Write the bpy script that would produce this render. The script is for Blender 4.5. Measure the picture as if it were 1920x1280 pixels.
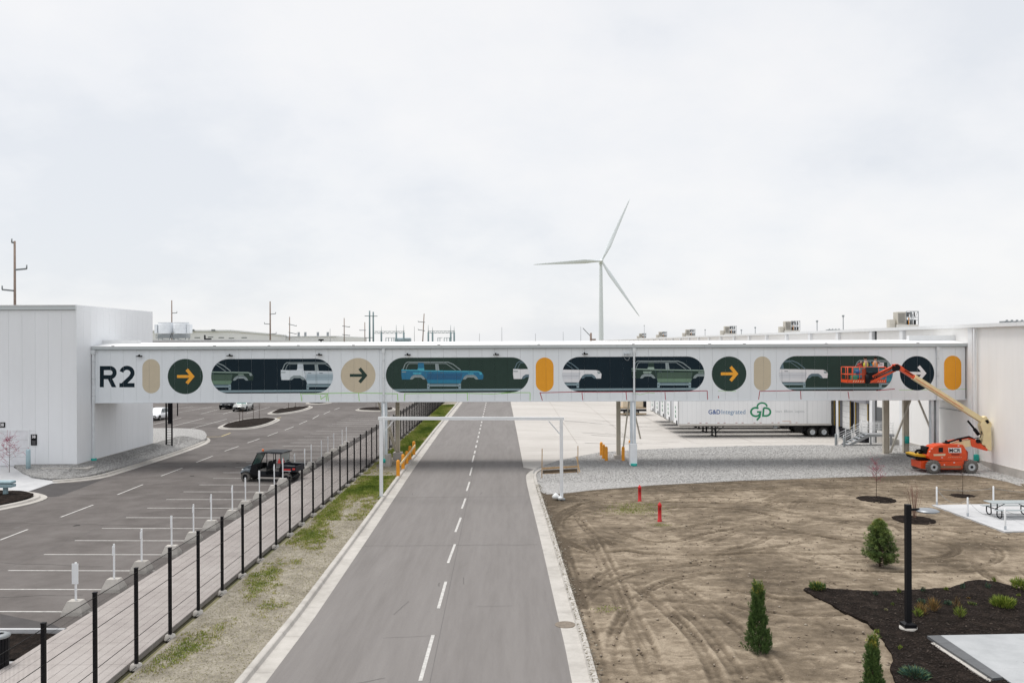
import bpy, bmesh, math, random
import numpy as np
from mathutils import Vector, Matrix, noise
from mathutils.geometry import tessellate_polygon
random.seed(7); np.random.seed(7)
PI = math.pi
for o in list(bpy.data.objects): bpy.data.objects.remove(o)
sc = bpy.context.scene
COL = sc.collection
# ------------------------------------------------------------------ camera, sky, sun, exposure
CH, FL, RT = 9.2, 1620.0, 0.0037            # eye height (m), focal length (px at 1920), roll (rad)
cam = bpy.data.cameras.new('camera'); camo = bpy.data.objects.new('camera', cam); COL.objects.link(camo)
camo.location = (0, 0, CH); camo.rotation_euler = (PI/2, RT, 0)
cam.sensor_width = 36; cam.lens = FL/1920*36; cam.shift_y = 5/1920
cam.clip_start = 0.5; cam.clip_end = 6000
sc.camera = camo
SUN_EL, SUN_AZ = math.radians(71), math.radians(300)      # azimuth from +Y clockwise: high sun, to the left and a little beyond the bridge
world = bpy.data.worlds.new('World'); sc.world = world; world.use_nodes = True
nt = world.node_tree; nt.nodes.clear()
def wn(t, **k):
    n = nt.nodes.new(t)
    for a, v in k.items(): setattr(n, a, v)
    return n
wout = wn('ShaderNodeOutputWorld'); bg = wn('ShaderNodeBackground'); bg.inputs['Strength'].default_value = 0.12
sky = wn('ShaderNodeTexSky', sky_type='NISHITA', sun_disc=False)
sky.sun_elevation = SUN_EL; sky.sun_rotation = SUN_AZ
tc = wn('ShaderNodeTexCoord'); sep = wn('ShaderNodeSeparateXYZ')
nt.links.new(tc.outputs['Generated'], sep.inputs[0])
def wm(op, a, b=None, c=None):
    n = wn('ShaderNodeMath', operation=op)
    for i, v in enumerate((a, b, c)):
        if v is None: continue
        if hasattr(v, 'links'): nt.links.new(v, n.inputs[i])
        else: n.inputs[i].default_value = v
    return n.outputs[0]
den = wm('ADD', wm('ABSOLUTE', sep.outputs[2]), 0.42)      # flattened cloud layer seen in perspective
comb = wn('ShaderNodeCombineXYZ')
nt.links.new(wm('DIVIDE', sep.outputs[0], den), comb.inputs[0]); nt.links.new(wm('DIVIDE', sep.outputs[1], den), comb.inputs[1])
def wnoise(scale, det, rough, off):
    m = wn('ShaderNodeMapping'); m.inputs['Location'].default_value = off; nt.links.new(comb.outputs[0], m.inputs[0])
    n = wn('ShaderNodeTexNoise'); n.inputs['Scale'].default_value = scale; n.inputs['Detail'].default_value = det
    n.inputs['Roughness'].default_value = rough; nt.links.new(m.outputs[0], n.inputs['Vector']); return n.outputs['Fac']
n1 = wnoise(1.25, 6, .55, (0.5, 5.2, 0)); n2 = wnoise(3.6, 5, .6, (1.4, 2.2, 0))
mixn = wm('ADD', wm('MULTIPLY', n1, .75), wm('MULTIPLY', n2, .25))
ramp = wn('ShaderNodeValToRGB'); nt.links.new(mixn, ramp.inputs[0])
e = ramp.color_ramp.elements
e[0].position = .40; e[0].color = (.755, .775, .81, 1); e[1].position = .585; e[1].color = (.885, .880, .882, 1)
m_ = e.new(.49); m_.color = (.835, .842, .86, 1)
scl = wn('ShaderNodeVectorMath', operation='SCALE'); scl.inputs[3].default_value = .565/0.12
nt.links.new(ramp.outputs[0], scl.inputs[0])
mx = wn('ShaderNodeMix', data_type='RGBA'); mx.inputs[0].default_value = .95
nt.links.new(sky.outputs[0], mx.inputs[6]); nt.links.new(scl.outputs[0], mx.inputs[7])
nt.links.new(mx.outputs[2], bg.inputs['Color']); nt.links.new(bg.outputs[0], wout.inputs[0])
sl = bpy.data.lights.new('sun', 'SUN'); sl.energy = 1.5; sl.angle = math.radians(28); sl.color = (1, .965, .92)
so = bpy.data.objects.new('sun', sl); COL.objects.link(so)
sd = Vector((math.cos(SUN_EL)*math.sin(SUN_AZ), math.cos(SUN_EL)*math.cos(SUN_AZ), math.sin(SUN_EL)))
so.rotation_euler = (-sd).to_track_quat('-Z', 'Y').to_euler(); so.location = (0, 0, 60)
sc.view_settings.view_transform = 'Standard'; sc.view_settings.look = 'None'; sc.view_settings.gamma = 1
sc.view_settings.use_curve_mapping = False; sc.view_settings.exposure = 0.90
sc.render.engine = 'CYCLES'
# ------------------------------------------------------------------ photo measurements -> metres
def U(px, py):
    dx, dy = px-960, py-640
    return dx-RT*dy, dy+RT*dx-5
def G(px, py, z=0.0):                       # point on the level z
    x0, y0 = U(px, py); Y = FL*(CH-z)/y0
    return (x0*Y/FL, Y)
def A(px, py, Y):                           # (X, Z) at distance Y
    x0, y0 = U(px, py); return (x0*Y/FL, CH-y0*Y/FL)
def ss(a, b, x):
    t = min(1, max(0, (x-a)/(b-a))); return t*t*(3-2*t)
# ------------------------------------------------------------------ materials
MATS = {}
def M(name, col, rough=.6, metal=0.0, var=.1, scale=2.0, bump=0.0, bscale=20.0, spec=None, world_c=False, streak=None, emit=None, alpha=None):
    if name in MATS: return MATS[name]
    m = bpy.data.materials.new(name); m.use_nodes = True; t = m.node_tree; b = t.nodes['Principled BSDF']
    b.inputs['Roughness'].default_value = rough; b.inputs['Metallic'].default_value = metal
    if spec is None and max(col[:3]) < .09: spec = .12
    if spec is not None: b.inputs['Specular IOR Level'].default_value = spec
    if len(col) == 3: col = (*col, 1)
    b.inputs['Base Color'].default_value = col
    g = t.nodes.new('ShaderNodeNewGeometry'); src = g.outputs['Position']
    if streak:
        mp = t.nodes.new('ShaderNodeMapping'); mp.inputs['Scale'].default_value = streak; t.links.new(src, mp.inputs[0]); src = mp.outputs[0]
    if var > 0:
        n = t.nodes.new('ShaderNodeTexNoise'); n.inputs['Scale'].default_value = scale; n.inputs['Detail'].default_value = 6; n.inputs['Roughness'].default_value = .62
        t.links.new(src, n.inputs['Vector'])
        r = t.nodes.new('ShaderNodeMapRange'); r.inputs[1].default_value = .3; r.inputs[2].default_value = .7
        r.inputs[3].default_value = 1-var; r.inputs[4].default_value = 1+var*.6
        t.links.new(n.outputs['Fac'], r.inputs[0])
        s = t.nodes.new('ShaderNodeVectorMath'); s.operation = 'SCALE'; s.inputs[0].default_value = col[:3]; t.links.new(r.outputs[0], s.inputs[3])
        t.links.new(s.outputs[0], b.inputs['Base Color'])
    if bump > 0:
        n = t.nodes.new('ShaderNodeTexNoise'); n.inputs['Scale'].default_value = bscale; n.inputs['Detail'].default_value = 4
        t.links.new(g.outputs['Position'], n.inputs['Vector'])
        bp = t.nodes.new('ShaderNodeBump'); bp.inputs['Strength'].default_value = bump; bp.inputs['Distance'].default_value = .02
        t.links.new(n.outputs['Fac'], bp.inputs['Height']); t.links.new(bp.outputs[0], b.inputs['Normal'])
    if alpha is not None: b.inputs['Alpha'].default_value = alpha
    MATS[name] = m; return m
def ground_mat(name, cols, scales, stops=None, bump=.3, bscale=12, rough=.95, stretch=(1, 1, 1), fine=60, finev=.12, extra=None):
    """two noises drive a ramp of dry/damp earth tones, a third gives grit"""
    m = bpy.data.materials.new(name); m.use_nodes = True; t = m.node_tree; b = t.nodes['Principled BSDF']; b.inputs['Roughness'].default_value = rough
    b.inputs['Specular IOR Level'].default_value = .25 if cols[-1][0] > .1 else .05
    g = t.nodes.new('ShaderNodeNewGeometry'); mp = t.nodes.new('ShaderNodeMapping'); mp.inputs['Scale'].default_value = stretch
    t.links.new(g.outputs['Position'], mp.inputs[0])
    def nz(s, d, r, v=mp.outputs[0]):
        n = t.nodes.new('ShaderNodeTexNoise'); n.inputs['Scale'].default_value = s; n.inputs['Detail'].default_value = d; n.inputs['Roughness'].default_value = r
        t.links.new(v, n.inputs['Vector']); return n.outputs['Fac']
    a_, b_ = nz(scales[0], 7, .6), nz(scales[1], 6, .65)
    mm = t.nodes.new('ShaderNodeMix'); mm.data_type = 'FLOAT'; mm.inputs[0].default_value = .45
    t.links.new(a_, mm.inputs[2]); t.links.new(b_, mm.inputs[3])
    fac = mm.outputs[0]
    if extra:
        at = t.nodes.new('ShaderNodeAttribute'); at.attribute_name = extra
        ad = t.nodes.new('ShaderNodeMath'); ad.operation = 'ADD'; t.links.new(fac, ad.inputs[0]); t.links.new(at.outputs['Fac'], ad.inputs[1]); fac = ad.outputs[0]
    rp = t.nodes.new('ShaderNodeValToRGB'); t.links.new(fac, rp.inputs[0])
    stops = stops or [.35, .5, .65][:len(cols)]
    el = rp.color_ramp.elements
    while len(el) < len(cols): el.new(.5)
    for i, (c, s) in enumerate(zip(cols, stops)): el[i].position = s
    for i, (c, s) in enumerate(zip(cols, stops)): el[i].color = (*c, 1)
    f = nz(fine, 3, .7, g.outputs['Position'])
    r = t.nodes.new('ShaderNodeMapRange'); r.inputs[1].default_value = .3; r.inputs[2].default_value = .7; r.inputs[3].default_value = 1-finev; r.inputs[4].default_value = 1+finev
    t.links.new(f, r.inputs[0])
    s = t.nodes.new('ShaderNodeVectorMath'); s.operation = 'SCALE'; t.links.new(rp.outputs[0], s.inputs[0]); t.links.new(r.outputs[0], s.inputs[3])
    t.links.new(s.outputs[0], b.inputs['Base Color'])
    bp = t.nodes.new('ShaderNodeBump'); bp.inputs['Strength'].default_value = bump; bp.inputs['Distance'].default_value = .03
    t.links.new(nz(bscale, 5, .65, g.outputs['Position']), bp.inputs['Height']); t.links.new(bp.outputs[0], b.inputs['Normal'])
    MATS[name] = m; return m
ASPH = ground_mat('asphalt_road', [(.165, .154, .147), (.19, .178, .171), (.21, .198, .190)], (.5, 2.2), stretch=(1.6, .12, 1), bump=.15, bscale=60, fine=45, finev=.13)
ASPL = ground_mat('asphalt_lot', [(.082, .073, .069), (.125, .113, .107), (.165, .152, .145)], (.12, .8), stretch=(.8, .8, 1), bump=.15, bscale=60, fine=40, finev=.13)
ASPN = M('asphalt_patch', (.085, .08, .08), .9, var=.15, scale=1.2)
CONC = ground_mat('concrete', [(.35, .33, .305), (.435, .415, .385), (.50, .475, .445)], (.5, 2.4), bump=.1, bscale=30, fine=30, finev=.06)
CONP = ground_mat('concrete_pale', [(.42, .425, .435), (.49, .495, .505), (.55, .555, .565)], (.4, 1.8), bump=.06, bscale=30, fine=30, finev=.04)
PATM = ground_mat('concrete_patio', [(.33, .342, .352), (.385, .398, .408), (.43, .442, .452)], (.4, 1.8), bump=.06, bscale=30, fine=30, finev=.04)
WALKM = ground_mat('concrete_walk', [(.37, .335, .32), (.43, .395, .375), (.49, .455, .435)], (.35, 1.6), bump=.08, bscale=40, fine=30, finev=.06)
APRM = ground_mat('concrete_apron', [(.40, .378, .352), (.46, .437, .41), (.51, .488, .46)], (.12, .7), stretch=(.35, 1.6, 1), bump=.05, bscale=30, fine=10, finev=.05)
GRAV = ground_mat('gravel', [(.23, .224, .215), (.335, .330, .322), (.46, .456, .452)], (7, 19), stops=[.38, .5, .62], bump=.9, bscale=26, fine=13, finev=.42)
DIRT = ground_mat('bare_dirt', [(.085, .065, .044), (.178, .141, .100), (.31, .255, .190)], (.2, 1.7), stops=[.36, .485, .585], stretch=(.8, 1.1, 1), bump=1.0, bscale=10, fine=22, finev=.22, extra='wet_and_shade')
VERG = ground_mat('verge_dirt', [(.17, .152, .12), (.26, .235, .19), (.36, .328, .272)], (.8, 3.5), bump=.8, bscale=9, fine=22, finev=.28)
MULC = ground_mat('mulch', [(.006, .005, .004), (.017, .013, .011), (.045, .034, .028)], (3, 14), stops=[.34, .5, .68], bump=1.0, bscale=16, fine=30, finev=.45)
FIELD = ground_mat('field', [(.10, .11, .05), (.17, .16, .09), (.24, .20, .14)], (.02, .12), bump=.2, bscale=2, fine=3)
PAINT = M('line_paint', (.50, .49, .47), .8, var=.3, scale=5)
PAINTY = M('line_paint_yellow', (.62, .50, .22), .7, var=.2, scale=3)
def panel(name, c, v=.035): return M(name, c, .38, var=v, scale=.9, streak=(1, 1, .18), spec=.4)
PB = panel('bridge_panel', (.82, .86, .895)); PL = panel('west_panel', (.86, .88, .905)); PR = panel('east_panel', (.90, .885, .865))
PBACK = M('panel_joint', (.10, .105, .11), .8, var=0); FASC = panel('fascia', (.60, .64, .65)); ROOFW = M('roof_white', (.74, .75, .755), .6, var=.04)
GALV = M('galvanised', (.48, .51, .54), .45, .5, var=.12, scale=6); WHT = M('white_paint', (.82, .84, .86), .45, var=.05)
TANST = M('tan_steel', (.60, .56, .47), .55, var=.08); CREAM = M('cream_paint', (.86, .72, .42), .45, var=.08)
ORNG = M('orange_paint', (.80, .085, .016), .38, var=.12, scale=5); REDP = M('red_paint', (.55, .012, .015), .4, var=.1)
YELP = M('yellow_bollard', (.83, .33, .015), .5, var=.1); BLK = M('black_powdercoat', (.012, .012, .014), .5, var=.1)
DRK = M('dark_plastic', (.022, .024, .028), .6, var=.15); RUB = M('rubber', (.045, .044, .043), .85, var=.2, scale=12)
RUBG = M('dusty_rubber', (.15, .14, .13), .9, var=.25, scale=12)
RIMW = M('rim_white', (.62, .65, .67), .5, var=.08); RIMA = M('rim_alloy', (.5, .5, .48), .35, .7, var=.1)
GLS = M('glass_dark', (.03, .05, .055), .08, var=0, spec=.8); GLSG = M('glass_green', (.16, .30, .28), .1, var=0, spec=.8)
TEAL = M('teal_wrap', (.015, .42, .36), .6, var=.1); WOOD = M('lumber', (.46, .31, .17), .8, var=.25, scale=8); WOODD = M('lumber_dark', (.10, .075, .05), .85, var=.3)
UPOLE = M('utility_pole_wood', (.27, .205, .17), .9, var=.2); STEELG = M('substation_steel', (.16, .23, .245), .6, var=.1)
TURB = M('turbine_white', (.80, .85, .88), .5, var=.02); GREYM = M('grey_metal', (.26, .28, .29), .5, .3, var=.1)
NAVY = M('mural_navy', (.012, .024, .034), .7, var=.06); FOREST = M('mural_green', (.036, .062, .052), .7, var=.06)
TAN = M('mural_tan', (.60, .52, .385), .55, var=.04); ORG = M('mural_orange', (.85, .36, .012), .5, var=.03); SAF = M('mural_arrow_orange', (.95, .42, .03), .5, var=0)
WTM = M('mural_white', (.83, .83, .85), .5, var=0)
# ------------------------------------------------------------------ mesh helpers
class MB:
    def __init__(s): s.v = []; s.f = []; s.mi = []; s.sm = []; s.m = 0; s.mats = []
    def mat(s, m):
        if m not in s.mats: s.mats.append(m)
        s.m = s.mats.index(m); return s
    def add(s, vs, fs, smooth=False):
        n = len(s.v); s.v.extend([tuple(v) for v in vs])
        for f in fs: s.f.append(tuple(n+i for i in f)); s.mi.append(s.m); s.sm.append(smooth)
        return s
    def box(s, x0, x1, y0, y1, z0, z1):
        return s.add([(x0,y0,z0),(x1,y0,z0),(x1,y1,z0),(x0,y1,z0),(x0,y0,z1),(x1,y0,z1),(x1,y1,z1),(x0,y1,z1)],
                     [(0,3,2,1),(4,5,6,7),(0,1,5,4),(1,2,6,5),(2,3,7,6),(3,0,4,7)])
    def cbox(s, c, sz): return s.box(c[0]-sz[0]/2, c[0]+sz[0]/2, c[1]-sz[1]/2, c[1]+sz[1]/2, c[2]-sz[2]/2, c[2]+sz[2]/2)
    def bbox(s, x0, x1, y0, y1, z0, z1, b=.03):     # chamfered vertical/top edges
        return s.prism([(x0+b,y0),(x1-b,y0),(x1,y0+b),(x1,y1-b),(x1-b,y1),(x0+b,y1),(x0,y1-b),(x0,y0+b)], z0, z1, top=b)
    def prism(s, poly, z0, z1, top=0):
        n = len(poly); vs = [(x, y, z0) for x, y in poly]
        if top:
            cx = sum(p[0] for p in poly)/n; cy = sum(p[1] for p in poly)/n
            vs += [(x, y, z1-top) for x, y in poly]
            vs += [(x-math.copysign(min(top, abs(x-cx)), x-cx), y-math.copysign(min(top, abs(y-cy)), y-cy), z1) for x, y in poly]; L = 3
        else: vs += [(x, y, z1) for x, y in poly]; L = 2
        fs = [tuple(range(n-1, -1, -1)), tuple(range((L-1)*n, L*n))]
        for l in range(L-1):
            for i in range(n): j = (i+1) % n; fs.append((l*n+i, l*n+j, (l+1)*n+j, (l+1)*n+i))
        return s.add(vs, fs)
    def extr(s, poly, y0, y1):                      # polygon in XZ extruded along Y
        n = len(poly); vs = [(x, y0, z) for x, z in poly]+[(x, y1, z) for x, z in poly]
        fs = [tuple(range(n)), tuple(range(2*n-1, n-1, -1))]+[(i, i+n, (i+1) % n+n, (i+1) % n) for i in range(n)]
        return s.add(vs, fs)
    def cyl(s, p, q, r, r2=None, n=12, cap=True, smooth=True):
        p, q = Vector(p), Vector(q); r2 = r if r2 is None else r2
        d = (q-p).normalized(); a = d.orthogonal().normalized(); b = d.cross(a)
        if abs(d.z) > .99: a, b = Vector((1, 0, 0)), Vector((0, 1, 0))*(1 if d.z > 0 else -1)
        vs = []
        for c, rr in ((p, r), (q, r2)):
            for i in range(n): t = 2*PI*i/n; vs.append(c+(a*math.cos(t)+b*math.sin(t))*rr)
        s.add(vs, [(i, (i+1) % n, n+(i+1) % n, n+i) for i in range(n)], smooth)
        if cap:
            k = len(s.v)-2*n
            s.f.append(tuple(k+i for i in range(n-1, -1, -1))); s.f.append(tuple(k+n+i for i in range(n))); s.mi += [s.m]*2; s.sm += [False]*2
        return s
    def tube(s, pts, r, n=8):
        for i in range(len(pts)-1):
            s.cyl(pts[i], pts[i+1], r, n=n)
        return s
    def beam(s, p, q, w, h, up=(0, 0, 1)):          # rectangular bar from p to q
        p, q = Vector(p), Vector(q); d = (q-p).normalized(); u = Vector(up)
        if abs(d.dot(u)) > .98: u = Vector((0, 1, 0))
        a = d.cross(u).normalized(); b = a.cross(d).normalized(); vs = []
        for c in (p, q):
            for x, y in ((-1,-1),(1,-1),(1,1),(-1,1)): vs.append(c+a*x*w/2+b*y*h/2)
        return s.add(vs, [(0,1,2,3),(7,6,5,4),(0,4,5,1),(1,5,6,2),(2,6,7,3),(3,7,4,0)])
    def lathe(s, c, prof, axis='z', n=20, smooth=True):   # prof: (radius, along)
        vs = []
        for r, h in prof:
            for i in range(n):
                t = 2*PI*i/n; a, b = r*math.cos(t), r*math.sin(t)
                vs.append({'z': (c[0]+a, c[1]+b, c[2]+h), 'y': (c[0]+a, c[1]+h, c[2]+b), 'x': (c[0]+h, c[1]+a, c[2]+b)}[axis])
        fs = []
        for k in range(len(prof)-1):
            for i in range(n): j = (i+1) % n; fs.append((k*n+i, k*n+j, (k+1)*n+j, (k+1)*n+i))
        return s.add(vs, fs, smooth)
    def ball(s, c, r, n=10, m=6, sz=1.0):
        return s.lathe(c, [(max(.001, r*math.sin(PI*k/m)), -r*sz*math.cos(PI*k/m)) for k in range(m+1)], n=n)
    def loft(s, rings, smooth=False, caps=True):
        n = len(rings[0]); vs = [p for r in rings for p in r]; fs = []
        for k in range(len(rings)-1):
            for i in range(n): j = (i+1) % n; fs.append((k*n+i, k*n+j, (k+1)*n+j, (k+1)*n+i))
        if caps: fs += [tuple(range(n-1, -1, -1)), tuple(range((len(rings)-1)*n, len(rings)*n))]
        return s.add(vs, fs, smooth)
    def mesh(s, name, center=True):
        if not s.v: raise ValueError(name)
        v = np.array(s.v, dtype=np.float64); c = (v.min(0)+v.max(0))/2 if center else np.zeros(3)
        me = bpy.data.meshes.new(name); me.from_pydata((v-c).tolist(), [], s.f)
        me.polygons.foreach_set('material_index', s.mi); me.polygons.foreach_set('use_smooth', s.sm)
        for m in s.mats: me.materials.append(m)
        me.update(); return me, Vector(c)
def wloc(o):
    m = Matrix.Identity(4); ch = []
    while o: ch.append(o); o = o.parent
    for x in reversed(ch): m = m @ Matrix.LocRotScale(x.location, x.rotation_euler, x.scale)
    return m
def put(name, mb, mat=None, parent=None, local=False, center=True, **props):
    """link a mesh; vertices are world coordinates (local=True: in the frame of the top-level thing)"""
    me, c = mb.mesh(name, center)
    if mat is not None and not me.materials: me.materials.append(mat)
    o = bpy.data.objects.new(name, me); COL.objects.link(o)
    if parent is not None:
        o.parent = parent
        if local:
            off = Vector((0, 0, 0)); p = parent
            while p.parent: off += p.location; p = p.parent
            o.location = c-off
        else: o.location = c-wloc(parent).translation
    else: o.location = c
    for k, v in props.items(): o[k] = v
    return o
def inst(name, me, parent, loc):                       # another copy of a mesh, loc in world coordinates
    o = bpy.data.objects.new(name, me); COL.objects.link(o)
    if parent is not None: o.parent = parent; o.location = Vector(loc)-wloc(parent).translation
    else: o.location = loc
    return o
def tag(o, label, cat, group=None, kind=None):
    o['label'] = label; o['category'] = cat
    if group: o['group'] = group
    if kind: o['kind'] = kind
    return o
def thing(name, label, cat, loc=(0, 0, 0), rz=0, group=None, kind=None):
    o = bpy.data.objects.new(name, None); COL.objects.link(o); o.location = loc; o.rotation_euler = (0, 0, rz)
    o.empty_display_size = .2
    return tag(o, label, cat, group, kind)
KIDS = {}
def copy_tree(root, loc, rz=None, label=None, group=None):
    ch = {}
    for o in bpy.data.objects:
        if o.parent: ch.setdefault(o.parent.name, []).append(o)
    def rec(o, parent):
        c = o.copy(); COL.objects.link(c); c.parent = parent
        for k in ch.get(o.name, []): rec(k, c)
        return c
    r = rec(root, None); r.location = loc
    if rz is not None: r.rotation_euler[2] = rz
    if label: r['label'] = label
    if group: r['group'] = group
    return r
ORD = ['first', 'second', 'third', 'fourth', 'fifth', 'sixth', 'seventh', 'eighth', 'ninth', 'tenth', 'eleventh', 'twelfth', 'thirteenth', 'fourteenth', 'fifteenth', 'sixteenth', 'seventeenth', 'eighteenth', 'nineteenth', 'twentieth']
def sheet(name, poly, z, mat, res=None, hf=None, kind='structure', label=None, cat=None, parent=None, thick=0, skirt=0):
    """flat or draped ground sheet from an outline"""
    bm = bmesh.new(); bm.faces.new([bm.verts.new((x, y, 0)) for x, y in poly])
    xs = [p[0] for p in poly]; ys = [p[1] for p in poly]
    if res:
        for ax, lo, hi in ((0, min(xs), max(xs)), (1, min(ys), max(ys))):
            c = math.ceil(lo/res)*res
            while c < hi:
                n = [0, 0, 0]; n[ax] = 1; p = [0, 0, 0]; p[ax] = c
                bmesh.ops.bisect_plane(bm, geom=bm.verts[:]+bm.edges[:]+bm.faces[:], plane_co=p, plane_no=n); c += res
    bmesh.ops.triangulate(bm, faces=bm.faces[:])
    bmesh.ops.recalc_face_normals(bm, faces=bm.faces[:])
    if bm.faces and sum(f.normal.z for f in bm.faces) < 0: bmesh.ops.reverse_faces(bm, faces=bm.faces[:])
    if thick:
        r = bmesh.ops.extrude_face_region(bm, geom=[f for f in bm.faces if True])
        for v in [g for g in r['geom'] if isinstance(g, bmesh.types.BMVert)]: v.co.z += thick
        bmesh.ops.recalc_face_normals(bm, faces=bm.faces[:])
        for v in bm.verts: v.co.z += z-thick
    else:
        for v in bm.verts: v.co.z = z+(hf(v.co.x, v.co.y) if hf else 0)
    if skirt:
        r = bmesh.ops.extrude_edge_only(bm, edges=[e for e in bm.edges if e.is_boundary])
        for v in [g for g in r['geom'] if isinstance(g, bmesh.types.BMVert)]: v.co.z -= skirt
    me = bpy.data.meshes.new(name); bm.to_mesh(me); bm.free(); me.materials.append(mat)
    o = bpy.data.objects.new(name, me); COL.objects.link(o)
    if parent is not None: o.parent = parent; o.location = -wloc(parent).translation
    if kind: o['kind'] = kind
    if label: o['label'] = label
    if cat: o['category'] = cat
    return o
def GP(pts, z=0): return [G(x, y, z) for x, y in pts]
def smooth_poly(pts, it=2, closed=True):
    for _ in range(it):
        n = len(pts); q = []
        for i in range(n if closed else n-1):
            a, b = pts[i], pts[(i+1) % n]
            q += [(a[0]*.75+b[0]*.25, a[1]*.75+b[1]*.25), (a[0]*.25+b[0]*.75, a[1]*.25+b[1]*.75)]
        if not closed: q = [pts[0]]+q+[pts[-1]]
        pts = q
    return pts
def resample(pts, step):
    out = [pts[0]]; acc = 0
    for a, b in zip(pts, pts[1:]):
        L = math.dist(a, b); t = step-acc
        while t <= L: out.append((a[0]+(b[0]-a[0])*t/L, a[1]+(b[1]-a[1])*t/L)); t += step
        acc = (acc+L) % step
    if math.dist(out[-1], pts[-1]) > step*.3: out.append(pts[-1])
    return out
def normals2(pts, side):
    ns = []
    for i in range(len(pts)):
        a = pts[max(0, i-1)]; b = pts[min(len(pts)-1, i+1)]; dx, dy = b[0]-a[0], b[1]-a[1]; L = math.hypot(dx, dy) or 1
        ns.append((side*dy/L, -side*dx/L))
    return ns
def kerb(name, pts, side, prof, mat, sec=3.0, gap=.012, label=None, sub=1.0, hf=None):
    """kerb swept along a line in separate cast sections; side +1 puts the profile to the right of travel"""
    root = bpy.data.objects.new(name, None); COL.objects.link(root); root['kind'] = 'structure'; root.location = (*pts[0], 0)
    if label: root['label'] = label; root['category'] = 'kerb'
    P = resample(pts, sub); N = normals2(P, side); k = max(1, int(sec/sub)); i = 0
    while i < len(P)-1:
        j = min(len(P)-1, i+k); rings = []
        for q in range(i, j+1):
            (x, y), (nx, ny) = P[q], N[q]
            if q == j and j < len(P)-1:
                a = P[q-1]; L = math.dist(a, P[q]); x -= (x-a[0])/L*gap; y -= (y-a[1])/L*gap
            h = hf(x, y) if hf else 0
            rings.append([(x+nx*o, y+ny*o, z+h) for o, z in prof])
        mb = MB().loft(rings); put(name+'_section', mb, mat, root); i = j
    return root
# ------------------------------------------------------------------ THE SETTING
WX0, WX1 = -31.6, 34.2                                # side walls of the two buildings
BY0, BY1 = 65.0, 69.4                                 # front and back of the footbridge
def h_apron(x, y): return -0.7*ss(4, 15, x)*ss(77, 88, y)
def h_left(x, y):
    d = math.hypot(max(x-WX0, 0), max(62.7-y, 0)); return .12+.47*(1-ss(.3, 3.2, d))
GBX, GBY = [], []
def h_right(x, y):
    d = y-np.interp(x, GBX, GBY); return .015+.03*ss(0, 1.5, d)+.50*ss(25, 34.2, x)*(1-ss(72, 78, y))*ss(3.5, 7.5, d)
def h_ground(x, y):
    return -.09-1.0*ss(2, 10, x)*ss(70, 80, y)*(1-ss(420, 460, y))
gx = sorted(set([-2600, -1200, -600, -300, -160]+list(range(-100, 61, 4))+[80, 120, 200, 400, 800, 1600, 2600])); gy = sorted(set([-300, -100, -40]+list(range(0, 140, 4))+[160, 200, 260, 340, 420, 460, 600, 900, 1500, 2600, 4200]))
mb = MB(); mb.add([(x, y, h_ground(x, y)) for y in gy for x in gx], [(j*len(gx)+i, j*len(gx)+i+1, (j+1)*len(gx)+i+1, (j+1)*len(gx)+i) for j in range(len(gy)-1) for i in range(len(gx)-1)])
tag(put('ground', mb, FIELD, center=False), 'flat field reaching the horizon beyond the plant', 'ground', kind='structure')
# the car park and the street
lot = sheet('parking_lot', [(-95, 8), (-14.42, 8), (-14.42, 175), (-95, 175)], 0.0, ASPL, label='worn grey asphalt car park left of the mesh fence', cat='car park')
road_l = [G(x, y) for x, y in ((498, 1280), (588, 1160), (690, 1009), (773, 883), (826, 808), (865, 757))]
d0 = (road_l[0][0]-road_l[1][0], road_l[0][1]-road_l[1][1]); road_l = [(road_l[0][0]+d0[0]*2.6, road_l[0][1]+d0[1]*2.6)]+road_l
dl = ((road_l[-1][0]-road_l[-3][0]), (road_l[-1][1]-road_l[-3][1])); road_l.append((road_l[-1][0]+dl[0]*2, road_l[-1][1]+dl[1]*2))
road_r = [G(x, y) for x, y in ((1074, 1290), (1060, 1213), (1047, 1160), (1020, 1040), (1005, 977), (990, 918), (986, 897))]
d0 = (road_r[0][0]-road_r[2][0], road_r[0][1]-road_r[2][1]); road_r = [(road_r[0][0]+d0[0]*3, road_r[0][1]+d0[1]*3)]+road_r
road_far = [G(x, y) for x, y in ((981, 876), (969, 812), (957, 753))]; dr = (road_far[-1][0]-road_far[0][0], road_far[-1][1]-road_far[0][1])
road_far.append((road_far[-1][0]+dr[0]*1.3, road_far[-1][1]+dr[1]*1.3))
road_poly = road_l+list(reversed(road_r+[G(988, 886), G(1004, 880)]+road_far))
road = sheet('road', road_poly, 0.004, ASPH, res=6, hf=lambda x, y: 0, label='straight grey two lane road passing under the bridge', cat='road')
def strip(a, b, w, z, name='lane_dash', mat=PAINT, parent=None):
    dx, dy = b[0]-a[0], b[1]-a[1]; L = math.hypot(dx, dy); nx, ny = -dy/L*w/2, dx/L*w/2
    mb = MB().add([(a[0]-nx, a[1]-ny, z), (b[0]-nx, b[1]-ny, z), (b[0]+nx, b[1]+ny, z), (a[0]+nx, a[1]+ny, z)], [(0, 1, 2, 3)])
    return put(name, mb, mat, parent)
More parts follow.
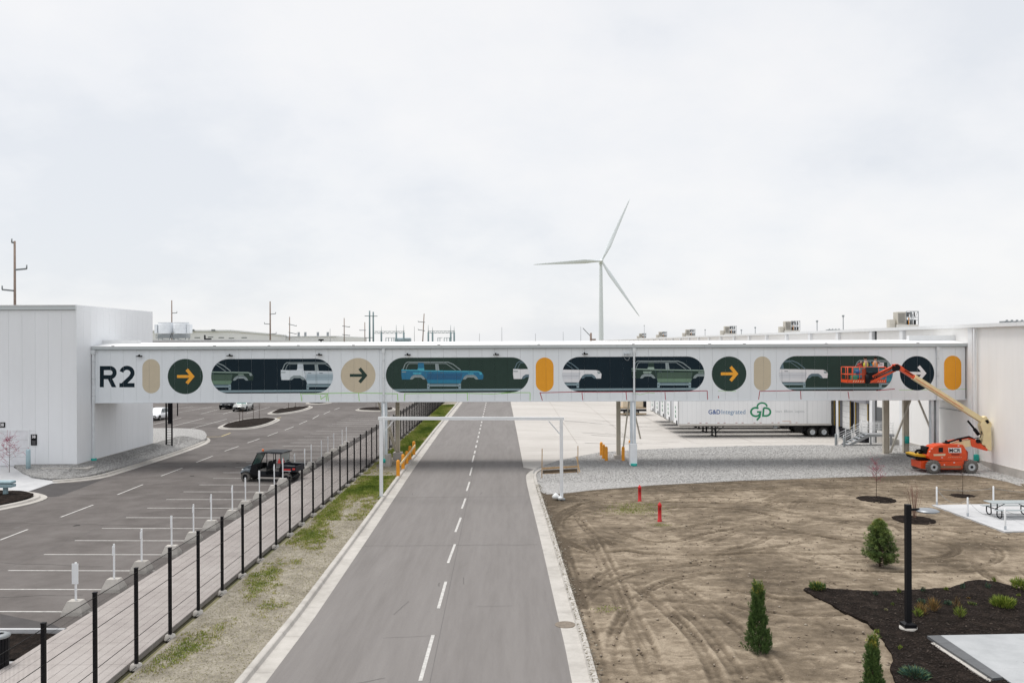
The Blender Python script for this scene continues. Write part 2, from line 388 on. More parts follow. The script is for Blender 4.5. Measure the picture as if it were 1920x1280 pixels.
# centre dashes: measured near ones, then the same rhythm on towards the bridge
dash = [((788, 1276), (812, 1190)), ((822, 1140), (836, 1090)), ((840, 1055), (853, 1020)), ((854, 997), (864, 970)), ((866, 953), (873, 934)), ((875, 920), (880.5, 903)), ((881, 891), (885, 876)), ((885.5, 866), (889, 853))]
for a, b in dash: strip(G(*a), G(*b), .11, .009, parent=road)
a0 = Vector(G(823, 1140)); a1 = Vector(G(889, 853)); u = (a1-a0).normalized(); p = Vector(G(887.5, 859)); step = 4.05
k = 1
while p.y+u.y*step*k < 210:
    q = p+u*step*k; strip(q-u*.95, q+u*.95, .13, .009, parent=road); k += 1
q = Vector(G(788, 1276))
for k in (1, 2): strip(q-u*(step*k), q-u*(step*k-1.3), .13, .009, parent=road)
PROFL = [(0, -.06), (0, .006), (.42, -.0+.004), (.50, .02), (.55, .13), (.59, .15), (.74, .15), (.76, .13), (.76, -.06)]
kerb('road_kerb', road_l, -1, PROFL, CONC, label='pale concrete kerb and gutter on the left of the road')
kr = smooth_poly(road_r+[G(986.5, 890), G(991, 884.5), G(1003, 879)], 2, False)
PROFR = [(0, -.06), (0, .007), (.42, .005), (.50, .02), (.54, .10), (.58, .12), (.70, .12), (.72, .10), (.72, -.06)]
kerb('road_kerb', kr, 1, PROFR, CONC, label='pale concrete kerb and gutter on the right beside the bare dirt')
# verge between fence and road
vl = [(-10.62, 10), (-10.62, 190)]; vr = [(p[0]-.70, p[1]) for p in road_l]
verge = sheet('verge', [vl[0], *[(x, y) for x, y in vr if y > 8], vl[1]] if True else None, .05, VERG, res=2.0, hf=lambda x, y: .05*noise.noise(Vector((x*.5, y*.5, 0)))+.03*noise.noise(Vector((x*2, y*2, 4))), label='dry grassy verge between the mesh fence and the road', cat='verge')
# concrete walk behind the fence, cast slab by slab
walk = bpy.data.objects.new('walkway', None); COL.objects.link(walk); tag(walk, 'pale concrete walkway running along behind the mesh fence', 'walkway', kind='structure')
slab, c = MB().bbox(-14.4, -10.98, 0, 1.79, -.05, .13, b=.01).mesh('slab'); slab.materials.append(WALKM)
y = 12.0
while y < 175: inst('slab', slab, walk, (c.x, y+.9, c.z)); y += 1.8
# parking stall lines, every nine feet, ending at the walk
kst = 0
for k in range(-3, 32):
    Y = 29.9+2.70*k; x0 = -20.7 if Y < 62 else -20.9
    strip((-14.62, Y), (x0, Y+.14), .10, .006, 'stall_line', PAINT, lot)
for (a, b) in (((0, 1012), (52, 992)), ((114, 969), (175, 946)), ((220, 927), (268, 908)), ((302, 892), (342, 877)), ((368, 866.5), (399, 854.5)), ((421, 845.4), (447.6, 836.3)), ((464, 830), (487, 822)), ((502, 817), (521, 810)), ((534, 806), (551, 799.4)), ((561, 795), (576, 788.6)), ((586, 785), (598, 778)), ((607, 776), (619, 770.5)), ((627, 768), (637, 764))):
    strip(G(*a), G(*b), .11, .006, 'lane_dash', PAINT, lot)
for (a, b) in (((356, 804), (425, 785.5)), ((322, 799), (382.5, 784)), ((281, 797), (340, 783)), ((342, 793), (428, 792)), ((377, 775.5), (421, 764.5)), ((332, 773.5), (397, 762.5)), ((418, 776), (440, 769.5)), ((463, 774.5), (506, 763)), ((300, 770), (361, 761.5)), ((452, 771), (400, 775.5)), ((281, 812), (300, 806))):
    strip(G(*a), G(*b), .11, .007, 'stall_line', PAINT, lot)
for (a, b) in (((383, 819.2), (415, 818)), ((415, 818), (432.5, 811.5)), ((513, 786), (527, 782))):
    strip(G(*a), G(*b), .12, .009, 'stall_line', PAINTY, lot)
patch = sheet('asphalt_patch', GP([(52, 921), (97, 906), (150, 904), (196, 897), (150, 916), (110, 930), (94, 931)]), .004, ASPN, parent=lot, kind=None)
sheet('asphalt_patch', GP([(0, 1186), (130, 1186), (100, 1170), (0, 1150)]), .003, ASPN, parent=lot, kind=None)
# left gravel bank round the west building
gl = smooth_poly(GP([(-60, 875), (-20, 880), (25, 884), (32, 892), (70, 898), (112, 900.5), (150, 897), (190, 890), (230, 880), (300, 858), (345, 843), (380, 830), (389, 824), (383, 818), (365, 814), (325, 812.5), (275, 813), (240, 815), (200, 830)]), 1)
gl = [(x, y) for x, y in gl]
sheet('gravel_bed', gl, 0, GRAV, res=1.0, hf=h_left, skirt=.3, label='grey gravel bed around the foot of the west building', cat='gravel')
drv = GP([(-120, 874), (20, 874), (32, 880), (26, 889), (60, 897), (112, 903), (95, 907), (52, 922), (28, 922), (-120, 926)])
sheet('driveway', drv, -.07, CONP, res=1.0, hf=lambda x, y: h_left(x, y)*1.05-.03, skirt=.3, label='pale concrete driveway in front of the garage door', cat='driveway')
kl = smooth_poly([G(x, y) for x, y in ((100, 906), (150, 902), (196, 896), (240, 882.5), (300, 863.5), (345, 848.5), (385, 833.5), (396, 826.5), (391, 820), (370, 815.5), (330, 813.5), (284, 815))], 1, False)
PROFI = [(0, -.05), (0, .012), (.40, .02), (.46, .13), (.50, .15), (.64, .15), (.66, -.05)]
kerb('lot_kerb', kl, -1, PROFI, CONC, sec=2.5, sub=.5, label='curved kerb around the gravel beside the west building')
def island(pts, label, cat='planting bed', z=.15, mat=MULC, w=.55, it=2):
    P = smooth_poly(GP(pts), it); n = len(P); cx = sum(p[0] for p in P)/n; cy = sum(p[1] for p in P)/n
    area = sum(P[i][0]*P[(i+1) % n][1]-P[(i+1) % n][0]*P[i][1] for i in range(n))
    root = bpy.data.objects.new('traffic_island', None); COL.objects.link(root); root.location = (cx, cy, 0); tag(root, label, cat, kind='structure')
    Q = resample(P+[P[0]], .5); N = normals2(Q, -1 if area > 0 else 1); N[0] = N[-1] = ((N[0][0]+N[-1][0])/2, (N[0][1]+N[-1][1])/2)
    rings = [[(x+nx*o, y+ny*o, zz) for o, zz in [(0, -.04), (0, .03), (w*.45, .045), (w*.55, z), (w, z), (w, -.04)]] for (x, y), (nx, ny) in zip(Q, N)]
    put('kerb_ring', MB().loft(rings, caps=False), CONC, root)
    inner = [(x+nx*w*.97, y+ny*w*.97) for (x, y), (nx, ny) in zip(Q[:-1], N[:-1])]
    if mat: sheet('mulch', inner, z-.02, mat, res=.8, hf=lambda x, y: .16*(1-min(1, math.hypot(x-cx, y-cy)/4))+.05*noise.noise(Vector((x*1.5, y*1.5, 1))), parent=root, kind=None)
    return root
island([(406, 803.5), (411, 799), (425, 794), (455, 786.5), (500, 783.5), (524, 785), (526, 788), (508, 796), (490, 801), (465, 805), (430, 806)], 'near mulch traffic island with bare saplings in the car park')
island([(499, 776.5), (505, 773), (530, 765), (575, 761.5), (590, 762.5), (578, 768), (555, 773.5), (520, 778)], 'mulch traffic island farther back in the car park')
island([(663, 770), (670, 767), (700, 764.5), (730, 764), (745, 766), (740, 771), (700, 772)], 'mulch island at the end of the stall row by the fence')
island([(566, 757), (590, 753), (620, 753), (625, 755), (600, 759)], 'small distant island half hidden under the bridge edge', w=.5)
island([(-80, 925), (-20, 916), (30, 921), (58, 922), (82, 927), (91, 932), (84, 937), (62, 944), (30, 951), (-10, 959), (-80, 972)], 'dark mulch island with a grey post at the left edge', w=.75)
# right: gravel under the bridge, dirt yard, concrete apron
gtop = [(1003, 880), (1015, 874.5), (1049, 863), (1085, 856), (1125, 848.5), (1200, 843.5), (1280, 840), (1356, 837.5), (1450, 835.5), (1540, 834.5), (1566, 836)]
gtw = GP(gtop)+[(30.0, 78.5), (34.2, 79.5)]
gbot = [(1920, 912), (1880, 901), (1840, 893), (1790, 889.5), (1720, 890), (1640, 893), (1540, 896), (1420, 899.5), (1300, 905), (1200, 911), (1120, 917), (1060, 925), (1012, 926.5), (1003, 905), (1000, 893), (1000, 885)]
gbw = smooth_poly(GP(gbot), 1, False)
gbw = [(x+.22*noise.noise(Vector((x*.7, y, 0))), y+.25*noise.noise(Vector((x*.9, y, 7)))) for x, y in gbw]
GBX[:] = [p[0] for p in sorted(gbw)]; GBY[:] = [p[1] for p in sorted(gbw)]
gpoly = gtw+[(34.2, 50), (33.2, 50.5)]+gbw
sheet('gravel_bed', gpoly, 0, GRAV, res=1.0, hf=h_right, skirt=.1, label='pale gravel strip under the bridge in front of the loading yard', cat='gravel')
apr = [(-1.6, 70)]+[]
apron_poly = [(x, y-.6) for x, y in GP(gtop)]+[(30, 77), (34.2, 78), (34.2, 420), (-14, 420)]+[(p[0]+.02, p[1]) for p in reversed(road_far)]
ap = sheet('concrete_apron', apron_poly, -.012, APRM, res=3.0, hf=h_apron, label='pale concrete truck yard in front of the loading docks', cat='truck yard')
def joint(a, b, par):
    L = math.dist(a, b); n = max(2, int(L/2.5)); mb = MB(); nx, ny = -(b[1]-a[1])/L*.02, (b[0]-a[0])/L*.02
    vs = []
    for i in range(n+1):
        x, y = a[0]+(b[0]-a[0])*i/n, a[1]+(b[1]-a[1])*i/n; z = h_apron(x, y)+.002
        vs += [(x-nx, y-ny, z), (x+nx, y+ny, z)]
    mb.add(vs, [(2*i, 2*i+2, 2*i+3, 2*i+1) for i in range(n)]); put('expansion_joint', mb, JOINT, par)
JOINT = M('joint_dark', (.30, .27, .24), .9, var=.1)  # darker tone of the apron's expansion joints
for y in range(84, 200, 6): joint((1.5 if y > 80 else 6, y), (33.8, y), ap)
for x in range(6, 34, 6): joint((x, 80), (x, 220), ap)
# bare dirt yard with wheel ruts
tr_px = [[(1038, 1000), (1043, 975), (1056, 960), (1078, 950), (1105, 942), (1140, 935)], [(1106, 1120), (1112, 1092), (1130, 1074), (1165, 1063), (1225, 1056), (1290, 1053)],
 [(1150, 990), (1180, 1008), (1230, 1018), (1285, 1012), (1330, 1000), (1370, 992), (1425, 980)], [(1330, 1037), (1380, 1031), (1420, 1019), (1446, 1002)], [(1366, 1036), (1410, 1033), (1460, 1026), (1525, 1010)],
 [(1428, 955), (1448, 944), (1484, 936)], [(1482, 955), (1490, 942), (1515, 935)], [(1098, 1048), (1150, 1032), (1230, 1040), (1340, 1042), (1450, 1036), (1600, 1040), (1720, 1036)],
 [(1035, 935), (1100, 920), (1200, 916), (1330, 908), (1500, 902), (1700, 898)], [(1700, 1012), (1760, 1016), (1792, 1026), (1795, 1037), (1765, 1048), (1700, 1052)], [(1716, 986), (1800, 1000), (1900, 1012)],
 [(1036, 1000), (1056, 1060), (1073, 1130), (1088, 1200), (1104, 1290)], [(1048, 1000), (1070, 1060), (1090, 1130), (1112, 1200), (1135, 1290)], [(1260, 1130), (1310, 1170), (1360, 1230), (1400, 1300)],
 [(1180, 1090), (1230, 1130), (1290, 1180), (1330, 1240), (1350, 1300)], [(1020, 960), (1032, 985), (1050, 1010), (1100, 1035), (1170, 1042)], [(1380, 945), (1470, 940), (1560, 945), (1640, 958)], [(1480, 1040), (1560, 1066), (1680, 1075), (1900, 1070)],
 [(1140, 1250), (1150, 1180), (1200, 1110), (1280, 1080), (1400, 1070)], [(1560, 985), (1610, 975), (1680, 985), (1700, 1000)], [(1200, 960), (1290, 950), (1390, 955), (1480, 975)], [(1560, 1120), (1480, 1130), (1400, 1110), (1300, 1105), (1200, 1100)],
 [(1240, 925), (1400, 918), (1600, 915), (1800, 912)]]
tracks = []
for i, t in enumerate(tr_px):
    w = smooth_poly([G(*p) for p in t], 2, False); tracks.append((w, i % 3 != 1))
bx = sorted([(p[1], p[0]) for p in road_r]); bY = [b[0] for b in bx]; bX = [b[1]+.66 for b in bx]
NR, NC = 700, 560
ys = 13+(62.5-13)*(np.linspace(0, 1, NR)**1.35); Yg = np.repeat(ys[:, None], NC, 1)
xl = np.interp(ys, bY, bX); tt = np.linspace(0, 1, NC)**1.0; Xg = xl[:, None]+(33.9-xl[:, None])*tt[None, :]
Xf, Yf = Xg.ravel(), Yg.ravel(); rut = np.zeros(Xf.size); rim = np.zeros(Xf.size); lug = np.zeros(Xf.size)
_r = np.random.RandomState(3)
for k in range(8):                                    # more manoeuvring arcs of the same machine
    cx, cy, R_, a0_ = _r.uniform(5, 28), _r.uniform(24, 54), _r.uniform(3, 9), _r.uniform(0, 2*PI); tracks.append(([(cx+R_*math.cos(a0_+t), cy+R_*1.2*math.sin(a0_+t)) for t in np.linspace(0, _r.uniform(.8, 1.8), 18)], k % 2))
for w, pair in tracks:
    mnx, mxx = min(p[0] for p in w)-2.5, max(p[0] for p in w)+2.5; mny, mxy = min(p[1] for p in w)-2.5, max(p[1] for p in w)+2.5
    sel = np.where((Xf > mnx) & (Xf < mxx) & (Yf > mny) & (Yf < mxy))[0]
    if not len(sel): continue
    xs_, ys_ = Xf[sel], Yf[sel]; dd = np.full(len(sel), 9.0); sv = np.zeros(len(sel)); sg = np.ones(len(sel)); acc = 0
    for a, b in zip(w, w[1:]):
        ex, ey = b[0]-a[0], b[1]-a[1]; L2 = ex*ex+ey*ey+1e-9; t_ = np.clip(((xs_-a[0])*ex+(ys_-a[1])*ey)/L2, 0, 1)
        q = np.hypot(xs_-a[0]-t_*ex, ys_-a[1]-t_*ey); m = q < dd; dd[m] = q[m]; sv[m] = (acc+t_*math.sqrt(L2))[m]; sg[m] = np.sign(ex*(ys_-a[1])-ey*(xs_-a[0]))[m]; acc += math.sqrt(L2)
    tot = max(acc, .1); sd_ = dd*sg; fade = np.clip(np.minimum(sv, tot-sv)/1.6, .0, 1)*(.5+.5*np.sin(sv*.7+w[0][0]*3)**2)
    g = lambda c, s: np.exp(-((sd_-c)/s)**2)
    lugs = .7+.3*np.sign(np.sin(sv*24))
    pat = g(-.13, .065)+g(.13, .065)+.45*g(0, .12)*lugs
    if pair: pat = pat+.8*(g(1.52, .065)+g(1.78, .065)+.45*g(1.65, .12)*lugs)
    rut[sel] = np.maximum(rut[sel], np.clip(pat, 0, 1)*fade)
    rim[sel] = np.maximum(rim[sel], (g(.30, .07)+g(-.30, .07)+(g(1.95, .07) if pair else 0))*fade)
nz1 = np.array([noise.noise(Vector((x*.35, y*.35, 0))) for x, y in zip(Xf, Yf)]); nz2 = np.array([noise.noise(Vector((x*1.3, y*2.2, 5))) for x, y in zip(Xf, Yf)]); nz3 = np.array([noise.noise(Vector((x*5, y*5, 9))) for x, y in zip(Xf, Yf)])
gY = np.interp(Xf, [p[0] for p in sorted(gbw)], [p[1] for p in sorted(gbw)]); mask = np.clip((gY-Yf)/1.5, 0, 1)*np.clip((Xf-np.interp(Yf, bY, bX))/1.0, 0.1, 1)
Zf = .0+mask*(.02+.05*nz1+.035*nz2+.02*nz3-.07*rut+.05*rim)
me = bpy.data.meshes.new('dirt_yard'); idx = np.arange(NR*NC).reshape(NR, NC)
q = np.stack([idx[:-1, :-1], idx[:-1, 1:], idx[1:, 1:], idx[1:, :-1]], -1).reshape(-1, 4)
me.vertices.add(NR*NC); me.vertices.foreach_set('co', np.stack([Xf, Yf, Zf], 1).astype(np.float32).ravel())
me.loops.add(q.size); me.loops.foreach_set('vertex_index', q.ravel().astype(np.int32)); me.polygons.add(len(q))
me.polygons.foreach_set('loop_start', (np.arange(len(q))*4).astype(np.int32)); me.polygons.foreach_set('loop_total', np.full(len(q), 4, np.int32))
me.update(); me.polygons.foreach_set('use_smooth', np.ones(len(q), bool)); me.validate()
at = me.attributes.new('wet_and_shade', 'FLOAT', 'POINT'); at.data.foreach_set('value', (-.12*rut+.05*rim-.09*np.clip(nz1*1.4, 0, 1)+.04*nz2+.03*nz3-.16*np.clip(1-(Xf-np.interp(Yf, bY, bX))/1.6, 0, 1)*(Yf > 30)-.10*np.clip((Yf-gY+4.5)/2, 0, 1)).astype(np.float32))  # ruts: worn soil darkened further as painted shade; other terms: damp and dry soil
me.materials.append(DIRT); dy = bpy.data.objects.new('dirt_yard', me); COL.objects.link(dy)
tag(dy, 'bare brown dirt yard marked with curving wheel ruts', 'dirt', kind='structure')
# mulch bed, patio, slab
mulch_px = [(1493, 1103), (1540, 1127), (1580, 1150), (1633, 1173), (1657, 1203), (1677, 1237), (1667, 1260), (1690, 1300), (1760, 1420), (2150, 1420), (2150, 1100), (1990, 1110), (1913, 1108), (1890, 1100), (1853, 1090), (1813, 1093), (1780, 1107), (1723, 1108), (1647, 1113), (1563, 1108)]
mw = smooth_poly(GP(mulch_px), 1); mw = resample(mw+[mw[0]], .35)[:-1]
mw = [(x+.09*noise.noise(Vector((x*2, y*2, 0))), y+.09*noise.noise(Vector((x*2, y*2, 5)))) for x, y in mw]
sheet('mulch_bed', mw, .06, MULC, res=.35, hf=lambda x, y: .04+.03*noise.noise(Vector((x*1.4, y*1.4, 0)))+.03*noise.noise(Vector((x*5, y*5, 3))), skirt=.12, label='dark mulch planting bed around the lamp post', cat='planting bed')
patio_w = [G(1763, 1190, .14), G(2150, 1183, .14), (22, 14), (15.5, 15.0)]
a, b = G(1763, 1190, .14), G(1881, 1269, .14); d = (b[0]-a[0], b[1]-a[1]); patio_w[3] = (a[0]+d[0]*3.2, a[1]+d[1]*3.2)
pt = bpy.data.objects.new('patio', None); COL.objects.link(pt); pt.location = (*a, 0); tag(pt, 'pale smooth concrete patio beside the mulch bed', 'patio', kind='structure')
# cast in bays split along a joint parallel to the steel edge
def lerp(p, q, t): return (p[0]+(q[0]-p[0])*t, p[1]+(q[1]-p[1])*t)
pr = [lerp(patio_w[0], patio_w[1], t) for t in (0, .34, .68, 1)]; pq = [lerp(patio_w[3], patio_w[2], t) for t in (0, .34, .68, 1)]
for i in range(3):
    for j in range(4):
        A0, A1 = lerp(pr[i], pq[i], j/4), lerp(pr[i], pq[i], (j+1)/4); B0, B1 = lerp(pr[i+1], pq[i+1], j/4), lerp(pr[i+1], pq[i+1], (j+1)/4)
        cx = (A0[0]+A1[0]+B0[0]+B1[0])/4; cy = (A0[1]+A1[1]+B0[1]+B1[1])/4
        put('slab', MB().prism([(cx+(p[0]-cx)*.9985, cy+(p[1]-cy)*.9985) for p in (A0, A1, B1, B0)], .0, .14), PATM, pt)
e0, e1 = G(1738, 1191, .18), G(1861, 1271, .18); f0, f1 = G(1763, 1190, .18), G(1881, 1269, .18)
ed = bpy.data.objects.new('patio_edging', None); COL.objects.link(ed); ed.location = (*e0, 0); tag(ed, 'dark grey plank edging along the left side of the patio', 'edging', kind='structure')
L = math.dist(e0, e1); nb = 5
for i in range(nb):
    t0, t1 = i/nb+.001, (i+1)/nb-.001
    put('plank', MB().prism([lerp(e0, e1, t0), lerp(f0, f1, t0), lerp(f0, f1, t1), lerp(e0, e1, t1)], .06, .185), M('steel_edging', (.10, .105, .11), .6, var=.15, scale=5), ed)
put('ledge', MB().prism([lerp((e0[0]-.12, e0[1]-.05), (e1[0]-.12, e1[1]-.05), .12), lerp(e0, e1, .12), e1, (e1[0]-.12, e1[1]-.05)], .03, .12), CONC, ed)
sl_poly = GP([(1746.7, 945.7), (2120, 941), (2120, 992), (1883.4, 995.8)], .1)
slb = bpy.data.objects.new('picnic_slab', None); COL.objects.link(slb); slb.location = (*sl_poly[0], 0); tag(slb, 'bright concrete slab under the picnic table', 'slab', kind='structure')
for i in range(4):
    t0, t1 = i/4+.0012, (i+1)/4-.0012
    put('slab', MB().prism([lerp(sl_poly[0], sl_poly[1], t0), lerp(sl_poly[0], sl_poly[1], t1), lerp(sl_poly[3], sl_poly[2], t1), lerp(sl_poly[3], sl_poly[2], t0)], -.02, .1), CONP, slb)
# near-left corner: mulch strip, kerb line and bin pad
sheet('mulch_bed', GP([(10, 1189), (124, 1189), (44, 1236), (-60, 1238), (-60, 1189)], .05), .06, MULC, res=.4, hf=lambda x, y: .02+.03*noise.noise(Vector((x*3, y*3, 0))), label='small dark mulch wedge behind the litter bin', cat='planting bed')
kb = GP([(-60, 1187), (122, 1187)])
put('lot_kerb', MB().prism([kb[0], (kb[0][0], kb[0][1]+.14), (kb[1][0], kb[1][1]+.14), kb[1]], 0, .13), CONP, None, kind='structure', label='white kerb end behind the litter bin', category='kerb')
put('bin_pad', MB().prism(GP([(-60, 1239), (44, 1239), (18, 1262), (-60, 1300)], .08), -.02, .08), CONP, None, kind='structure', label='small concrete pad under the litter bin', category='pad')
# gravel-side utility slab
us = GP([(300, 833), (326, 828), (346, 832), (322, 838)], .15)
put('utility_slab', MB().prism(us, .1, .22), CONP, None, kind='structure', label='small pale concrete slab in the gravel behind the black mast', category='slab')

# hairline cracks, seams, drips and old tyre scuffs in the two asphalt surfaces
CRK = M('crack_tar', (.05, .047, .045), .9, var=.2); SCF = M('tyre_scuff', (.13, .122, .117), .95, var=.2, scale=6)
_q = random.Random(5)
def wander(a, b, amp, n):
    return [(a[0]+(b[0]-a[0])*i/n+_q.uniform(-amp, amp)*(0 < i < n), a[1]+(b[1]-a[1])*i/n+_q.uniform(-amp, amp)*(0 < i < n)) for i in range(n+1)]
def ribbon(name, pts, w, z, mat, par):
    N = normals2(pts, 1); mb = MB(); vs = []
    for (x, y), (nx, ny) in zip(pts, N): vs += [(x-nx*w/2, y-ny*w/2, z), (x+nx*w/2, y+ny*w/2, z)]
    mb.add(vs, [(2*i, 2*i+2, 2*i+3, 2*i+1) for i in range(len(pts)-1)]); return put(name, mb, mat, par)
rxl = lambda y: np.interp(y, [p[1] for p in road_l], [p[0] for p in road_l]); rxr = lambda y: np.interp(y, [p[1] for p in road_r]+[p[1] for p in road_far], [p[0] for p in road_r]+[p[0] for p in road_far])
for y in (39.5, 52.0, 79, 104):
    ribbon('crack', wander((rxl(y)+.1, y), (rxr(y)-.2, y+.15), .05, 24), .022, .0075, CRK, road)
ribbon('seam', [(p[0]+.22, p[1]+.0) for p in [tuple(a0+u*k) for k in range(-9, 110, 4)]], .018, .0072, M('seam_dark', (.12, .113, .11), .9, var=.2), road)
for k in range(10):
    y = _q.uniform(22, 60); x = _q.uniform(rxl(y)+.5, rxr(y)-.5); L_ = _q.uniform(.3, 1.8); a = _q.uniform(-.25, .25)+(PI/2 if k % 3 else .3)
    ribbon('tyre_scuff', wander((x, y), (x+L_*math.cos(a), y+L_*math.sin(a)), .02, 5), _q.uniform(.02, .06), .0066, SCF, road)
for k in range(60):
    y = _q.uniform(26, 95); x = _q.uniform(-34, -15.5) if y < 60 else _q.uniform(-40, -15.5); r = _q.uniform(.06, .28); n = 9
    put('oil_stain', MB().add([(x+r*_q.uniform(.6, 1.1)*math.cos(2*PI*i/n), y+r*_q.uniform(.7, 1.4)*math.sin(2*PI*i/n), .0035+.00002*k) for i in range(n)], [tuple(range(n))]), SCF if k % 3 else CRK, lot)
for k in range(9):
    y = 31+7.3*k; ribbon('crack', wander((-33+_q.uniform(-2, 2), y), (-17+_q.uniform(-2, 2), y+_q.uniform(-3, 3)), .12, 26), .02, .0045, CRK, lot)
for k in range(14):
    y = _q.uniform(80, 110); x = _q.uniform(3, 14); n = 10; pts_ = [(x+i*.5+_q.uniform(-.03, .03), y+.25*math.sin(i*.4+k)+i*_q.uniform(-.02, .05)) for i in range(n)]; N = normals2(pts_, 1); vs = []
    for (px_, py_), (nx, ny) in zip(pts_, N): vs += [(px_-nx*.09, py_-ny*.09, h_apron(px_, py_)+.004), (px_+nx*.09, py_+ny*.09, h_apron(px_, py_)+.004)]
    put('tyre_scuff', MB().add(vs, [(2*i, 2*i+2, 2*i+3, 2*i+1) for i in range(n-1)]), M('apron_scuff', (.33, .315, .295), .95, var=.2), ap)
ribbon('seam', [(-20.95, y) for y in range(20, 130, 4)], .03, .0042, MATS['seam_dark'], lot); ribbon('seam', [(-27.9, y) for y in range(14, 130, 4)], .03, .0042, MATS['seam_dark'], lot)
# ------------------------------------------------------------------ FOOTBRIDGE
bridge = thing('footbridge', 'long white panelled enclosed footbridge with painted car murals spanning the road', 'bridge', (0, BY0, 4.88))
def F(px, py): return A(px, py, BY0)
ZB, ZT = 4.92, 8.90
PW = .963; J0 = F(183.7, 700)[0]
joints = [J0+PW*k for k in range(-3, 75)]; joints = [j for j in joints if WX0+.3 < j < WX1-.3]
edges_ = [WX0+.12]+joints+[WX1-.1]
pm, pc = MB().box(-PW/2+.005, PW/2-.005, BY0, BY0+.07, ZB, ZT).mesh('panel'); pm.materials.append(PB)
for a, b in zip(edges_, edges_[1:]):
    if abs((b-a)-PW) < .01: inst('panel', pm, bridge, ((a+b)/2, pc.y, pc.z))
    else: put('panel', MB().box(a+.008, b-.008, BY0, BY0+.07, ZB, ZT), PB, bridge)
put('wall_core', MB().box(WX0+.05, WX1-.05, BY0+.075, BY1-.1, ZB+.02, 8.95), PBACK, bridge)
put('rear_wall', MB().box(WX0+.05, WX1-.05, BY1-.095, BY1, ZB, 8.95), PB, bridge)
put('soffit', MB().box(WX0+.05, WX1-.05, BY0+.01, BY1, ZB-.05, ZB-.004), M('soffit', (.42, .44, .45), .7), bridge)
put('drip_edge', MB().box(WX0+.02, WX1-.02, BY0-.03, BY0-.003, ZB-.04, ZB+.05), PB, bridge)
n = 10; xs = [WX0+.02+(WX1-WX0-.04)*i/n for i in range(n+1)]
for i in range(n): put('fascia', MB().extr([(xs[i]+.006, 8.9), (xs[i+1]-.006, 8.9), (xs[i+1]-.006, 9.14), (xs[i]+.006, 9.14)], BY0-.16, BY0-.02), FASC, bridge)
put('gutter_lip', MB().box(WX0, WX1-.02, BY0-.19, BY0-.165, 8.87, 8.93), GREYM, bridge)
mb = MB(); mb.add([(WX0+.02, BY0-.2, 9.145), (WX1-.02, BY0-.2, 9.145), (WX1-.02, (BY0+BY1)/2, 9.42), (WX0+.02, (BY0+BY1)/2, 9.42), (WX0+.02, BY1+.2, 9.12), (WX1-.02, BY1+.2, 9.12), (WX0+.02, BY1+.2, 8.96), (WX1-.02, BY1+.2, 8.96), (WX0+.02, BY0-.2, 9.11), (WX1-.02, BY0-.2, 9.11)],
       [(0, 1, 2, 3), (3, 2, 5, 4), (4, 5, 7, 6), (6, 7, 9, 8), (8, 9, 1, 0), (0, 3, 4, 6, 8), (1, 9, 7, 5, 2)])
put('roof', mb, ROOFW, bridge)
put('roof_flashing', MB().box(*[A(173, 640, 67)[0], A(264, 640, 67)[0]], 66.6, 67.0, 9.3, 9.62), ROOFW, bridge)
put('roof_flashing', MB().box(*[A(1700, 640, 67)[0], A(1812, 640, 67)[0]], 66.6, 67.0, 9.3, 9.75), ROOFW, bridge)
# clipping helpers for everything painted on the face
def clip_half(P, nx, nz, d):
    out = []; n = len(P)
    for i in range(n):
        a, b = P[i], P[(i+1) % n]; da, db = a[0]*nx+a[1]*nz-d, b[0]*nx+b[1]*nz-d
        if da >= 0: out.append(a)
        if (da >= 0) != (db >= 0): t = da/(da-db); out.append((a[0]+(b[0]-a[0])*t, a[1]+(b[1]-a[1])*t))
    return out
def tris(P):
    t = tessellate_polygon([[Vector((x, z, 0)) for x, z in P]]); return [[P[i] for i in q] for q in t]
def ccw(P): return sum(P[i][0]*P[(i+1) % len(P)][1]-P[(i+1) % len(P)][0]*P[i][1] for i in range(len(P)))
def capsule(x0, x1, z0, z1, n=20):
    r = min((z1-z0)/2, (x1-x0)/2); P = []
    for cx, cz, a0 in ((x1-r, z1-r, 0), (x0+r, z1-r, 90), (x0+r, z0+r, 180), (x1-r, z0+r, 270)):
        for k in range(n//2+1): a = math.radians(a0+90*k/(n//2)); P.append((cx+r*math.cos(a), cz+r*math.sin(a)))
    return P
def paint(mb, P, y, clip=None, y0=None):
    """polygon (x, z) laid on the panels: cut at every panel joint and to the capsule it is painted in"""
    xs_ = [p[0] for p in P]; lo, hi = min(xs_), max(xs_)
    cuts = [lo-1]+[j for j in joints if lo < j < hi]+[hi+1]
    T = tris(P) if len(P) > 3 else [P]
    if clip and ccw(clip) < 0: clip = clip[::-1]
    for t in T:
        if abs(ccw(t)) < 1e-9: continue
        if ccw(t) < 0: t = t[::-1]
        if clip:
            for i in range(len(clip)):
                a, b = clip[i], clip[(i+1) % len(clip)]; nx, nz = -(b[1]-a[1]), b[0]-a[0]
                if abs(nx)+abs(nz) < 1e-9: continue
                t = clip_half(t, nx, nz, nx*a[0]+nz*a[1])
                if len(t) < 3: break
            if len(t) < 3: continue
        for a, b in zip(cuts, cuts[1:]):
            q = clip_half(clip_half(t, 1, 0, a+.0045), -1, 0, -(b-.0045))
            if len(q) >= 3: mb.add([(x, y, z) for x, z in q], [tuple(range(len(q)))])
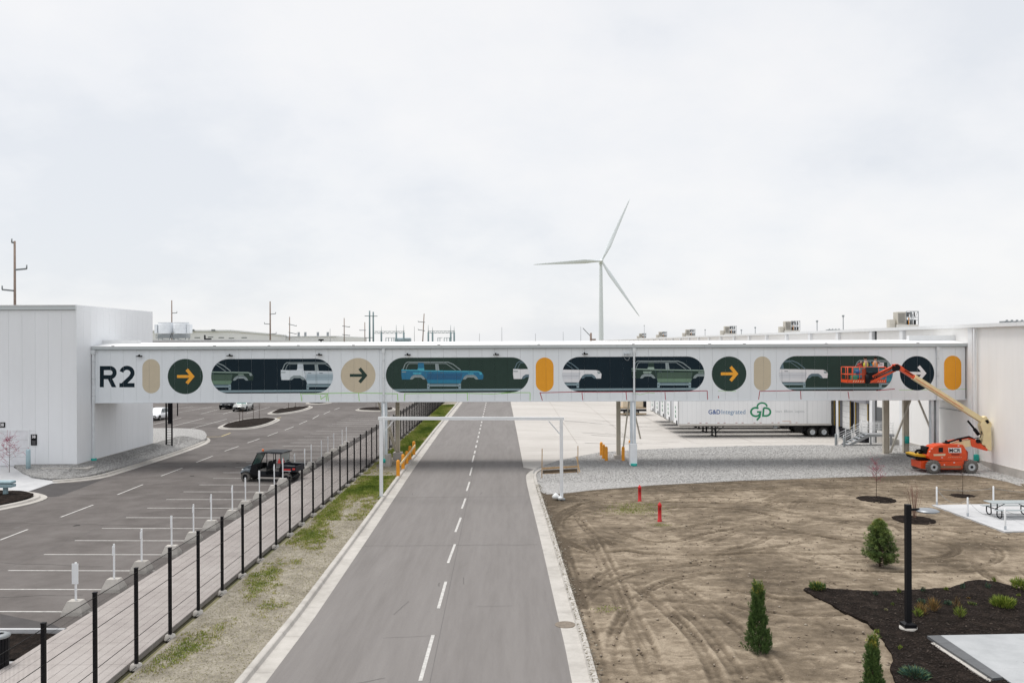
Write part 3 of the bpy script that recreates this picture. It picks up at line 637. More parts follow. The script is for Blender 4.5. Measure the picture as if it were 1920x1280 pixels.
def stroke(pts, w, closed=False):
    """mitred band along a line -> quads"""
    n = len(pts); L, R = [], []
    for i in range(n):
        a = pts[i-1] if i > 0 or closed else None; b = pts[(i+1) % n] if i < n-1 or closed else None; p = pts[i]
        d1 = d2 = None
        if a: l = math.dist(a, p) or 1; d1 = ((p[0]-a[0])/l, (p[1]-a[1])/l)
        if b: l = math.dist(b, p) or 1; d2 = ((b[0]-p[0])/l, (b[1]-p[1])/l)
        d1 = d1 or d2; d2 = d2 or d1
        n1, n2 = (-d1[1], d1[0]), (-d2[1], d2[0]); m = (n1[0]+n2[0], n1[1]+n2[1]); k = m[0]**2+m[1]**2
        s = w/2*2/max(k, .5); L.append((p[0]+m[0]*s, p[1]+m[1]*s)); R.append((p[0]-m[0]*s, p[1]-m[1]*s))
    rng = range(n if closed else n-1)
    return [[L[i], L[(i+1) % n], R[(i+1) % n], R[i]] for i in rng]
def FP(pts): return [F(*p) for p in pts]
SC = BY0/FL
# lettering R2
mb = MB(); z1 = lambda X, Y: F(160+X/7.385, 640+Y/7.385); w = 57/7.385*SC
Rp = [z1(229, 340), z1(229, 632)]; bowl = [z1(229, 368), z1(345, 368)]+[z1(345+61*math.sin(a), 431-62*math.cos(a)) for a in [PI*k/12 for k in range(1, 12)]]+[z1(345, 493), z1(229, 493)]
for S in (Rp, bowl): [paint(mb, q, BY0-.004-.001*(S is bowl)) for q in stroke(S, w)]
paint(mb, [z1(300, 494), z1(362, 494), z1(430, 632), z1(366, 632)], BY0-.0065)
two = [z1(577-77*math.cos(math.radians(-8)), 428)]+[z1(577-77*math.cos(a), 434-72*math.sin(a)) for a in [math.radians(d) for d in range(8, 205, 14)]]
two = [z1(577-77*math.cos(math.radians(d)), 436-72*math.sin(math.radians(d))) for d in range(12, 206, 14)]+[z1(630, 492), z1(512, 606)]
[paint(mb, q, BY0-.004) for q in stroke(two, w)]
paint(mb, [z1(472, 576), z1(682, 576), z1(682, 633), z1(472, 633)], BY0-.0055)
put('lettering', mb, NAVY, bridge)
# capsules and discs
def cap_px(x0, x1, y0, y1):
    xm = (x0+x1)/2; a, b = F(x0, (y0+y1)/2), F(x1, (y0+y1)/2); t, bt = F(xm, y0), F(xm, y1); return capsule(a[0], b[0], bt[1], t[1])
def arrow(cx, cy, mat, par, s=1.0):
    mb = MB(); f = lambda x, y: F(cx+x*s, cy+y*s)
    [paint(mb, q, BY0-.010) for q in stroke([f(-15.5, 0), f(11, 0)], 5.4*s*SC)]
    [paint(mb, q, BY0-.0115) for q in stroke([f(2.8, -13), f(13.6, 0), f(2.8, 13)], 6.0*s*SC)]
    put('arrow', mb, mat, par)
for (x0, x1, y0, y1, m) in ((267, 300, 673, 737, TAN), (1004.5, 1038, 670, 734, ORG), (1413.5, 1445.5, 668, 732, TAN), (1770, 1802.5, 666.5, 731, ORG)):
    mb = MB(); paint(mb, cap_px(x0, x1, y0, y1), BY0-.004); put('painted_capsule', mb, m, bridge)
for (cx, cy, r, m, am) in ((347.5, 705.5, 33, FOREST, SAF), (671.5, 703.5, 32.6, TAN, FOREST), (1367, 700.5, 32.5, FOREST, SAF), (1719.5, 699.5, 32.2, NAVY, WTM)):
    mb = MB(); paint(mb, cap_px(cx-r, cx+r, cy-r, cy+r), BY0-.004); o = put('painted_disc', mb, m, bridge); arrow(cx, cy, am, o)
def CM(n, c): return M('mural_'+n, c, .55, var=0)
GRYL, GRYD, GRYB = CM('grey', (.30, .36, .37)), CM('slate', (.13, .20, .24)), CM('rail', (.26, .36, .40))
PAL = {'blue': (CM('blue', (.015, .165, .31)), CM('blue_dark', (.010, .11, .24)), CM('blue_light', (.07, .42, .55)), CM('blue_mid', (.014, .20, .34))),
       'green': (CM('green', (.075, .135, .085)), CM('green_dark', (.06, .11, .075)), CM('green_light', (.33, .44, .38)), CM('green_mid', (.15, .25, .17))),
       'silver': (CM('silver', (.56, .63, .68)), CM('silver_dark', (.36, .46, .52)), CM('silver_light', (.70, .76, .80)), CM('silver_mid', (.52, .62, .68))),
       'white': (CM('white', (.76, .77, .80)), CM('white_dark', (.68, .70, .74)), CM('white_light', (.83, .84, .86)), CM('white_mid', (.76, .77, .80))),
       'teal': (CM('teal', (.015, .20, .28)), CM('teal_dark', (.012, .16, .24)), CM('teal_light', (.10, .36, .40)), CM('teal_mid', (.02, .25, .33)))}
LINE = CM('line', (.10, .14, .17))
def mural_car(x0px, ypx, pal, clip, par, drawn=True):
    """side view of a boxy wheel-less car, front to the right; art units are the zoomed photo's (5.647 per px)"""
    c0, cd, cl, cm = PAL[pal]; mb = MB(); k = 5.647; f = lambda x, y: F(x0px+(x-297)/k, ypx+(y-160)/k); P = lambda pts: [f(*p) for p in pts]
    lay = [0]
    def pg(m, pts, up=1): mb.mat(m); paint(mb, P(pts), BY0-.008-.0012*up, clip)
    def st(m, pts, w, up=2):
        mb.mat(m)
        for q in stroke(P(pts), w/k*SC): paint(mb, q, BY0-.008-.0012*up, clip)
    body = [(298, 246), (470, 242), (545, 250), (870, 254), (1000, 256), (1110, 262), (1148, 274), (1166, 300), (1160, 346), (1112, 347), (1092, 322), (1062, 308), (1005, 308), (965, 322), (945, 345), (925, 388), (577, 388), (560, 345), (540, 322), (505, 308), (440, 308), (410, 322), (390, 347), (304, 347), (297, 300)]
    pg(c0, body)
    pg(cd, [(572, 285), (945, 285), (930, 350), (566, 350)], 2); pg(cm, [(568, 350), (940, 350), (922, 388), (577, 388)], 2)
    pg(cl, [(298, 241), (540, 250), (1110, 258), (1145, 270), (1145, 276), (1105, 268), (540, 259), (298, 251)], 3)
    pg(cl, [(418, 274), (515, 274), (500, 291), (425, 291)], 3); pg(cl, [(1000, 280), (1062, 280), (1062, 290), (1008, 290)], 3)
    if pal in ('silver',): pg(cl, [(300, 252), (545, 252), (560, 300), (530, 318), (500, 306), (440, 306), (405, 325), (385, 345), (310, 345)], 2)
    for dx in (0, 560):
        pts = [(388+dx, 346), (402+dx, 318), (432+dx, 299), (505+dx, 299), (534+dx, 318), (552+dx, 346), (526+dx, 346), (503+dx, 326), (438+dx, 326), (414+dx, 346)]
        if dx == 0 or True: pg(GRYL if pal != 'white' else GRYD, pts, 4)
        st(LINE, [(402+dx, 330), (440+dx, 308), (500+dx, 308), (532+dx, 330)], 3, 5)
    pg(cl if pal == 'blue' else c0, [(474, 172), (534, 172), (540, 252), (466, 252), (472, 228)], 3)
    if pal != 'white': pg(cl, [(472, 228), (534, 228), (540, 252), (462, 252)], 4)
    if pal == 'blue': pg(c0, [(474, 172), (534, 172), (536, 228), (474, 228)], 5)
    fr = GRYL if pal != 'white' else GRYD
    st(fr, [(312, 244), (338, 182), (362, 164), (790, 164), (845, 186), (925, 248)], 9, 4); st(fr, [(345, 240), (366, 190), (382, 178), (770, 178), (870, 248)], 6, 4)
    pg(fr, [(655, 178), (688, 178), (700, 250), (660, 250)], 4); st(LINE, [(676, 178), (680, 386)], 2.2, 6)
    st(LINE, [(930, 256), (930, 385)], 2.2, 6); st(LINE, [(545, 252), (575, 386)], 2.2, 6); st(LINE, [(570, 318), (935, 318)], 1.6, 6)
    pg(LINE, [(585, 272), (620, 272), (620, 278), (585, 278)], 6); pg(LINE, [(705, 272), (742, 272), (742, 278), (705, 278)], 6)
    pg(GRYL, [(300, 262), (350, 262), (345, 272), (302, 272)], 5); pg(GRYL if pal != 'blue' else cl, [(1118, 275), (1150, 276), (1155, 296), (1130, 298)], 5)
    # floor pan below the sills
    pg(GRYD, [(572, 392), (928, 392), (928, 402), (572, 402)], 2); pg(GRYB, [(585, 403), (915, 403), (915, 420), (585, 420)], 3)
    for x in (570, 902): pg(GRYB, [(x, 390), (x+26, 390), (x+26, 446), (x, 446)], 4); pg(LINE, [(x+6, 412), (x+20, 412), (x+20, 424), (x+6, 424)], 5)
    if mb.v:
        put('painted_car', mb, None, par)
def mural(x0, x1, y0, y1, bgm, cars, rail_y, rail_h=3.6):
    c = cap_px(x0, x1, y0, y1); mb = MB(); paint(mb, c, BY0-.004); o = put('mural', mb, bgm, bridge)
    mb = MB().mat(GRYB); xm = (x0+x1)/2; sl = -.0049
    f = lambda x, y: F(x, y+(x-xm)*sl)
    paint(mb, [f(x0, rail_y), f(x1, rail_y), f(x1, rail_y+rail_h), f(x0, rail_y+rail_h)], BY0-.0075, c)
    mb.mat(CM('under_rail', (.012, .02, .022)))
    paint(mb, [f(x0, rail_y+rail_h+1.2), f(x1, rail_y+rail_h+1.2), f(x1, rail_y+rail_h+2.6), f(x0, rail_y+rail_h+2.6)], BY0-.0076, c)
    put('painted_rail', mb, None, o)
    for (x, y, pal) in cars: mural_car(x, y, pal, c, o)
mural(396, 624.5, 672.5, 737, NAVY, [(321.5, 680, 'green'), (526.5, 679, 'silver')], 731)
mural(723.5, 992, 670, 735.5, FOREST, [(752.6, 678, 'blue'), (962, 677, 'white')], 728.8)
mural(1054, 1321, 668.5, 733.5, NAVY, [(974, 676.3, 'white'), (1184, 676, 'green')], 727.6)
mural(1461, 1674, 667, 732, FOREST, [(1398.5, 675.5, 'white'), (1600, 675, 'teal')], 726)
# marking lines sprayed along the bottom edge
GRNL = CM('spray_green', (.30, .66, .12)); REDL = CM('spray_red', (.38, .005, .035))
def scrawl(m, segs, w=.9):
    w *= 1.35
    mb = MB()
    for s in segs:
        p = [F(x+random.uniform(-.2, .2), y+random.uniform(-.3, .3)) for x, y in s]
        for q in stroke(p, w*SC): paint(mb, q, BY0-.0035)
    put('marking_line', mb, m, bridge, kind='stuff')
scrawl(GRNL, [[(564, 737), (566, 753)], [(566, 738), (614, 738), (616, 752)], [(601, 741), (602, 748), (612, 741), (612, 751)], [(600, 737.5), (672, 736.5), (745, 738)], [(672.5, 737), (674, 753)], [(745.5, 738), (746, 752)]], .9)
scrawl(GRNL, [[(758, 752), (759, 738), (800, 737), (877, 736.4)], [(876, 736.5), (877, 752)], [(877, 737), (925, 738), (950, 736), (994, 736)], [(994, 736), (994, 752)], [(940, 737.5), (958, 736)]], .8)
scrawl(REDL, [[(1017, 751), (1012.5, 736), (1075, 734.5), (1130, 734.6), (1200, 734), (1260, 733.5), (1326, 732)], [(1091, 736), (1093, 751)], [(1174, 735), (1175.5, 751)], [(1247, 735), (1248, 750)], [(1326, 732), (1327, 751)]], 1.0)
scrawl(REDL, [[(1422, 750), (1424.5, 733), (1486, 732), (1510, 731.5), (1600, 732)], [(1501, 733), (1502, 749)], [(1643, 732), (1678, 729)], [(1347, 742), (1347.4, 746)], [(1590, 734), (1592, 748)]], 1.0)
scrawl(GRNL, [[(1346, 732), (1380, 733)], [(1686, 731), (1812, 729)], [(1186, 736), (1200, 740), (1215, 736), (1228, 737)]], .45)
# fittings
for (x, y) in ((263, 667.5), (432.5, 666.5), (600, 665), (765.5, 665), (931, 664.5), (1097, 663.5)):
    X, Z = F(x, y); mb = MB().cbox((X+.04, BY0-.18, Z), (.30, .22, .09)); mb.cbox((X-.06, BY0-.05, Z+.04), (.09, .1, .16)); mb.cyl((X-.16, BY0-.2, Z), (X-.24, BY0-.2, Z-.02), .035, n=8)
    put('wall_light', mb, BLK, bridge)
X, Z = F(1173, 664); mb = MB().cbox((X, BY0-.12, Z), (.16, .2, .12)); mb.cbox((X+.25, BY0-.16, Z), (.22, .16, .14)); mb.tube([(X-.1, BY0-.06, Z+.1), (X-.1, BY0-.08, Z-.28), (X+.05, BY0-.09, Z-.46), (X+.22, BY0-.09, Z-.44), (X+.3, BY0-.08, Z-.15)], .015)
put('cable_box', mb, GALV, bridge)
for x in (213, 403, 560, 663, 823, 1010, 1187, 1395, 1548, 1720, 505, 1330): # roof clips
    X, Z = F(x, 648); put('roof_clip', MB().cbox((X, BY0-.1, 9.165), (.2, .08, .05)), DRK, bridge)
# downpipes down the face
def downpipe(px, ztop, zbot, w=.13, boot=True):
    X = F(px, 700)[0]; mb = MB().box(X-w/2, X+w/2, BY0-.17, BY0-.04, zbot, ztop); mb.box(X-w*.85, X+w*.85, BY0-.21, BY0-.03, ztop-.32, ztop)
    o = put('downpipe', mb, M('downpipe_paint', (.74, .77, .79), .45), bridge)
    for z in (ztop-.9, ztop-2.2, ztop-3.5): put('bracket', MB().box(X-w*.7, X+w*.7, BY0-.18, BY0-.02, z, z+.05), FASC, o)
    return X
Xp = downpipe(176.5, 8.88, .70, .17); put('pipe_boot', MB().cyl((Xp, BY0-.1, .35), (Xp, BY0-.1, .75), .20, n=14), TEAL, bridge)
for px in (719.5, 1188.5, 1757): downpipe(px, 8.88, 4.9)
# supporting frames under the bridge
def column_h(name, X, Y, zb, w=.34, mat=TANST, par=bridge, zt=ZB-.05):
    mb = MB().box(X-w/2, X+w/2, Y-.012, Y+.012, zb, zt); mb.box(X-w/2, X-w/2+.024, Y-.15, Y+.15, zb, zt); mb.box(X+w/2-.024, X+w/2, Y-.15, Y+.15, zb, zt)
    return put(name, mb, mat, par)
def white_leg(px, zb, block=None):
    X, _ = A(px, 800, BY0+.1); w = .40
    mb = MB().box(X-w/2, X-w/2+.11, BY0, BY0+.36, zb, ZB-.05); mb.box(X+w/2-.13, X+w/2, BY0, BY0+.36, zb, ZB-.05); mb.box(X-w/2+.112, X+w/2-.132, BY0+.1, BY0+.3, zb, ZB-.05)
    o = put('bridge_leg', mb, M('leg_paint', (.66, .72, .76), .5), bridge)
    mb = MB().cyl((X-.01, BY0-.05, zb+.1), (X-.01, BY0-.05, ZB-.1), .075, n=10); put('conduit', mb, WHT, o)
    return X, o
Xa, la = white_leg(720.8, .0)
put('footing', MB().bbox(Xa-.06, Xa+.46, BY0-.1, BY0+.6, -.05, .95), CONC, bridge)
put('pipe_boot', MB().cyl((Xa-.02, BY0-.12, .35), (Xa-.02, BY0-.12, .62), .13, n=12), TEAL, bridge)
Xb, lb = white_leg(1187, .0)
put('leg_wrap', MB().bbox(Xb-.27, Xb+.27, BY0-.16, BY0+.5, .05, 1.7), WHT, lb)
put('pipe_boot', MB().cyl((Xb+.02, BY0-.16, .02), (Xb+.02, BY0-.16, .22), .24, n=14), TEAL, bridge)
for (px, hs, zb) in ((745.8, -1, .6), (1159.5, 1, .32), (1661, 1, .35), (1698, 0, .4)):
    X = A(px, 800, BY1-.2)[0]; column_h('bridge_column', X, BY1-.2, zb, .32 if px < 1600 else .44)
    if px < 1690: put('footing', MB().bbox(X-.36, X+.36, BY1-.6, BY1+.15, -.1, zb), CONC, bridge)
Xc = A(745.8, 800, BY1-.2)[0]; Xd = A(1159.5, 800, BY1-.2)[0]; Xe = A(1661, 800, BY1-.2)[0]
YC = BY1-.35
mb = MB().beam((Xc-.1, YC, .7), (Xc-.75, BY0+1.2, ZB-.05), .1, .1); mb.beam((Xc-.15, YC, .7), (Xc-1.0, BY0+.6, ZB-.05), .1, .1); mb.beam((Xa+.3, BY0+.5, 3.9), (Xa+.1, BY0+1.4, 1.2), .09, .09); put('brace', mb, TANST, bridge)
mb = MB().beam((Xd+.3, YC, .35), (Xd+.85, YC-.1, ZB-.05), .11, .11); mb.beam((Xd+1.0, YC-.1, ZB-.05), (Xd+1.75, YC, 1.6), .11, .11); put('brace', mb, TANST, bridge)
mb = MB().beam((Xe+.28, YC, .42), (Xe+2.0, YC, ZB-.05), .13, .13); put('brace', mb, M('pale_brace', (.64, .61, .53), .55), bridge)
mb = MB().beam((Xe+2.45, YC, ZB-.05), (Xe+4.2, YC, .6), .13, .13); put('brace', mb, MATS['pale_brace'], bridge)
# right-hand leg with pipes by the lift
Xg = A(1751, 800, BY0+.3)[0]
mb = MB().box(Xg-.28, Xg-.10, BY0+.1, BY0+.5, .5, ZB-.05); mb.box(Xg+.1, Xg+.28, BY0+.1, BY0+.5, .5, ZB-.05); o = put('bridge_leg', mb, MATS['leg_paint'], bridge)
put('conduit', MB().cyl((Xg, BY0+.2, .5), (Xg, BY0+.2, ZB-.05), .06, n=10), GREYM, o)
put('pipe_boot', MB().cyl((A(1697, 830, BY1-.3)[0]+.02, BY1-.62, 1.2), (A(1697, 830, BY1-.3)[0]+.02, BY1-.62, 1.75), .17, n=12), TEAL, bridge)
# ------------------------------------------------------------------ WEST BUILDING
wb = thing('west_building', 'tall white panelled building with a numbered garage door at the bridge\'s left end', 'building', (WX0-8, 69, .59))
WY0, WY1, WZ0, WZ1 = 62.7, 76.0, .62, 12.1
put('wall_core', MB().box(WX0-40, WX0-.07, WY0+.07, WY1, .3, WZ1-.1), PBACK, wb)
fj = [A(x, 700, WY0)[0] for x in (143, 116, 90.5, 66, 41.5, 16.5, -8, -33, -58, -83)]
for a, b in zip(fj, fj[1:]):
    for (za, zb_) in ((WZ0, 11.8),):
        if b < A(53, 700, WY0)[0]: za = A(20, 808, WY0)[1]+.02
        put('panel', MB().box(b+.005, a-.005, WY0-.0, WY0+.06, za, zb_), PL, wb)
put('panel', MB().box(A(54.5, 700, WY0)[0], fj[3]-.008, WY0, WY0+.06, WZ0, A(20, 808, WY0)[1]+.01), PL, wb)
xx = fj[-1]
while xx > WX0-40: put('panel', MB().box(xx-1.0, xx-.01, WY0, WY0+.06, WZ0, 11.8), PL, wb); xx -= 1.01
put('fascia', MB().box(fj[-1]-14, WX0-.01, WY0-.16, WY0+.2, 11.82, 12.08), FASC, wb)
put('coping', MB().box(fj[-1]-14, WX0-.01, WY0-.2, WY0+.24, 12.085, 12.16), ROOFW, wb)
sp = (WY1-WY0)/13
pm2, pc2 = MB().box(WX0-.06, WX0, WY0+.005, WY0+sp-.005, WZ0, 12.16).mesh('side_panel'); pm2.materials.append(PL)
for i in range(13): inst('side_panel', pm2, wb, (pc2.x, WY0+sp*(i+.5), pc2.z))
put('corner_trim', MB().box(WX0-.09, WX0+.012, WY0-.02, WY0+.004, WZ0, 12.2), PL, wb)
put('plinth', MB().box(WX0-.3, WX0+.10, WY0-.08, WY1, .25, WZ0-.01), CONC, wb)
put('plinth', MB().box(A(56, 870, WY0)[0], WX0+.06, WY0-.10, WY0-.082, .25, WZ0-.01), CONC, wb)
put('roof', MB().box(WX0-40, WX0-.02, WY0+.2, WY1, 11.98, 12.05), ROOFW, wb)
put('walk_ledge', MB().bbox(A(78, 877, 61.7)[0], A(168, 877, 61.7)[0], 61.5, 62.58, .2, .5), CONC, wb)
# garage door: recessed sections
gx0, gx1 = fj[-1]+.02, A(53.5, 840, WY0)[0]; gz1 = A(20, 808, WY0)[1]
put('door_frame', MB().box(gx1-.02, gx1+.10, WY0-.03, WY0-.002, WZ0-.1, gz1+.1).box(gx0, gx1-.02, WY0-.03, WY0-.002, gz1, gz1+.1), WHT, wb)
for i in range(4):
    z = WZ0-.1+(gz1-WZ0+.1)*i/4; put('door_section', MB().box(gx0, gx1-.03, WY0+.005, WY0+.05, z+.006, z+(gz1-WZ0+.1)/4-.006), M('garage_white', (.80, .81, .84), .5), wb)
def text_mb(body, x0, z0, x1, z1, y, mb=None, bold=0.0, shear=0, facing='-y'):
    """flat letters fitted to a rectangle on a plane facing the camera (-y) or facing -x"""
    c = bpy.data.curves.new('t', 'FONT'); c.body = body; c.offset = bold; c.shear = shear; c.resolution_u = 3
    o = bpy.data.objects.new('t', c); COL.objects.link(o); bpy.context.view_layer.update()
    me = bpy.data.meshes.new_from_object(o.evaluated_get(bpy.context.evaluated_depsgraph_get()))
    vs = [v.co.copy() for v in me.vertices]; fs = [tuple(p.vertices) for p in me.polygons]
    bpy.data.objects.remove(o); bpy.data.curves.remove(c); bpy.data.meshes.remove(me)
    a0, a1 = min(v.x for v in vs), max(v.x for v in vs); b0, b1 = min(v.y for v in vs), max(v.y for v in vs)
    mb = mb or MB(); q = []
    for v in vs:
        X = x0+(v.x-a0)/(a1-a0)*(x1-x0); Z = z0+(v.y-b0)/(b1-b0)*(z1-z0); q.append((X, y, Z) if facing == '-y' else (y, X, Z))
    return mb.add(q, fs)
def rect_px(x0, y0, x1, y1, Y): a = A(x0, y1, Y); b = A(x1, y0, Y); return a[0], a[1], b[0], b[1]
for (r, tr, l) in (((-9, 791.5, 10, 801), (1, 793, 8, 799), 'number sign above the garage door'), ((58.5, 814, 69.5, 834.5), (60.5, 815.5, 67.5, 821), 'black number sign beside the garage door')):
    x0, z0, x1, z1_ = rect_px(*r, WY0); o = put('number_sign', MB().box(x0, x1, WY0-.05, WY0-.01, z0, z1_), BLK, wb)
    tx0, tz0, tx1, tz1 = rect_px(*tr, WY0); put('number', text_mb('38', tx0, tz0, tx1, tz1, WY0-.053, bold=.03), WTM, o)
    if r[2] > 50:
        mb = MB()
        for i in range(5): z = z0+.10+i*.055; mb.box(x0+.08, x1-.08, WY0-.052, WY0-.0505, z, z+.018)
        put('small_print', mb, M('sign_grey', (.25, .25, .26), .6, var=0), o)
# light-blue bollard at the garage
X, Y = A(53, 872, 61.6)[0], 61.6
bl = put('bollard', MB().lathe((X, Y, .45), [(.001, 0), (.15, 0), (.15, 1.32), (.12, 1.38), (.001, 1.40)], n=16), M('pale_blue_paint', (.40, .55, .60), .5)); tag(bl, 'pale blue bollard beside the garage door', 'bollard')
# ------------------------------------------------------------------ EAST BUILDING
eb = thing('east_building', 'very long white warehouse with pilasters and loading docks on the right', 'building', (50, 120, 0))
ET = 10.55
put('wall_core', MB().box(WX1+.08, WX1+60, 44, 480, -1.2, ET-.25), PBACK, eb)
put('roof', MB().box(WX1-.02, WX1+60, 44, 480, ET-.24, ET-.2), ROOFW, eb)
yy = 46.0; epm, epc = MB().box(WX1, WX1+.06, 0, .993, -.9, ET-.27).mesh('panel'); epm.materials.append(PR)
DOCKS = [83.9+4.3*i for i in range(14)]
while yy < 81.0: inst('panel', epm, eb, (epc.x, yy+.5, epc.z)); yy += 1.0
PIL = [75.4+8.5*0, 82.4-.6]+[82.4+8.45*k-.6 for k in range(1, 46)]
prev = 81.0
for p in PIL[1:]:
    nx_ = p+8.45
    if nx_ > 480: break
    put('wall_bay', MB().box(WX1+.02, WX1+.07, max(p+.3, 81.05), nx_-.3, 4.3, ET-.27), PR, eb)
pil, pcc = MB().bbox(WX1-.28, WX1+.05, -.32, .32, -1.0, ET-.27, b=.02).mesh('pilaster'); pil.materials.append(M('pilaster_paint', (.80, .81, .82), .5, var=.05))
for p in PIL: inst('pilaster', pil, eb, (pcc.x, p, pcc.z))
inst('pilaster', pil, eb, (pcc.x+.1, 64.2, pcc.z))
k = 0; y = 44.0
while y < 470: put('coping', MB().box(WX1-.34, WX1+.4, y+.01, min(y+14, 480)-.01, ET-.265, ET), ROOFW, eb); y += 14
put('lower_wall', MB().box(WX1+.03, WX1+.07, 145, 480, -1.1, 4.3), PR, eb)
put('base_flashing', MB().box(WX1-.05, WX1-.002, 46, 81, -.9, .62), CONC, eb)
# loading docks
DKB = M('dock_black', (.018, .018, .022), .8, var=.1); DKW = M('dock_door_white', (.80, .80, .79), .5); DKY = M('dock_yellow', (.50, .33, .05), .6, var=.15); DKG = M('dock_grey', (.22, .22, .24), .8)
def dock(Y, first=False):
    z0, z1 = .45, 3.35
    d = put('dock_door', MB().box(WX1-.02, WX1+.02, Y-1.25, Y+1.25, z0, z1), DKW, eb)
    for i in range(1, 5): put('door_seam', MB().box(WX1-.026, WX1-.021, Y-1.25, Y+1.25, z0+i*.58-.01, z0+i*.58+.01), GREYM, d)
    put('dock_wall', MB().box(WX1-.0, WX1+.05, Y-2.15, Y-1.75, -.9, 4.28).box(WX1, WX1+.05, Y+1.75, Y+2.15, -.9, 4.28).box(WX1, WX1+.05, Y-1.75, Y+1.75, -.9, z0-.01), PR, eb)
    for s in (-1, 1): 
        a, b = sorted((Y+s*1.27, Y+s*1.74)); put('shelter_side', MB().box(WX1-.26, WX1+.02, a, b, z0-.2, 4.2), DKB, eb)
        a, b = sorted((Y+s*1.40, Y+s*1.50)); put('shelter_strip', MB().box(WX1-.285, WX1-.262, a, b, z0+.1, 3.4), DKY, eb)
        a, b = sorted((Y+s*1.256, Y+s*1.268)); put('shelter_strip', MB().box(WX1-.25, WX1-.03, a, b, z0+.1, 3.3), DKG, eb)
    put('dock_canopy', MB().box(WX1-.6, WX1+.03, Y-1.76, Y+1.76, 3.4, 4.25), DKG, eb)
    put('dock_leveller', MB().box(WX1-.4, WX1-.003, Y-1.1, Y+1.1, -.55, z0-.02), DKB, eb)
for i, Y in enumerate(DOCKS): dock(Y)
# personnel door with window, near the stairs
dY = A(1651, 800, 75.6)[0]
put('door', MB().box(WX1-.05, WX1-.004, 79.9, 80.9, 1.05, 3.2), M('door_grey', (.10, .105, .11), .5), eb)
put('pipe_run', MB().cyl((WX1-.08, 65.2, 4.0), (WX1-.08, 70.5, 4.0), .02, n=6), GREYM, eb)
X_, Y_ = 33.95, 63.4
put('downpipe', MB().box(X_-.03, X_+.13, Y_, Y_+.16, .7, ET-.3), WHT, eb); put('pipe_boot', MB().bbox(33.84, 34.14, 63.2, 63.45, .55, 1.0), TEAL, eb)
put('pipe_boot', MB().ball((33.2, 69.0, .75), .26), TEAL, eb)
# rooftop units on the east building
ck = thing('rooftop_unit', 'largest rooftop unit with open steel frame nearest on the warehouse roof', 'rooftop unit', (38.4, 85, ET-.2), group='rooftop units in a row along the warehouse')
EGAL = M('unit_beige', (.50, .47, .41), .6, var=.1); EDK = M('unit_dark', (.03, .03, .03), .7)
def roof_unit(root):
    r = lambda n, m, mat, p=root: put(n, m, mat, p, local=True)
    r('curb', MB().box(-1.2, 1.2, -1.4, 0, 0, .7), M('unit_curb', (.58, .56, .52), .6))
    r('cabinet', MB().bbox(-1.1, -.15, -1.2, -.1, .72, 2.15), EGAL)
    mb = MB()
    for i in range(7): mb.box(-1.0+.11*i, -.95+.11*i, -1.24, -1.205, .85, 2.0)
    r('louvre', mb, M('louvre_grey', (.22, .21, .19), .6))
    mb = MB()
    for x in (-.1, .45, 1.25):
        for y in (-1.2, 0): mb.beam((x, y, .7), (x, y, 2.2), .06, .06)
    for z in (1.2, 1.5, 2.2): mb.beam((-.1, -1.2, z), (1.25, -1.2, z), .05, .05); mb.beam((1.25, -1.2, z), (1.25, 0, z), .05, .05)
    for x in (.1, .5, .9): mb.beam((x, -1.2, 1.5), (x+.3, -1.2, 2.2), .04, .04)
    r('frame', mb, GREYM)
    r('condenser', MB().bbox(-.02, 1.15, -.9, -.1, .72, 1.28), EDK); r('coil', MB().bbox(.02, 1.1, -.8, -.1, 1.6, 2.12), M('coil_dark', (.12, .12, .12), .7))
    mb = MB(); mb.cyl((.35, -1.0, .7), (.35, -1.0, 1.9), .06); mb.cyl((.75, -1.0, .7), (.75, -1.0, 2.1), .07); r('pipe', mb, WHT)
    r('duct', MB().bbox(-1.9, -1.25, -1.0, -.2, .3, 1.3), EGAL)
    r('conduit', MB().cyl((.2, -1.1, .7), (.2, -1.1, 1.5), .04), YELP)
roof_unit(ck)
ck.scale = (.86, .9, .86)
for i, (Y, l) in enumerate(((119.5, 'second rooftop unit from the near end of the warehouse'), (153, 'third rooftop unit along the warehouse roof, smaller in the distance'), (187, 'fourth rooftop unit along the warehouse roof'), (221, 'fifth rooftop unit along the warehouse roof'), (255, 'farthest rooftop unit on the warehouse roof, near the turbine'))):
    copy_tree(ck, (38.4, Y, ET-.2), label=l)
for i, (px, Y, h, l) in enumerate(((1532, 105, 1.5, 'thin roof vent pipe between the two largest rooftop units'), (1581, 98, 1.9, 'taller roof vent pipe next to the largest rooftop unit'), (1416, 135, 1.3, 'roof vent pipe left of the second rooftop unit'), (1322, 175, 1.6, 'small roof vent pipe between third and fourth units'), (1208, 245, 4.0, 'thin mast standing on the far warehouse roof'), (1390, 141, 1.0, 'shortest roof vent pipe, left of the second rooftop unit'))):
    X = A(px, 600, Y)[0]; mb = MB().cyl((X, Y, ET-.2), (X, Y, ET-.2+h), .05, n=8); mb.cyl((X, Y, ET-.3+h), (X, Y, ET-.1+h), .14, n=8)
    o = put('vent_pipe', mb, GREYM); tag(o, l, 'vent pipe', 'vent pipes on the warehouse roof')
for (px, Y, l) in ((1562, 95, 'low flat roof hatch by the vent pipes'), (1897, 60, 'low cable tray on the near roof edge at the right')):
    X, Z = A(px, 608 if px < 1800 else 590, Y); mb = MB().box(X-.7, X+.7, Y-.3, Y+.3, ET-.19, ET+.12); 
    for k in range(4): mb.box(X-.6+.35*k, X-.45+.35*k, Y-.35, Y-.31, ET-.1, ET+.2)
    tag(put('roof_hatch', mb, GREYM), l, 'roof fitting')
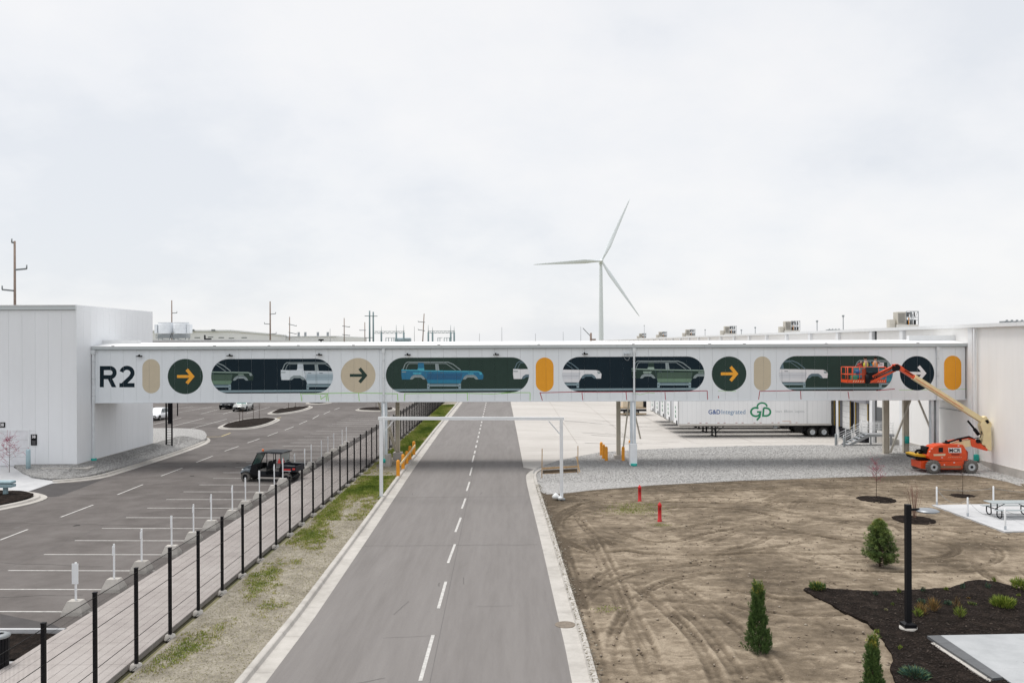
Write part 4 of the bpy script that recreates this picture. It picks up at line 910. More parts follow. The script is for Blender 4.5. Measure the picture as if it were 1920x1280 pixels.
# ------------------------------------------------------------------ STAIRS, BOLLARDS at the dock
st = thing('dock_stairs', 'grey steel stairs with railings up to the loading dock landing', 'stairs', (30.5, 77, -.1))
sx0, sx1, sz0, sz1 = 29.35, 31.5, -.12, 1.08; y0s, y1s = 76.6, 77.9
for i in range(7): 
    t = i/6; x = sx0+(sx1-sx0)*t; z = sz0+(sz1-sz0)*(i+1)/7; put('step', MB().box(x-.02, x+.30, y0s+.05, y1s-.05, z-.04, z), GALV, st)
for y in (y0s, y1s): put('stringer', MB().extr([(sx0-.1, sz0-.02), (sx0+.15, sz0-.02), (sx1+.2, sz1-.2), (sx1+.2, sz1+.04), (sx1-.05, sz1+.04)], y-.03, y+.03), M('stringer_grey', (.30, .31, .32), .5, .2), st)
put('landing', MB().box(sx1+.2, WX1-.35, y0s-.05, y1s+.1, sz1-.2, sz1+.02), MATS['stringer_grey'], st)
for y in (y0s, y1s):
    mb = MB()
    for k in range(4):
        h = .35+.22*k; mb.tube([(sx0, y, sz0+.15+h), (sx1+.1, y, sz1+h), (WX1-.4, y, sz1+h)] if y == y1s or True else [], .022, n=6)
    for t in (0, .33, .66, 1): x = sx0+(sx1-sx0)*t; z = sz0+.1+(sz1-sz0)*t; mb.cyl((x, y, z), (x, y, z+1.1), .025, n=6)
    for x in (sx1+1.0, WX1-.45): mb.cyl((x, y, sz1), (x, y, sz1+1.0), .025, n=6)
    put('railing', mb, M('rail_white', (.72, .73, .73), .5), st)
for x in (sx1+.3, WX1-.6): put('leg', MB().box(x-.06, x+.06, y0s, y0s+.12, -.5, sz1-.2), MATS['stringer_grey'], st)
for (px, py, top, l) in ((1567.5, 834.5, 813, 'grey steel bollard just left of the dock stairs by the trailer wheels'), (1583, 839.5, 818, 'grey steel bollard at the foot of the dock stairs')):
    X, Y = G(px, py); Zt = A(px, top, Y)[1]; tag(put('bollard', MB().lathe((X, Y, -.3), [(.11, 0), (.11, Zt+.25), (.07, Zt+.3), (.001, Zt+.31)], n=12), GREYM), l, 'bollard')
# ------------------------------------------------------------------ FAR BUILDINGS
fb = thing('far_plant', 'long pale industrial hall with a sloping roofline far behind the bridge', 'building', (-110, 300, 0))
FARW = M('far_wall', (.88, .89, .90), .7, var=.03); FARR = M('far_roof', (.82, .84, .86), .7, var=.03)
X0 = A(262, 620, 278)[0]; X1 = A(432, 620, 278)[0]
put('hall', MB().prism([(X0, 278), (X1, 278), (X1-20, 420), (-176, 750), (X0-120, 750)], 0, 13.6), FARW, fb)
put('roof', MB().prism([(X0-.5, 277.5), (X1+.5, 277.5), (X1-19.5, 420), (-175, 750), (X0-120, 750)], 13.62, 14.1), FARR, fb)
fw = thing('far_warehouse', 'flat roofed pale warehouse block right of the tall utility pole', 'building', (-130, 430, 0))
a, b = A(500, 630, 430), A(631, 630, 430); put('hall', MB().box(a[0], b[0], 430, 520, 0, b[1]-.3), FARW, fw)
for i in range(4): xx = a[0]+(b[0]-a[0])*(i+.02)/4; put('roof_edge', MB().box(xx, xx+(b[0]-a[0])/4-.3, 429.5, 520, b[1]-.28, b[1]+.1), FARR, fw)
for px in (560, 572.5, 596, 614.5): X = A(px, 625, 440)[0]; put('exhaust_stack', MB().cyl((X, 440, b[1]), (X, 440, b[1]+2.2), .6, n=10), GREYM, fw)
X = A(602, 640, 425)[0]; put('light_mast', MB().cyl((X, 425, 8), (X, 425, 11.5), .35, n=6).box(X-1.3, X+1.3, 424.8, 425.2, 11.3, 12.0), BLK, fw)
for (px, py, Y) in ((395, 632, 270), (415, 633, 270), (434, 634, 270), (458, 633, 270), (370, 633, 270), (478, 627, 400), (400, 619, 277), (361, 619, 277)):
    X, Z = A(px, py, Y); put('wall_vent', MB().cbox((X, Y, Z), (1.1 if py < 630 else 1.6, .5, .35 if py > 630 else .6)), GREYM, fb)
lb_ = thing('cooling_tower_building', 'low white roofed building under the two round cooling towers', 'building', (-80, 170, 0))
a, b = A(262, 636, 150), A(440, 636, 150); put('hall', MB().box(a[0]-20, b[0], 150, 215, -.08, 9.9), FARW, lb_); put('roof', MB().box(a[0]-20, b[0]+.3, 149.7, 215, 9.92, 10.15), ROOFW, lb_)
put('roof_fitting', MB().box(*sorted((A(381, 640, 150)[0], A(393, 640, 150)[0])), 150.4, 151, 10.16, 10.4).box(A(381, 640, 150)[0], A(382, 640, 150)[0], 150.4, 151, 10.4, 11.0), BLK, lb_)
CT = M('cooling_tower_steel', (.74, .77, .80), .6, 0, var=.08)
for (px, l) in ((311, 'round galvanised cooling tower on the left of the pair'), (340.5, 'round galvanised cooling tower on the right of the pair')):
    X = A(px, 620, 156)[0]; t = thing('cooling_tower', l, 'cooling tower', (X, 156, 10.16), group='round cooling towers behind the bridge')
    put('drum', MB().lathe((X, 156, 11.3), [(1.25, 0), (1.3, .1), (1.3, 2.0), (1.22, 2.05), (1.18, 1.7), (.001, 1.65)], n=24), CT, t)
    for z in (11.7, 12.2, 12.8, 13.3): put('band', MB().lathe((X, 156, z), [(1.30, 0), (1.33, .01), (1.33, .04), (1.30, .05)], n=24), CT, t)
    put('basin', MB().bbox(X-1.15, X+1.15, 155, 157.2, 10.5, 11.25), GREYM, t)
    mb = MB()
    for dx in (-1, 1):
        for dy_ in (-.8, .9): mb.beam((X+dx, 156+dy_, 10.16), (X+dx, 156+dy_, 11.3), .1, .1)
    mb.tube([(X-1.5, 155.4, 11.2), (X-1.2, 154.6, 10.5), (X+.4, 154.2, 10.25), (X+1.5, 154, 10.2)], .07); put('leg_frame', mb, GREYM, t)
    put('side_box', MB().bbox(X-1.75 if px < 320 else X+1.25, X-1.25 if px < 320 else X+1.75, 155.2, 156.6, 11.4, 13.0), CT, t)
# ------------------------------------------------------------------ MESH FENCE
FX = -10.77
fence = thing('mesh_fence', 'long black welded mesh fence with square posts between walkway and road', 'fence', (FX, 24.7, 0))
FH = 2.83
FBLK = M('fence_black', (.008, .008, .010), .45)
post_m, post_c = MB().box(-.045, .045, -.045, .045, -.1, FH).box(-.05, .05, -.05, .05, FH, FH+.03).mesh('fence_post'); post_m.materials.append(FBLK)
mb = MB()
def wire(mb, p, q, r):
    p, q = Vector(p), Vector(q); d = (q-p).normalized(); a = d.orthogonal().normalized(); b = d.cross(a); vs = []
    for c in (p, q):
        for k in range(3): t = 2*PI*k/3; vs.append(c+(a*math.cos(t)+b*math.sin(t))*r)
    mb.add(vs, [(0, 1, 4, 3), (1, 2, 5, 4), (2, 0, 3, 5)])
for k in range(1, 49): wire(mb, (0, .045+k*.048, .06), (0, .045+k*.048, FH-.06), .0026)
for k in range(14): 
    z = .08+k*(FH-.15)/13
    big = k in (0, 4, 9, 13)
    wire(mb, (.006, .04, z), (.006, 2.40, z), .011 if big else .0032)
pan_m, pan_c = mb.mesh('mesh_panel'); pan_m.materials.append(FBLK)
for k in range(-5, 58):
    Y = 24.7+2.44*k; inst('fence_post', post_m, fence, (FX, Y, post_c.z))
    if k < 57: inst('mesh_panel', pan_m, fence, (FX+pan_c.x+.05, Y+pan_c.y, pan_c.z))
# concrete shoe at each post
shoe, shc = MB().lathe((0, 0, 0), [(.001, .16), (.15, .14), (.19, .0)], n=9).mesh('post_footing'); shoe.materials.append(CONC)
for k in range(-5, 30): o = inst('post_footing', shoe, fence, (FX+.03*math.sin(k*3), 24.7+2.44*k, .05+.02*math.sin(k))); o.rotation_euler[2] = k
# ------------------------------------------------------------------ SIGN POSTS at the stalls
sp0 = thing('stall_sign', 'white stall sign post with a wide blade on a concrete block, nearest the camera', 'sign post', (-15.05, 29.75, 0), group='white sign posts on concrete blocks along the walkway')
BLKC = CONC
def wedge(): 
    return MB().loft([[(-.37, -.34, 0), (.37, -.34, 0), (.37, .34, 0), (-.37, .34, 0)], [(-.35, -.31, .12), (.35, -.31, .12), (.35, .31, .12), (-.35, .31, .12)], [(-.22, -.16, .45), (.22, -.16, .45), (.22, .16, .45), (-.22, .16, .45)]])
put('concrete_block', wedge(), BLKC, sp0, local=True)
put('post', MB().box(-.028, .028, -.028, .028, .45, 1.75), WHT, sp0, local=True)
put('sign_blade', MB().box(-.11, .11, -.055, -.037, 1.02, 1.72), WHT, sp0, local=True)
narrow = copy_tree(sp0, (-15.0, 32.5, 0), label='white stall sign post on a concrete block, second from the camera')
blade = [c for c in bpy.data.objects if c.parent == narrow and c.name.startswith('sign_blade')][0]; blade.scale = (.42, 1, .5); blade.location.z = 1.5
tilt = {3: .35, 7: .3, 8: .5}
for k in range(2, 19):
    Y = 29.75+2.70*k; x = -15.0+.10*math.sin(k*2.3)
    c = copy_tree(narrow, (x, Y, 0), rz=.08*math.sin(k*5), label='white stall sign post on a concrete block, %s from the camera' % ORD[k])
    b = [q for q in bpy.data.objects if q.parent == c and q.name.startswith('sign_blade')][0]
    b.scale = (tilt.get(k, .38), 1, .75 if k in tilt else .4)
# ------------------------------------------------------------------ HEIGHT BAR over the road
Xl, Yl = G(715, 934); Xr, Yr = G(1053, 936.5)
hb = thing('height_bar', 'white goal post height limit bar standing over the road', 'height barrier', (Xl, Yl, 0))
Zb = A(715, 780.5, Yl)[1]
put('post', MB().box(Xl-.095, Xl+.095, Yl-.095, Yl+.095, .0, Zb-.22), WHT, hb)
put('post', MB().box(Xr-.095, Xr+.095, Yr-.095, Yr+.095, .0, Zb-.22), WHT, hb)
put('crossbar', MB().beam((Xl-.16, Yl, Zb-.11), (Xr+.16, Yr, Zb-.11), .18, .18), WHT, hb)
mb = MB().beam((Xl+.75, Yl, Zb-.25), (Xl+.1, Yl, Zb-1.0), .05, .05); put('corner_brace', mb, WHT, hb)
mb = MB().beam((Xr-.75, Yr, Zb-.25), (Xr-.1, Yr, Zb-1.0), .07, .07); put('corner_brace', mb, WHT, hb)
put('base_plate', MB().box(Xr-.2, Xr+.2, Yr-.2, Yr+.2, .0, .07), GREYM, hb); put('base_plate', MB().box(Xl-.2, Xl+.2, Yl-.2, Yl+.2, .0, .1), GREYM, hb)
bg_ = MB(); bg_.lathe((Xr-.35, Yr-.15, .10), [(.001, 0), (.2, .02), (.24, .12), (.15, .24), (.03, .34)], n=9); bg_.lathe((Xr-.1, Yr-.28, .06), [(.001, 0), (.14, .02), (.16, .1), (.1, .18), (.001, .2)], n=9)
tag(put('plastic_bag', bg_, M('bag_white', (.78, .80, .80), .5)), 'crumpled white plastic bag at the foot of the right goal post leg', 'bag')
# ------------------------------------------------------------------ YELLOW BOLLARDS
def ybollard(X, Y, h, label, r=.125, group=None, tiltx=0):
    o = put('yellow_bollard', MB().lathe((X, Y, -.05), [(r, 0), (r, h), (r*.85, h+.07), (r*.4, h+.11), (.001, h+.12)], n=16), YELP)
    if tiltx: o.rotation_euler[1] = tiltx
    return tag(o, label, 'bollard', group)
gd = thing('bollard_rail', 'row of five yellow bollards joined by a rail beside the left bridge column', 'bollards', (*G(746.5, 896), 0))
bp = []
for i, (px, py, tp) in enumerate(((746.5, 895.5, 862), (755.8, 882, 851), (762.8, 872, 845), (768.7, 864, 835.5), (776, 855, 827))):
    X, Y = G(px, py); Zt = A(px, tp, Y)[1]; bp.append((X, Y, Zt))
    put('yellow_bollard', MB().lathe((X, Y, -.05), [(.125, 0), (.125, Zt-.05), (.1, Zt+.03), (.001, Zt+.07)], n=16), YELP, gd)
put('guard_rail', MB().beam((bp[0][0]+.16, bp[0][1]-.1, bp[0][2]-.30), (bp[4][0]+.12, bp[4][1], bp[4][2]-.32), .05, .16), M('rail_cream', (.78, .62, .36), .6), gd)
for i, (px, py, tp, l) in enumerate(((1127.5, 854, 828.5, 'leftmost yellow bollard of the row of three by the right bridge column'), (1131.8, 860, 833, 'middle yellow bollard of the row of three by the right bridge column'), (1136.8, 864, 837, 'nearest yellow bollard of the row of three by the right bridge column'), (1168.5, 864, 837, 'single yellow bollard right of the column footing'))):
    X, Y = G(px, py); ybollard(X, Y, A(px, tp, Y)[1]-.05, l, group='yellow bollards around the right bridge column')
X, Y = G(1182.5, 853.5); ybollard(X, Y, 1.2, 'leaning yellow bollard behind the white bridge leg', group='yellow bollards around the right bridge column', tiltx=-.09)
# ------------------------------------------------------------------ BLACK MAST at the west building
X, Y = A(317, 841, 76)[0], 76
ms = thing('cable_mast', 'tall black twin post mast with rungs under the left end of the bridge', 'mast', (X, Y, .3))
for dx in (-.24, .26): put('post', MB().box(X+dx-.055, X+dx+.055, Y-.05, Y+.05, .1, 4.8), BLK, ms)
for i in range(9): put('rung', MB().box(X-.18, X+.20, Y-.02, Y+.02, .45+.22*i, .48+.22*i), BLK, ms)
put('junction_box', MB().bbox(X-.06, X+.19, Y-.12, Y+.12, 2.3, 4.8, b=.02), BLK, ms)
put('arm', MB().box(X-.5, X+1.1, Y-.04, Y+.04, 4.55, 4.65).box(X+.72, X+.8, Y-.04, Y+.04, 3.0, 4.6), BLK, ms)
# ------------------------------------------------------------------ LAMP POST
X, Y = G(1703, 1183); Zt = A(1703, 945, Y)[1]
lp = thing('lamp_post', 'black square lamp post with a flat round head standing in the mulch bed', 'lamp post', (X, Y, .1))
put('pole', MB().box(X-.082, X+.082, Y-.082, Y+.082, .25, Zt), BLK, lp)
put('base_cover', MB().loft([[(X-.19, Y-.19, .12), (X+.19, Y-.19, .12), (X+.19, Y+.19, .12), (X-.19, Y+.19, .12)], [(X-.19, Y-.19, .26), (X+.19, Y-.19, .26), (X+.19, Y+.19, .26), (X-.19, Y+.19, .26)], [(X-.10, Y-.10, .31), (X+.10, Y-.10, .31), (X+.10, Y+.10, .31), (X-.10, Y+.10, .31)]]), M('black_gloss', (.012, .012, .014), .22), lp)
put('footing', MB().lathe((X, Y, .05), [(.27, 0), (.27, .10), (.001, .11)], n=20), CONC, lp)
hx, hz = A(1738.5, 956.5, Y); 
put('arm', MB().beam((X+.05, Y, Zt-.17), (hx-.25, Y, hz+.04), .045, .07), BLK, lp)
put('lamp_head', MB().lathe((hx, Y, hz-.05), [(.001, .0), (.30, .0), (.365, .03), (.36, .05), (.26, .095), (.12, .12), (.001, .125)], n=32), M('lamp_grey', (.26, .28, .30), .35, .3), lp)
# ------------------------------------------------------------------ RED POSTS
for i, (px, b, t, l) in enumerate(((1199.5, 940, 911, 'red hydrant valve post on the dirt, the one nearer the gravel'), (1237, 977, 943.5, 'red hydrant valve post on the dirt, the one nearer the camera'))):
    X, Y = G(px, b); h = A(px, t, Y)[1]; r = .095
    t_ = thing('valve_post', l, 'valve post', (X, Y, 0), group='red valve posts')
    put('barrel', MB().lathe((X, Y, -.05), [(r*1.25, 0), (r*1.25, .12), (r, .14), (r, h-.12), (r*1.1, h-.1), (r*1.1, h-.02)], n=14), REDP, t_)
    put('cap', MB().lathe((X, Y, h-.07), [(r*1.1, 0), (r*.8, .07), (r*.35, .1), (r*.3, .14), (.001, .15)], n=14), REDP, t_)
    put('sight_window', MB().cbox((X, Y-r-.01, h*.72), (.06, .02, .12)), M('window_dark', (.12, .02, .02), .3), t_)
# ------------------------------------------------------------------ WOODEN FORM with stakes
X0_, Y0_ = G(1018, 889); X1_, Y1_ = G(1082, 886)
wf = thing('wooden_barrier', 'low plank barrier held by tall stakes on the gravel beside the road', 'barrier', (X0_, Y0_, 0))
put('plank', MB().beam((X0_, Y0_, .17), (X1_, Y1_, .17), .05, .26), WOODD, wf); put('top_board', MB().box(0, 0, 0, 0, 0, 0) and MB().beam((X0_-.02, Y0_-.03, .42), (X1_, Y1_-.03, .45), .06, .14), WOOD, wf)
put('low_board', MB().beam((X0_+.1, Y0_-.06, .07), (X1_-.1, Y1_-.06, .09), .03, .05), WOOD, wf)
for (px, b, t, lean) in ((1016, 897, 841, .03), (1083.5, 889, 836, .02)):
    X, Y = G(px, b); Zt = A(px, t, Y)[1]; put('stake', MB().beam((X, Y, -.02), (X+lean, Y+.1, Zt), .06, .05), WOOD, wf)
X, Y = G(1085, 884); put('stake', MB().beam((X+.05, Y-.5, 0), (X-.15, Y+.1, 1.1), .06, .05), WOOD, wf)
# ------------------------------------------------------------------ PICNIC TABLE, CHAIN POSTS
tx0, ty = G(1852, 968)[0]-.25, 45.2
pt_ = thing('picnic_table', 'grey slatted picnic table with black tubular legs on the concrete slab', 'picnic table', (tx0+1.3, ty, .1))
GT = M('table_grey', (.34, .38, .39), .55)
for i in range(5): y = ty-.36+.18*i; put('tabletop_slat', MB().bbox(tx0, tx0+2.5, y-.083, y+.083, .84, .875, b=.008), GT, pt_)
for s in (-1, 1):
    for i in range(2): y = ty+s*(.62+.13*i); put('seat_slat', MB().bbox(tx0+.02, tx0+2.48, y-.06, y+.06, .54, .57, b=.008), GT, pt_)
for xx in (tx0+.32, tx0+2.15):
    for s in (-1, 1):
        p = [(xx, ty+s*.3, .83), (xx, ty+s*.3, .55), (xx, ty+s*.26, .22)]+[(xx, ty+s*(.49-.23*math.cos(a)), .28-.15*math.sin(a)) for a in [PI*k/6 for k in range(7)]]+[(xx, ty+s*.72, .53)]
        put('leg', MB().tube(p[:1]+p[1:], .03, n=8), BLK, pt_)
    put('crossbar', MB().cyl((xx, ty-.75, .52), (xx, ty+.75, .52), .025), BLK, pt_)
put('brace', MB().cyl((tx0+.35, ty, .5), (tx0+1.0, ty, .82), .018).cyl((tx0+2.12, ty, .5), (tx0+1.5, ty, .82), .018), BLK, pt_)
cps = []
for (px, b, t, l) in ((1756.5, 946, 912, 'white chain post at the far left corner of the picnic slab'), (1814.5, 967.5, 932, 'white chain post halfway along the slanting slab edge'), (1884.8, 992.5, 953, 'white chain post at the near corner of the picnic slab'), (1862.7, 944, 911, 'white chain post behind the picnic table')):
    X, Y = G(px, b, .1); h = A(px, t, Y)[1]; o = thing('chain_post', l, 'post', (X, Y, .1), group='white chain posts round the picnic slab')
    put('post', MB().lathe((X, Y, .1), [(.045, 0), (.045, h-.12), (.03, h-.1), (.001, h-.09)], n=12), WHT, o); put('sleeve', MB().lathe((X, Y, .1), [(.055, 0), (.055, .18), (.046, .19)], n=12), GALV, o); cps.append((X, Y, h-.12))
def chain(a, b, sag, l):
    P = [(a[0]+(b[0]-a[0])*t, a[1]+(b[1]-a[1])*t, a[2]+(b[2]-a[2])*t-4*sag*t*(1-t)) for t in [k/12 for k in range(13)]]
    tag(put('chain', MB().tube(P, .010, n=5), GREYM), l, 'chain')
chain(cps[0], cps[1], .45, 'sagging chain from the corner post to the middle slab post'); chain(cps[1], cps[2], .5, 'sagging chain between the middle and near slab posts')
chain(cps[0], cps[3], .12, 'chain along the far edge of the picnic slab'); chain(cps[3], (cps[3][0]+5, cps[3][1]-.3, cps[3][2]-.1), .2, 'chain running right from the post behind the table'); chain(cps[2], (cps[2][0]+4, cps[2][1], cps[2][2]), .35, 'chain running right from the near slab post')
# ------------------------------------------------------------------ MANHOLE in the right gutter
X, Y = G(1057, 1171)
tag(put('drain_cover', MB().lathe((X+.05, Y, .0), [(.34, .0), (.34, .02), (.30, .024), (.29, .018), (.10, .018), (.001, .02)], n=28), M('cast_iron', (.20, .165, .13), .8, var=.3, scale=8)), 'round rusty drain cover set in the right gutter', 'drain cover')
# ------------------------------------------------------------------ BIN, grey stand at left edge
X, Y = G(-2, 1250, .08)
bn = thing('litter_bin', 'black slatted litter bin with a ring lid at the lower left corner', 'litter bin', (X, Y, .08))
Zt = A(0, 1186, Y)[1]; r = .27
put('liner', MB().lathe((X, Y, .14), [(.001, 0), (r*.85, 0), (r*.9, Zt-.3), (r*.88, Zt-.3)], n=20), DRK, bn)
for k in range(20): t = 2*PI*k/20; put('slat', MB().beam((X+r*.93*math.cos(t), Y+r*.93*math.sin(t), .12), (X+r*math.cos(t), Y+r*math.sin(t), Zt-.12), .055, .012, up=(math.cos(t), math.sin(t), 0)), BLK, bn)
put('lid', MB().lathe((X, Y, Zt-.12), [(r*1.02, 0), (r*1.12, .03), (r*1.1, .07), (r*.6, .12), (r*.5, .10)], n=24), GREYM, bn); put('base', MB().lathe((X, Y, .08), [(.001, .05), (r*.9, .05), (r*1.0, 0)], n=20), BLK, bn)
X, Y = G(10.5, 930, .12)
us_ = thing('grey_stand', 'blue grey two tier box on a short post in the left mulch island', 'stand', (X, Y, .15)); BG = M('stand_blue_grey', (.30, .42, .46), .5)
put('post', MB().box(X-.11, X+.11, Y-.09, Y+.09, .05, .95), BG, us_); a0_, z0_ = A(25.5, 912.5, Y); zt_ = A(10, 901, Y)[1]
put('lower_tray', MB().bbox(X-1.2, a0_, Y-.3, Y+.3, z0_, z0_+.17, b=.03), BG, us_); put('upper_tray', MB().bbox(X-1.3, a0_-.02, Y-.28, Y+.34, z0_+.22, zt_, b=.04), BG, us_); put('spacer', MB().box(X-.9, a0_-.2, Y-.15, Y+.2, z0_+.17, z0_+.22), GREYM, us_)
# ------------------------------------------------------------------ UTILITY VEHICLE
def wheel(root, x, y, z, r, w, side, tyre=RUB, rim=GREYM, name='wheel', hubr=.55, lugs=0):
    o = put(name, MB().lathe((x, y, z), [(r*hubr, -w/2*side), (r*.86, -w/2*side), (r*.98, -w*.36*side), (r, -w*.15*side), (r, w*.15*side), (r*.98, w*.36*side), (r*.86, w/2*side), (r*hubr, w/2*side)], 'y', 22), tyre, root, local=True)
    rb = MB().lathe((x, y, z), [(r*hubr, w*.44*side), (r*hubr*.92, w*.30*side), (r*hubr*.4, w*.26*side), (r*.16, w*.40*side), (.001, w*.42*side)], 'y', 18); put('rim', rb, rim, o, local=True)
    if lugs:
        mb = MB()
        for k in range(lugs):
            t = 2*PI*k/lugs
            for s in (-1, 1): mb.beam((x+r*1.0*math.cos(t), y+s*w*.44, z+r*1.0*math.sin(t)), (x+r*1.0*math.cos(t+.1), y+s*w*.05, z+r*math.sin(t+.1)), .04, .05)
        put('tread', mb, tyre, o, local=True)
    return o
X, Y = A(505, 903, 58.2)[0], 58.75
ut = thing('utility_vehicle', 'black four seat utility vehicle with an open cargo bed parked on the stalls', 'utility vehicle', (X, Y, 0), rz=math.radians(170))
L_ = lambda n, m, mat: put(n, m, mat, ut, local=True)
for sx in (1.55, -1.38):
    for sy in (1, -1): wheel(ut, sx, sy*.62, .32, .32, .26, sy, RUBG if sy > 0 else RUB, DRK, lugs=14)
L_('chassis', MB().bbox(-1.9, 1.75, -.42, .42, .30, .46), DRK); L_('floor', MB().bbox(-.85, 1.15, -.68, .68, .38, .50), BLK)
L_('hood', MB().loft([[(1.08, -.62, .55), (1.08, .62, .55), (1.08, .6, 1.12), (1.08, -.6, 1.12)], [(1.55, -.55, .62), (1.55, .55, .62), (1.55, .5, 1.02), (1.55, -.5, 1.02)], [(1.92, -.45, .60), (1.92, .45, .60), (1.92, .4, .84), (1.92, -.4, .84)]]), M('hood_slate', (.07, .085, .10), .3))
for sy in (1, -1): 
    L_('fender', MB().loft([[(1.2, sy*.5, .66), (1.2, sy*.78, .66), (1.2, sy*.76, .8), (1.2, sy*.5, .84)], [(1.55, sy*.5, .70), (1.55, sy*.80, .70), (1.55, sy*.78, .78), (1.55, sy*.5, .90)], [(1.95, sy*.48, .55), (1.95, sy*.74, .55), (1.93, sy*.7, .62), (1.93, sy*.48, .72)]]), MATS['hood_slate'])
    L_('headlight', MB().bbox(1.80, 1.96, min(sy*.3, sy*.48), max(sy*.3, sy*.48), .70, .80), M('lamp_clear', (.7, .72, .72), .2))
L_('bumper', MB().bbox(1.92, 2.02, -.45, .45, .40, .60), BLK); L_('dashboard', MB().bbox(.92, 1.12, -.6, .6, .85, 1.12), DRK)
for sy in (1, -1): L_('door', MB().loft([[(.62, sy*.70, .46), (1.18, sy*.70, .46), (1.18, sy*.74, .46), (.62, sy*.74, .46)], [(.70, sy*.68, 1.12), (1.12, sy*.68, 1.12), (1.12, sy*.72, 1.12), (.70, sy*.72, 1.12)]]), BLK)
SEAT = M('seat_tan', (.17, .16, .15), .8)
for x in (.30, -.62):
    L_('seat', MB().bbox(x-.25, x+.25, -.6, .6, .72, .84), SEAT); L_('seat_base', MB().bbox(x-.22, x+.2, -.62, .62, .46, .72), DRK)
    for y in (-.32, .32): L_('seat_back', MB().loft([[(x-.30, y-.24, .84), (x-.2, y-.24, .84), (x-.2, y+.24, .84), (x-.30, y+.24, .84)], [(x-.42, y-.2, 1.38), (x-.34, y-.2, 1.38), (x-.34, y+.2, 1.38), (x-.42, y+.2, 1.38)]]), DRK)
mb = MB()
for sy in (1, -1):
    y = sy*.66; mb.tube([(1.12, y, 1.08), (.70, y, 1.90), (-.10, y, 1.94), (-.98, y, 1.92), (-.98, y, .50)], .028); mb.cyl((.02, y, 1.92), (.02, y, .50), .028); mb.cyl((-.45, y, 1.93), (-.5, y, .8), .02)
for x, z in ((.70, 1.90), (-.98, 1.92), (.02, 1.92), (1.12, 1.08)): mb.cyl((x, -.66, z), (x, .66, z), .025)
L_('roll_cage', mb, BLK); L_('roof', MB().loft([[(-1.18, -.72, 1.95), (-1.18, .72, 1.95), (-1.18, .68, 2.02), (-1.18, -.68, 2.02)], [(.2, -.72, 1.96), (.2, .72, 1.96), (.2, .66, 2.04), (.2, -.66, 2.04)], [(.80, -.68, 1.90), (.80, .68, 1.90), (.78, .62, 1.95), (.78, -.62, 1.95)]]), M('roof_charcoal', (.03, .034, .038), .4))
L_('windshield', MB().loft([[(1.10, -.6, 1.12), (1.10, .6, 1.12), (1.12, .6, 1.12), (1.12, -.6, 1.12)], [(.74, -.6, 1.86), (.74, .6, 1.86), (.76, .6, 1.86), (.76, -.6, 1.86)]]), GLSG)
L_('rear_screen', MB().box(-1.02, -1.0, -.6, .6, 1.25, 1.88), M('screen_pale', (.35, .38, .37), .2)); L_('warning_triangle', MB().extr([(0, 1.28), (.0, 1.28), (0, 1.28)], 0, 0) if False else MB().add([(-1.06, .30, 1.28), (-1.06, .64, 1.28), (-1.06, .47, 1.66), (-1.08, .30, 1.28), (-1.08, .64, 1.28), (-1.08, .47, 1.66), (-1.0, .69, 1.28), (-.76, .69, 1.28), (-.88, .69, 1.66)], [(0, 1, 2), (3, 5, 4), (6, 7, 8)]), M('triangle_red', (.62, .05, .04), .5))
L_('beacon', MB().lathe((.45, .35, 2.03), [(.07, 0), (.07, .1), (.05, .14), (.001, .15)], n=12), M('beacon_orange', (.75, .17, .04), .3))
bed = MB().bbox(-2.02, -1.06, -.70, .70, .72, .78)
L_('cargo_bed', bed, DRK)
for sy in (1, -1): L_('bed_side', MB().box(-2.04, -1.06, min(sy*.70, sy*.75), max(sy*.70, sy*.75), .72, 1.12), M('bed_dark', (.02, .022, .03), .45)); L_('side_decal', MB().box(-1.72, -1.15, *sorted((sy*.751, sy*.757)), .82, .93), M('decal_red', (.55, .03, .03), .5)); L_('decal_line', MB().box(-1.75, -1.12, *sorted((sy*.751, sy*.757)), .775, .80), WTM); L_('tail_light', MB().box(-2.03, -1.85, *sorted((sy*.752, sy*.765)), .86, .98), MATS['triangle_red'])
L_('bed_front', MB().box(-1.10, -1.05, -.7, .7, .72, 1.2), MATS['bed_dark']); L_('tailgate', MB().box(-2.07, -2.03, -.72, .72, .72, 1.10), MATS['bed_dark']); L_('bed_rail', MB().tube([(-2.03, -.72, 1.13), (-1.08, -.72, 1.13)], .02).tube([(-2.03, .72, 1.13), (-1.08, .72, 1.13)], .02), GREYM)
L_('rear_guard', MB().bbox(-1.0, -.86, -.72, .72, .48, 1.0), BLK)
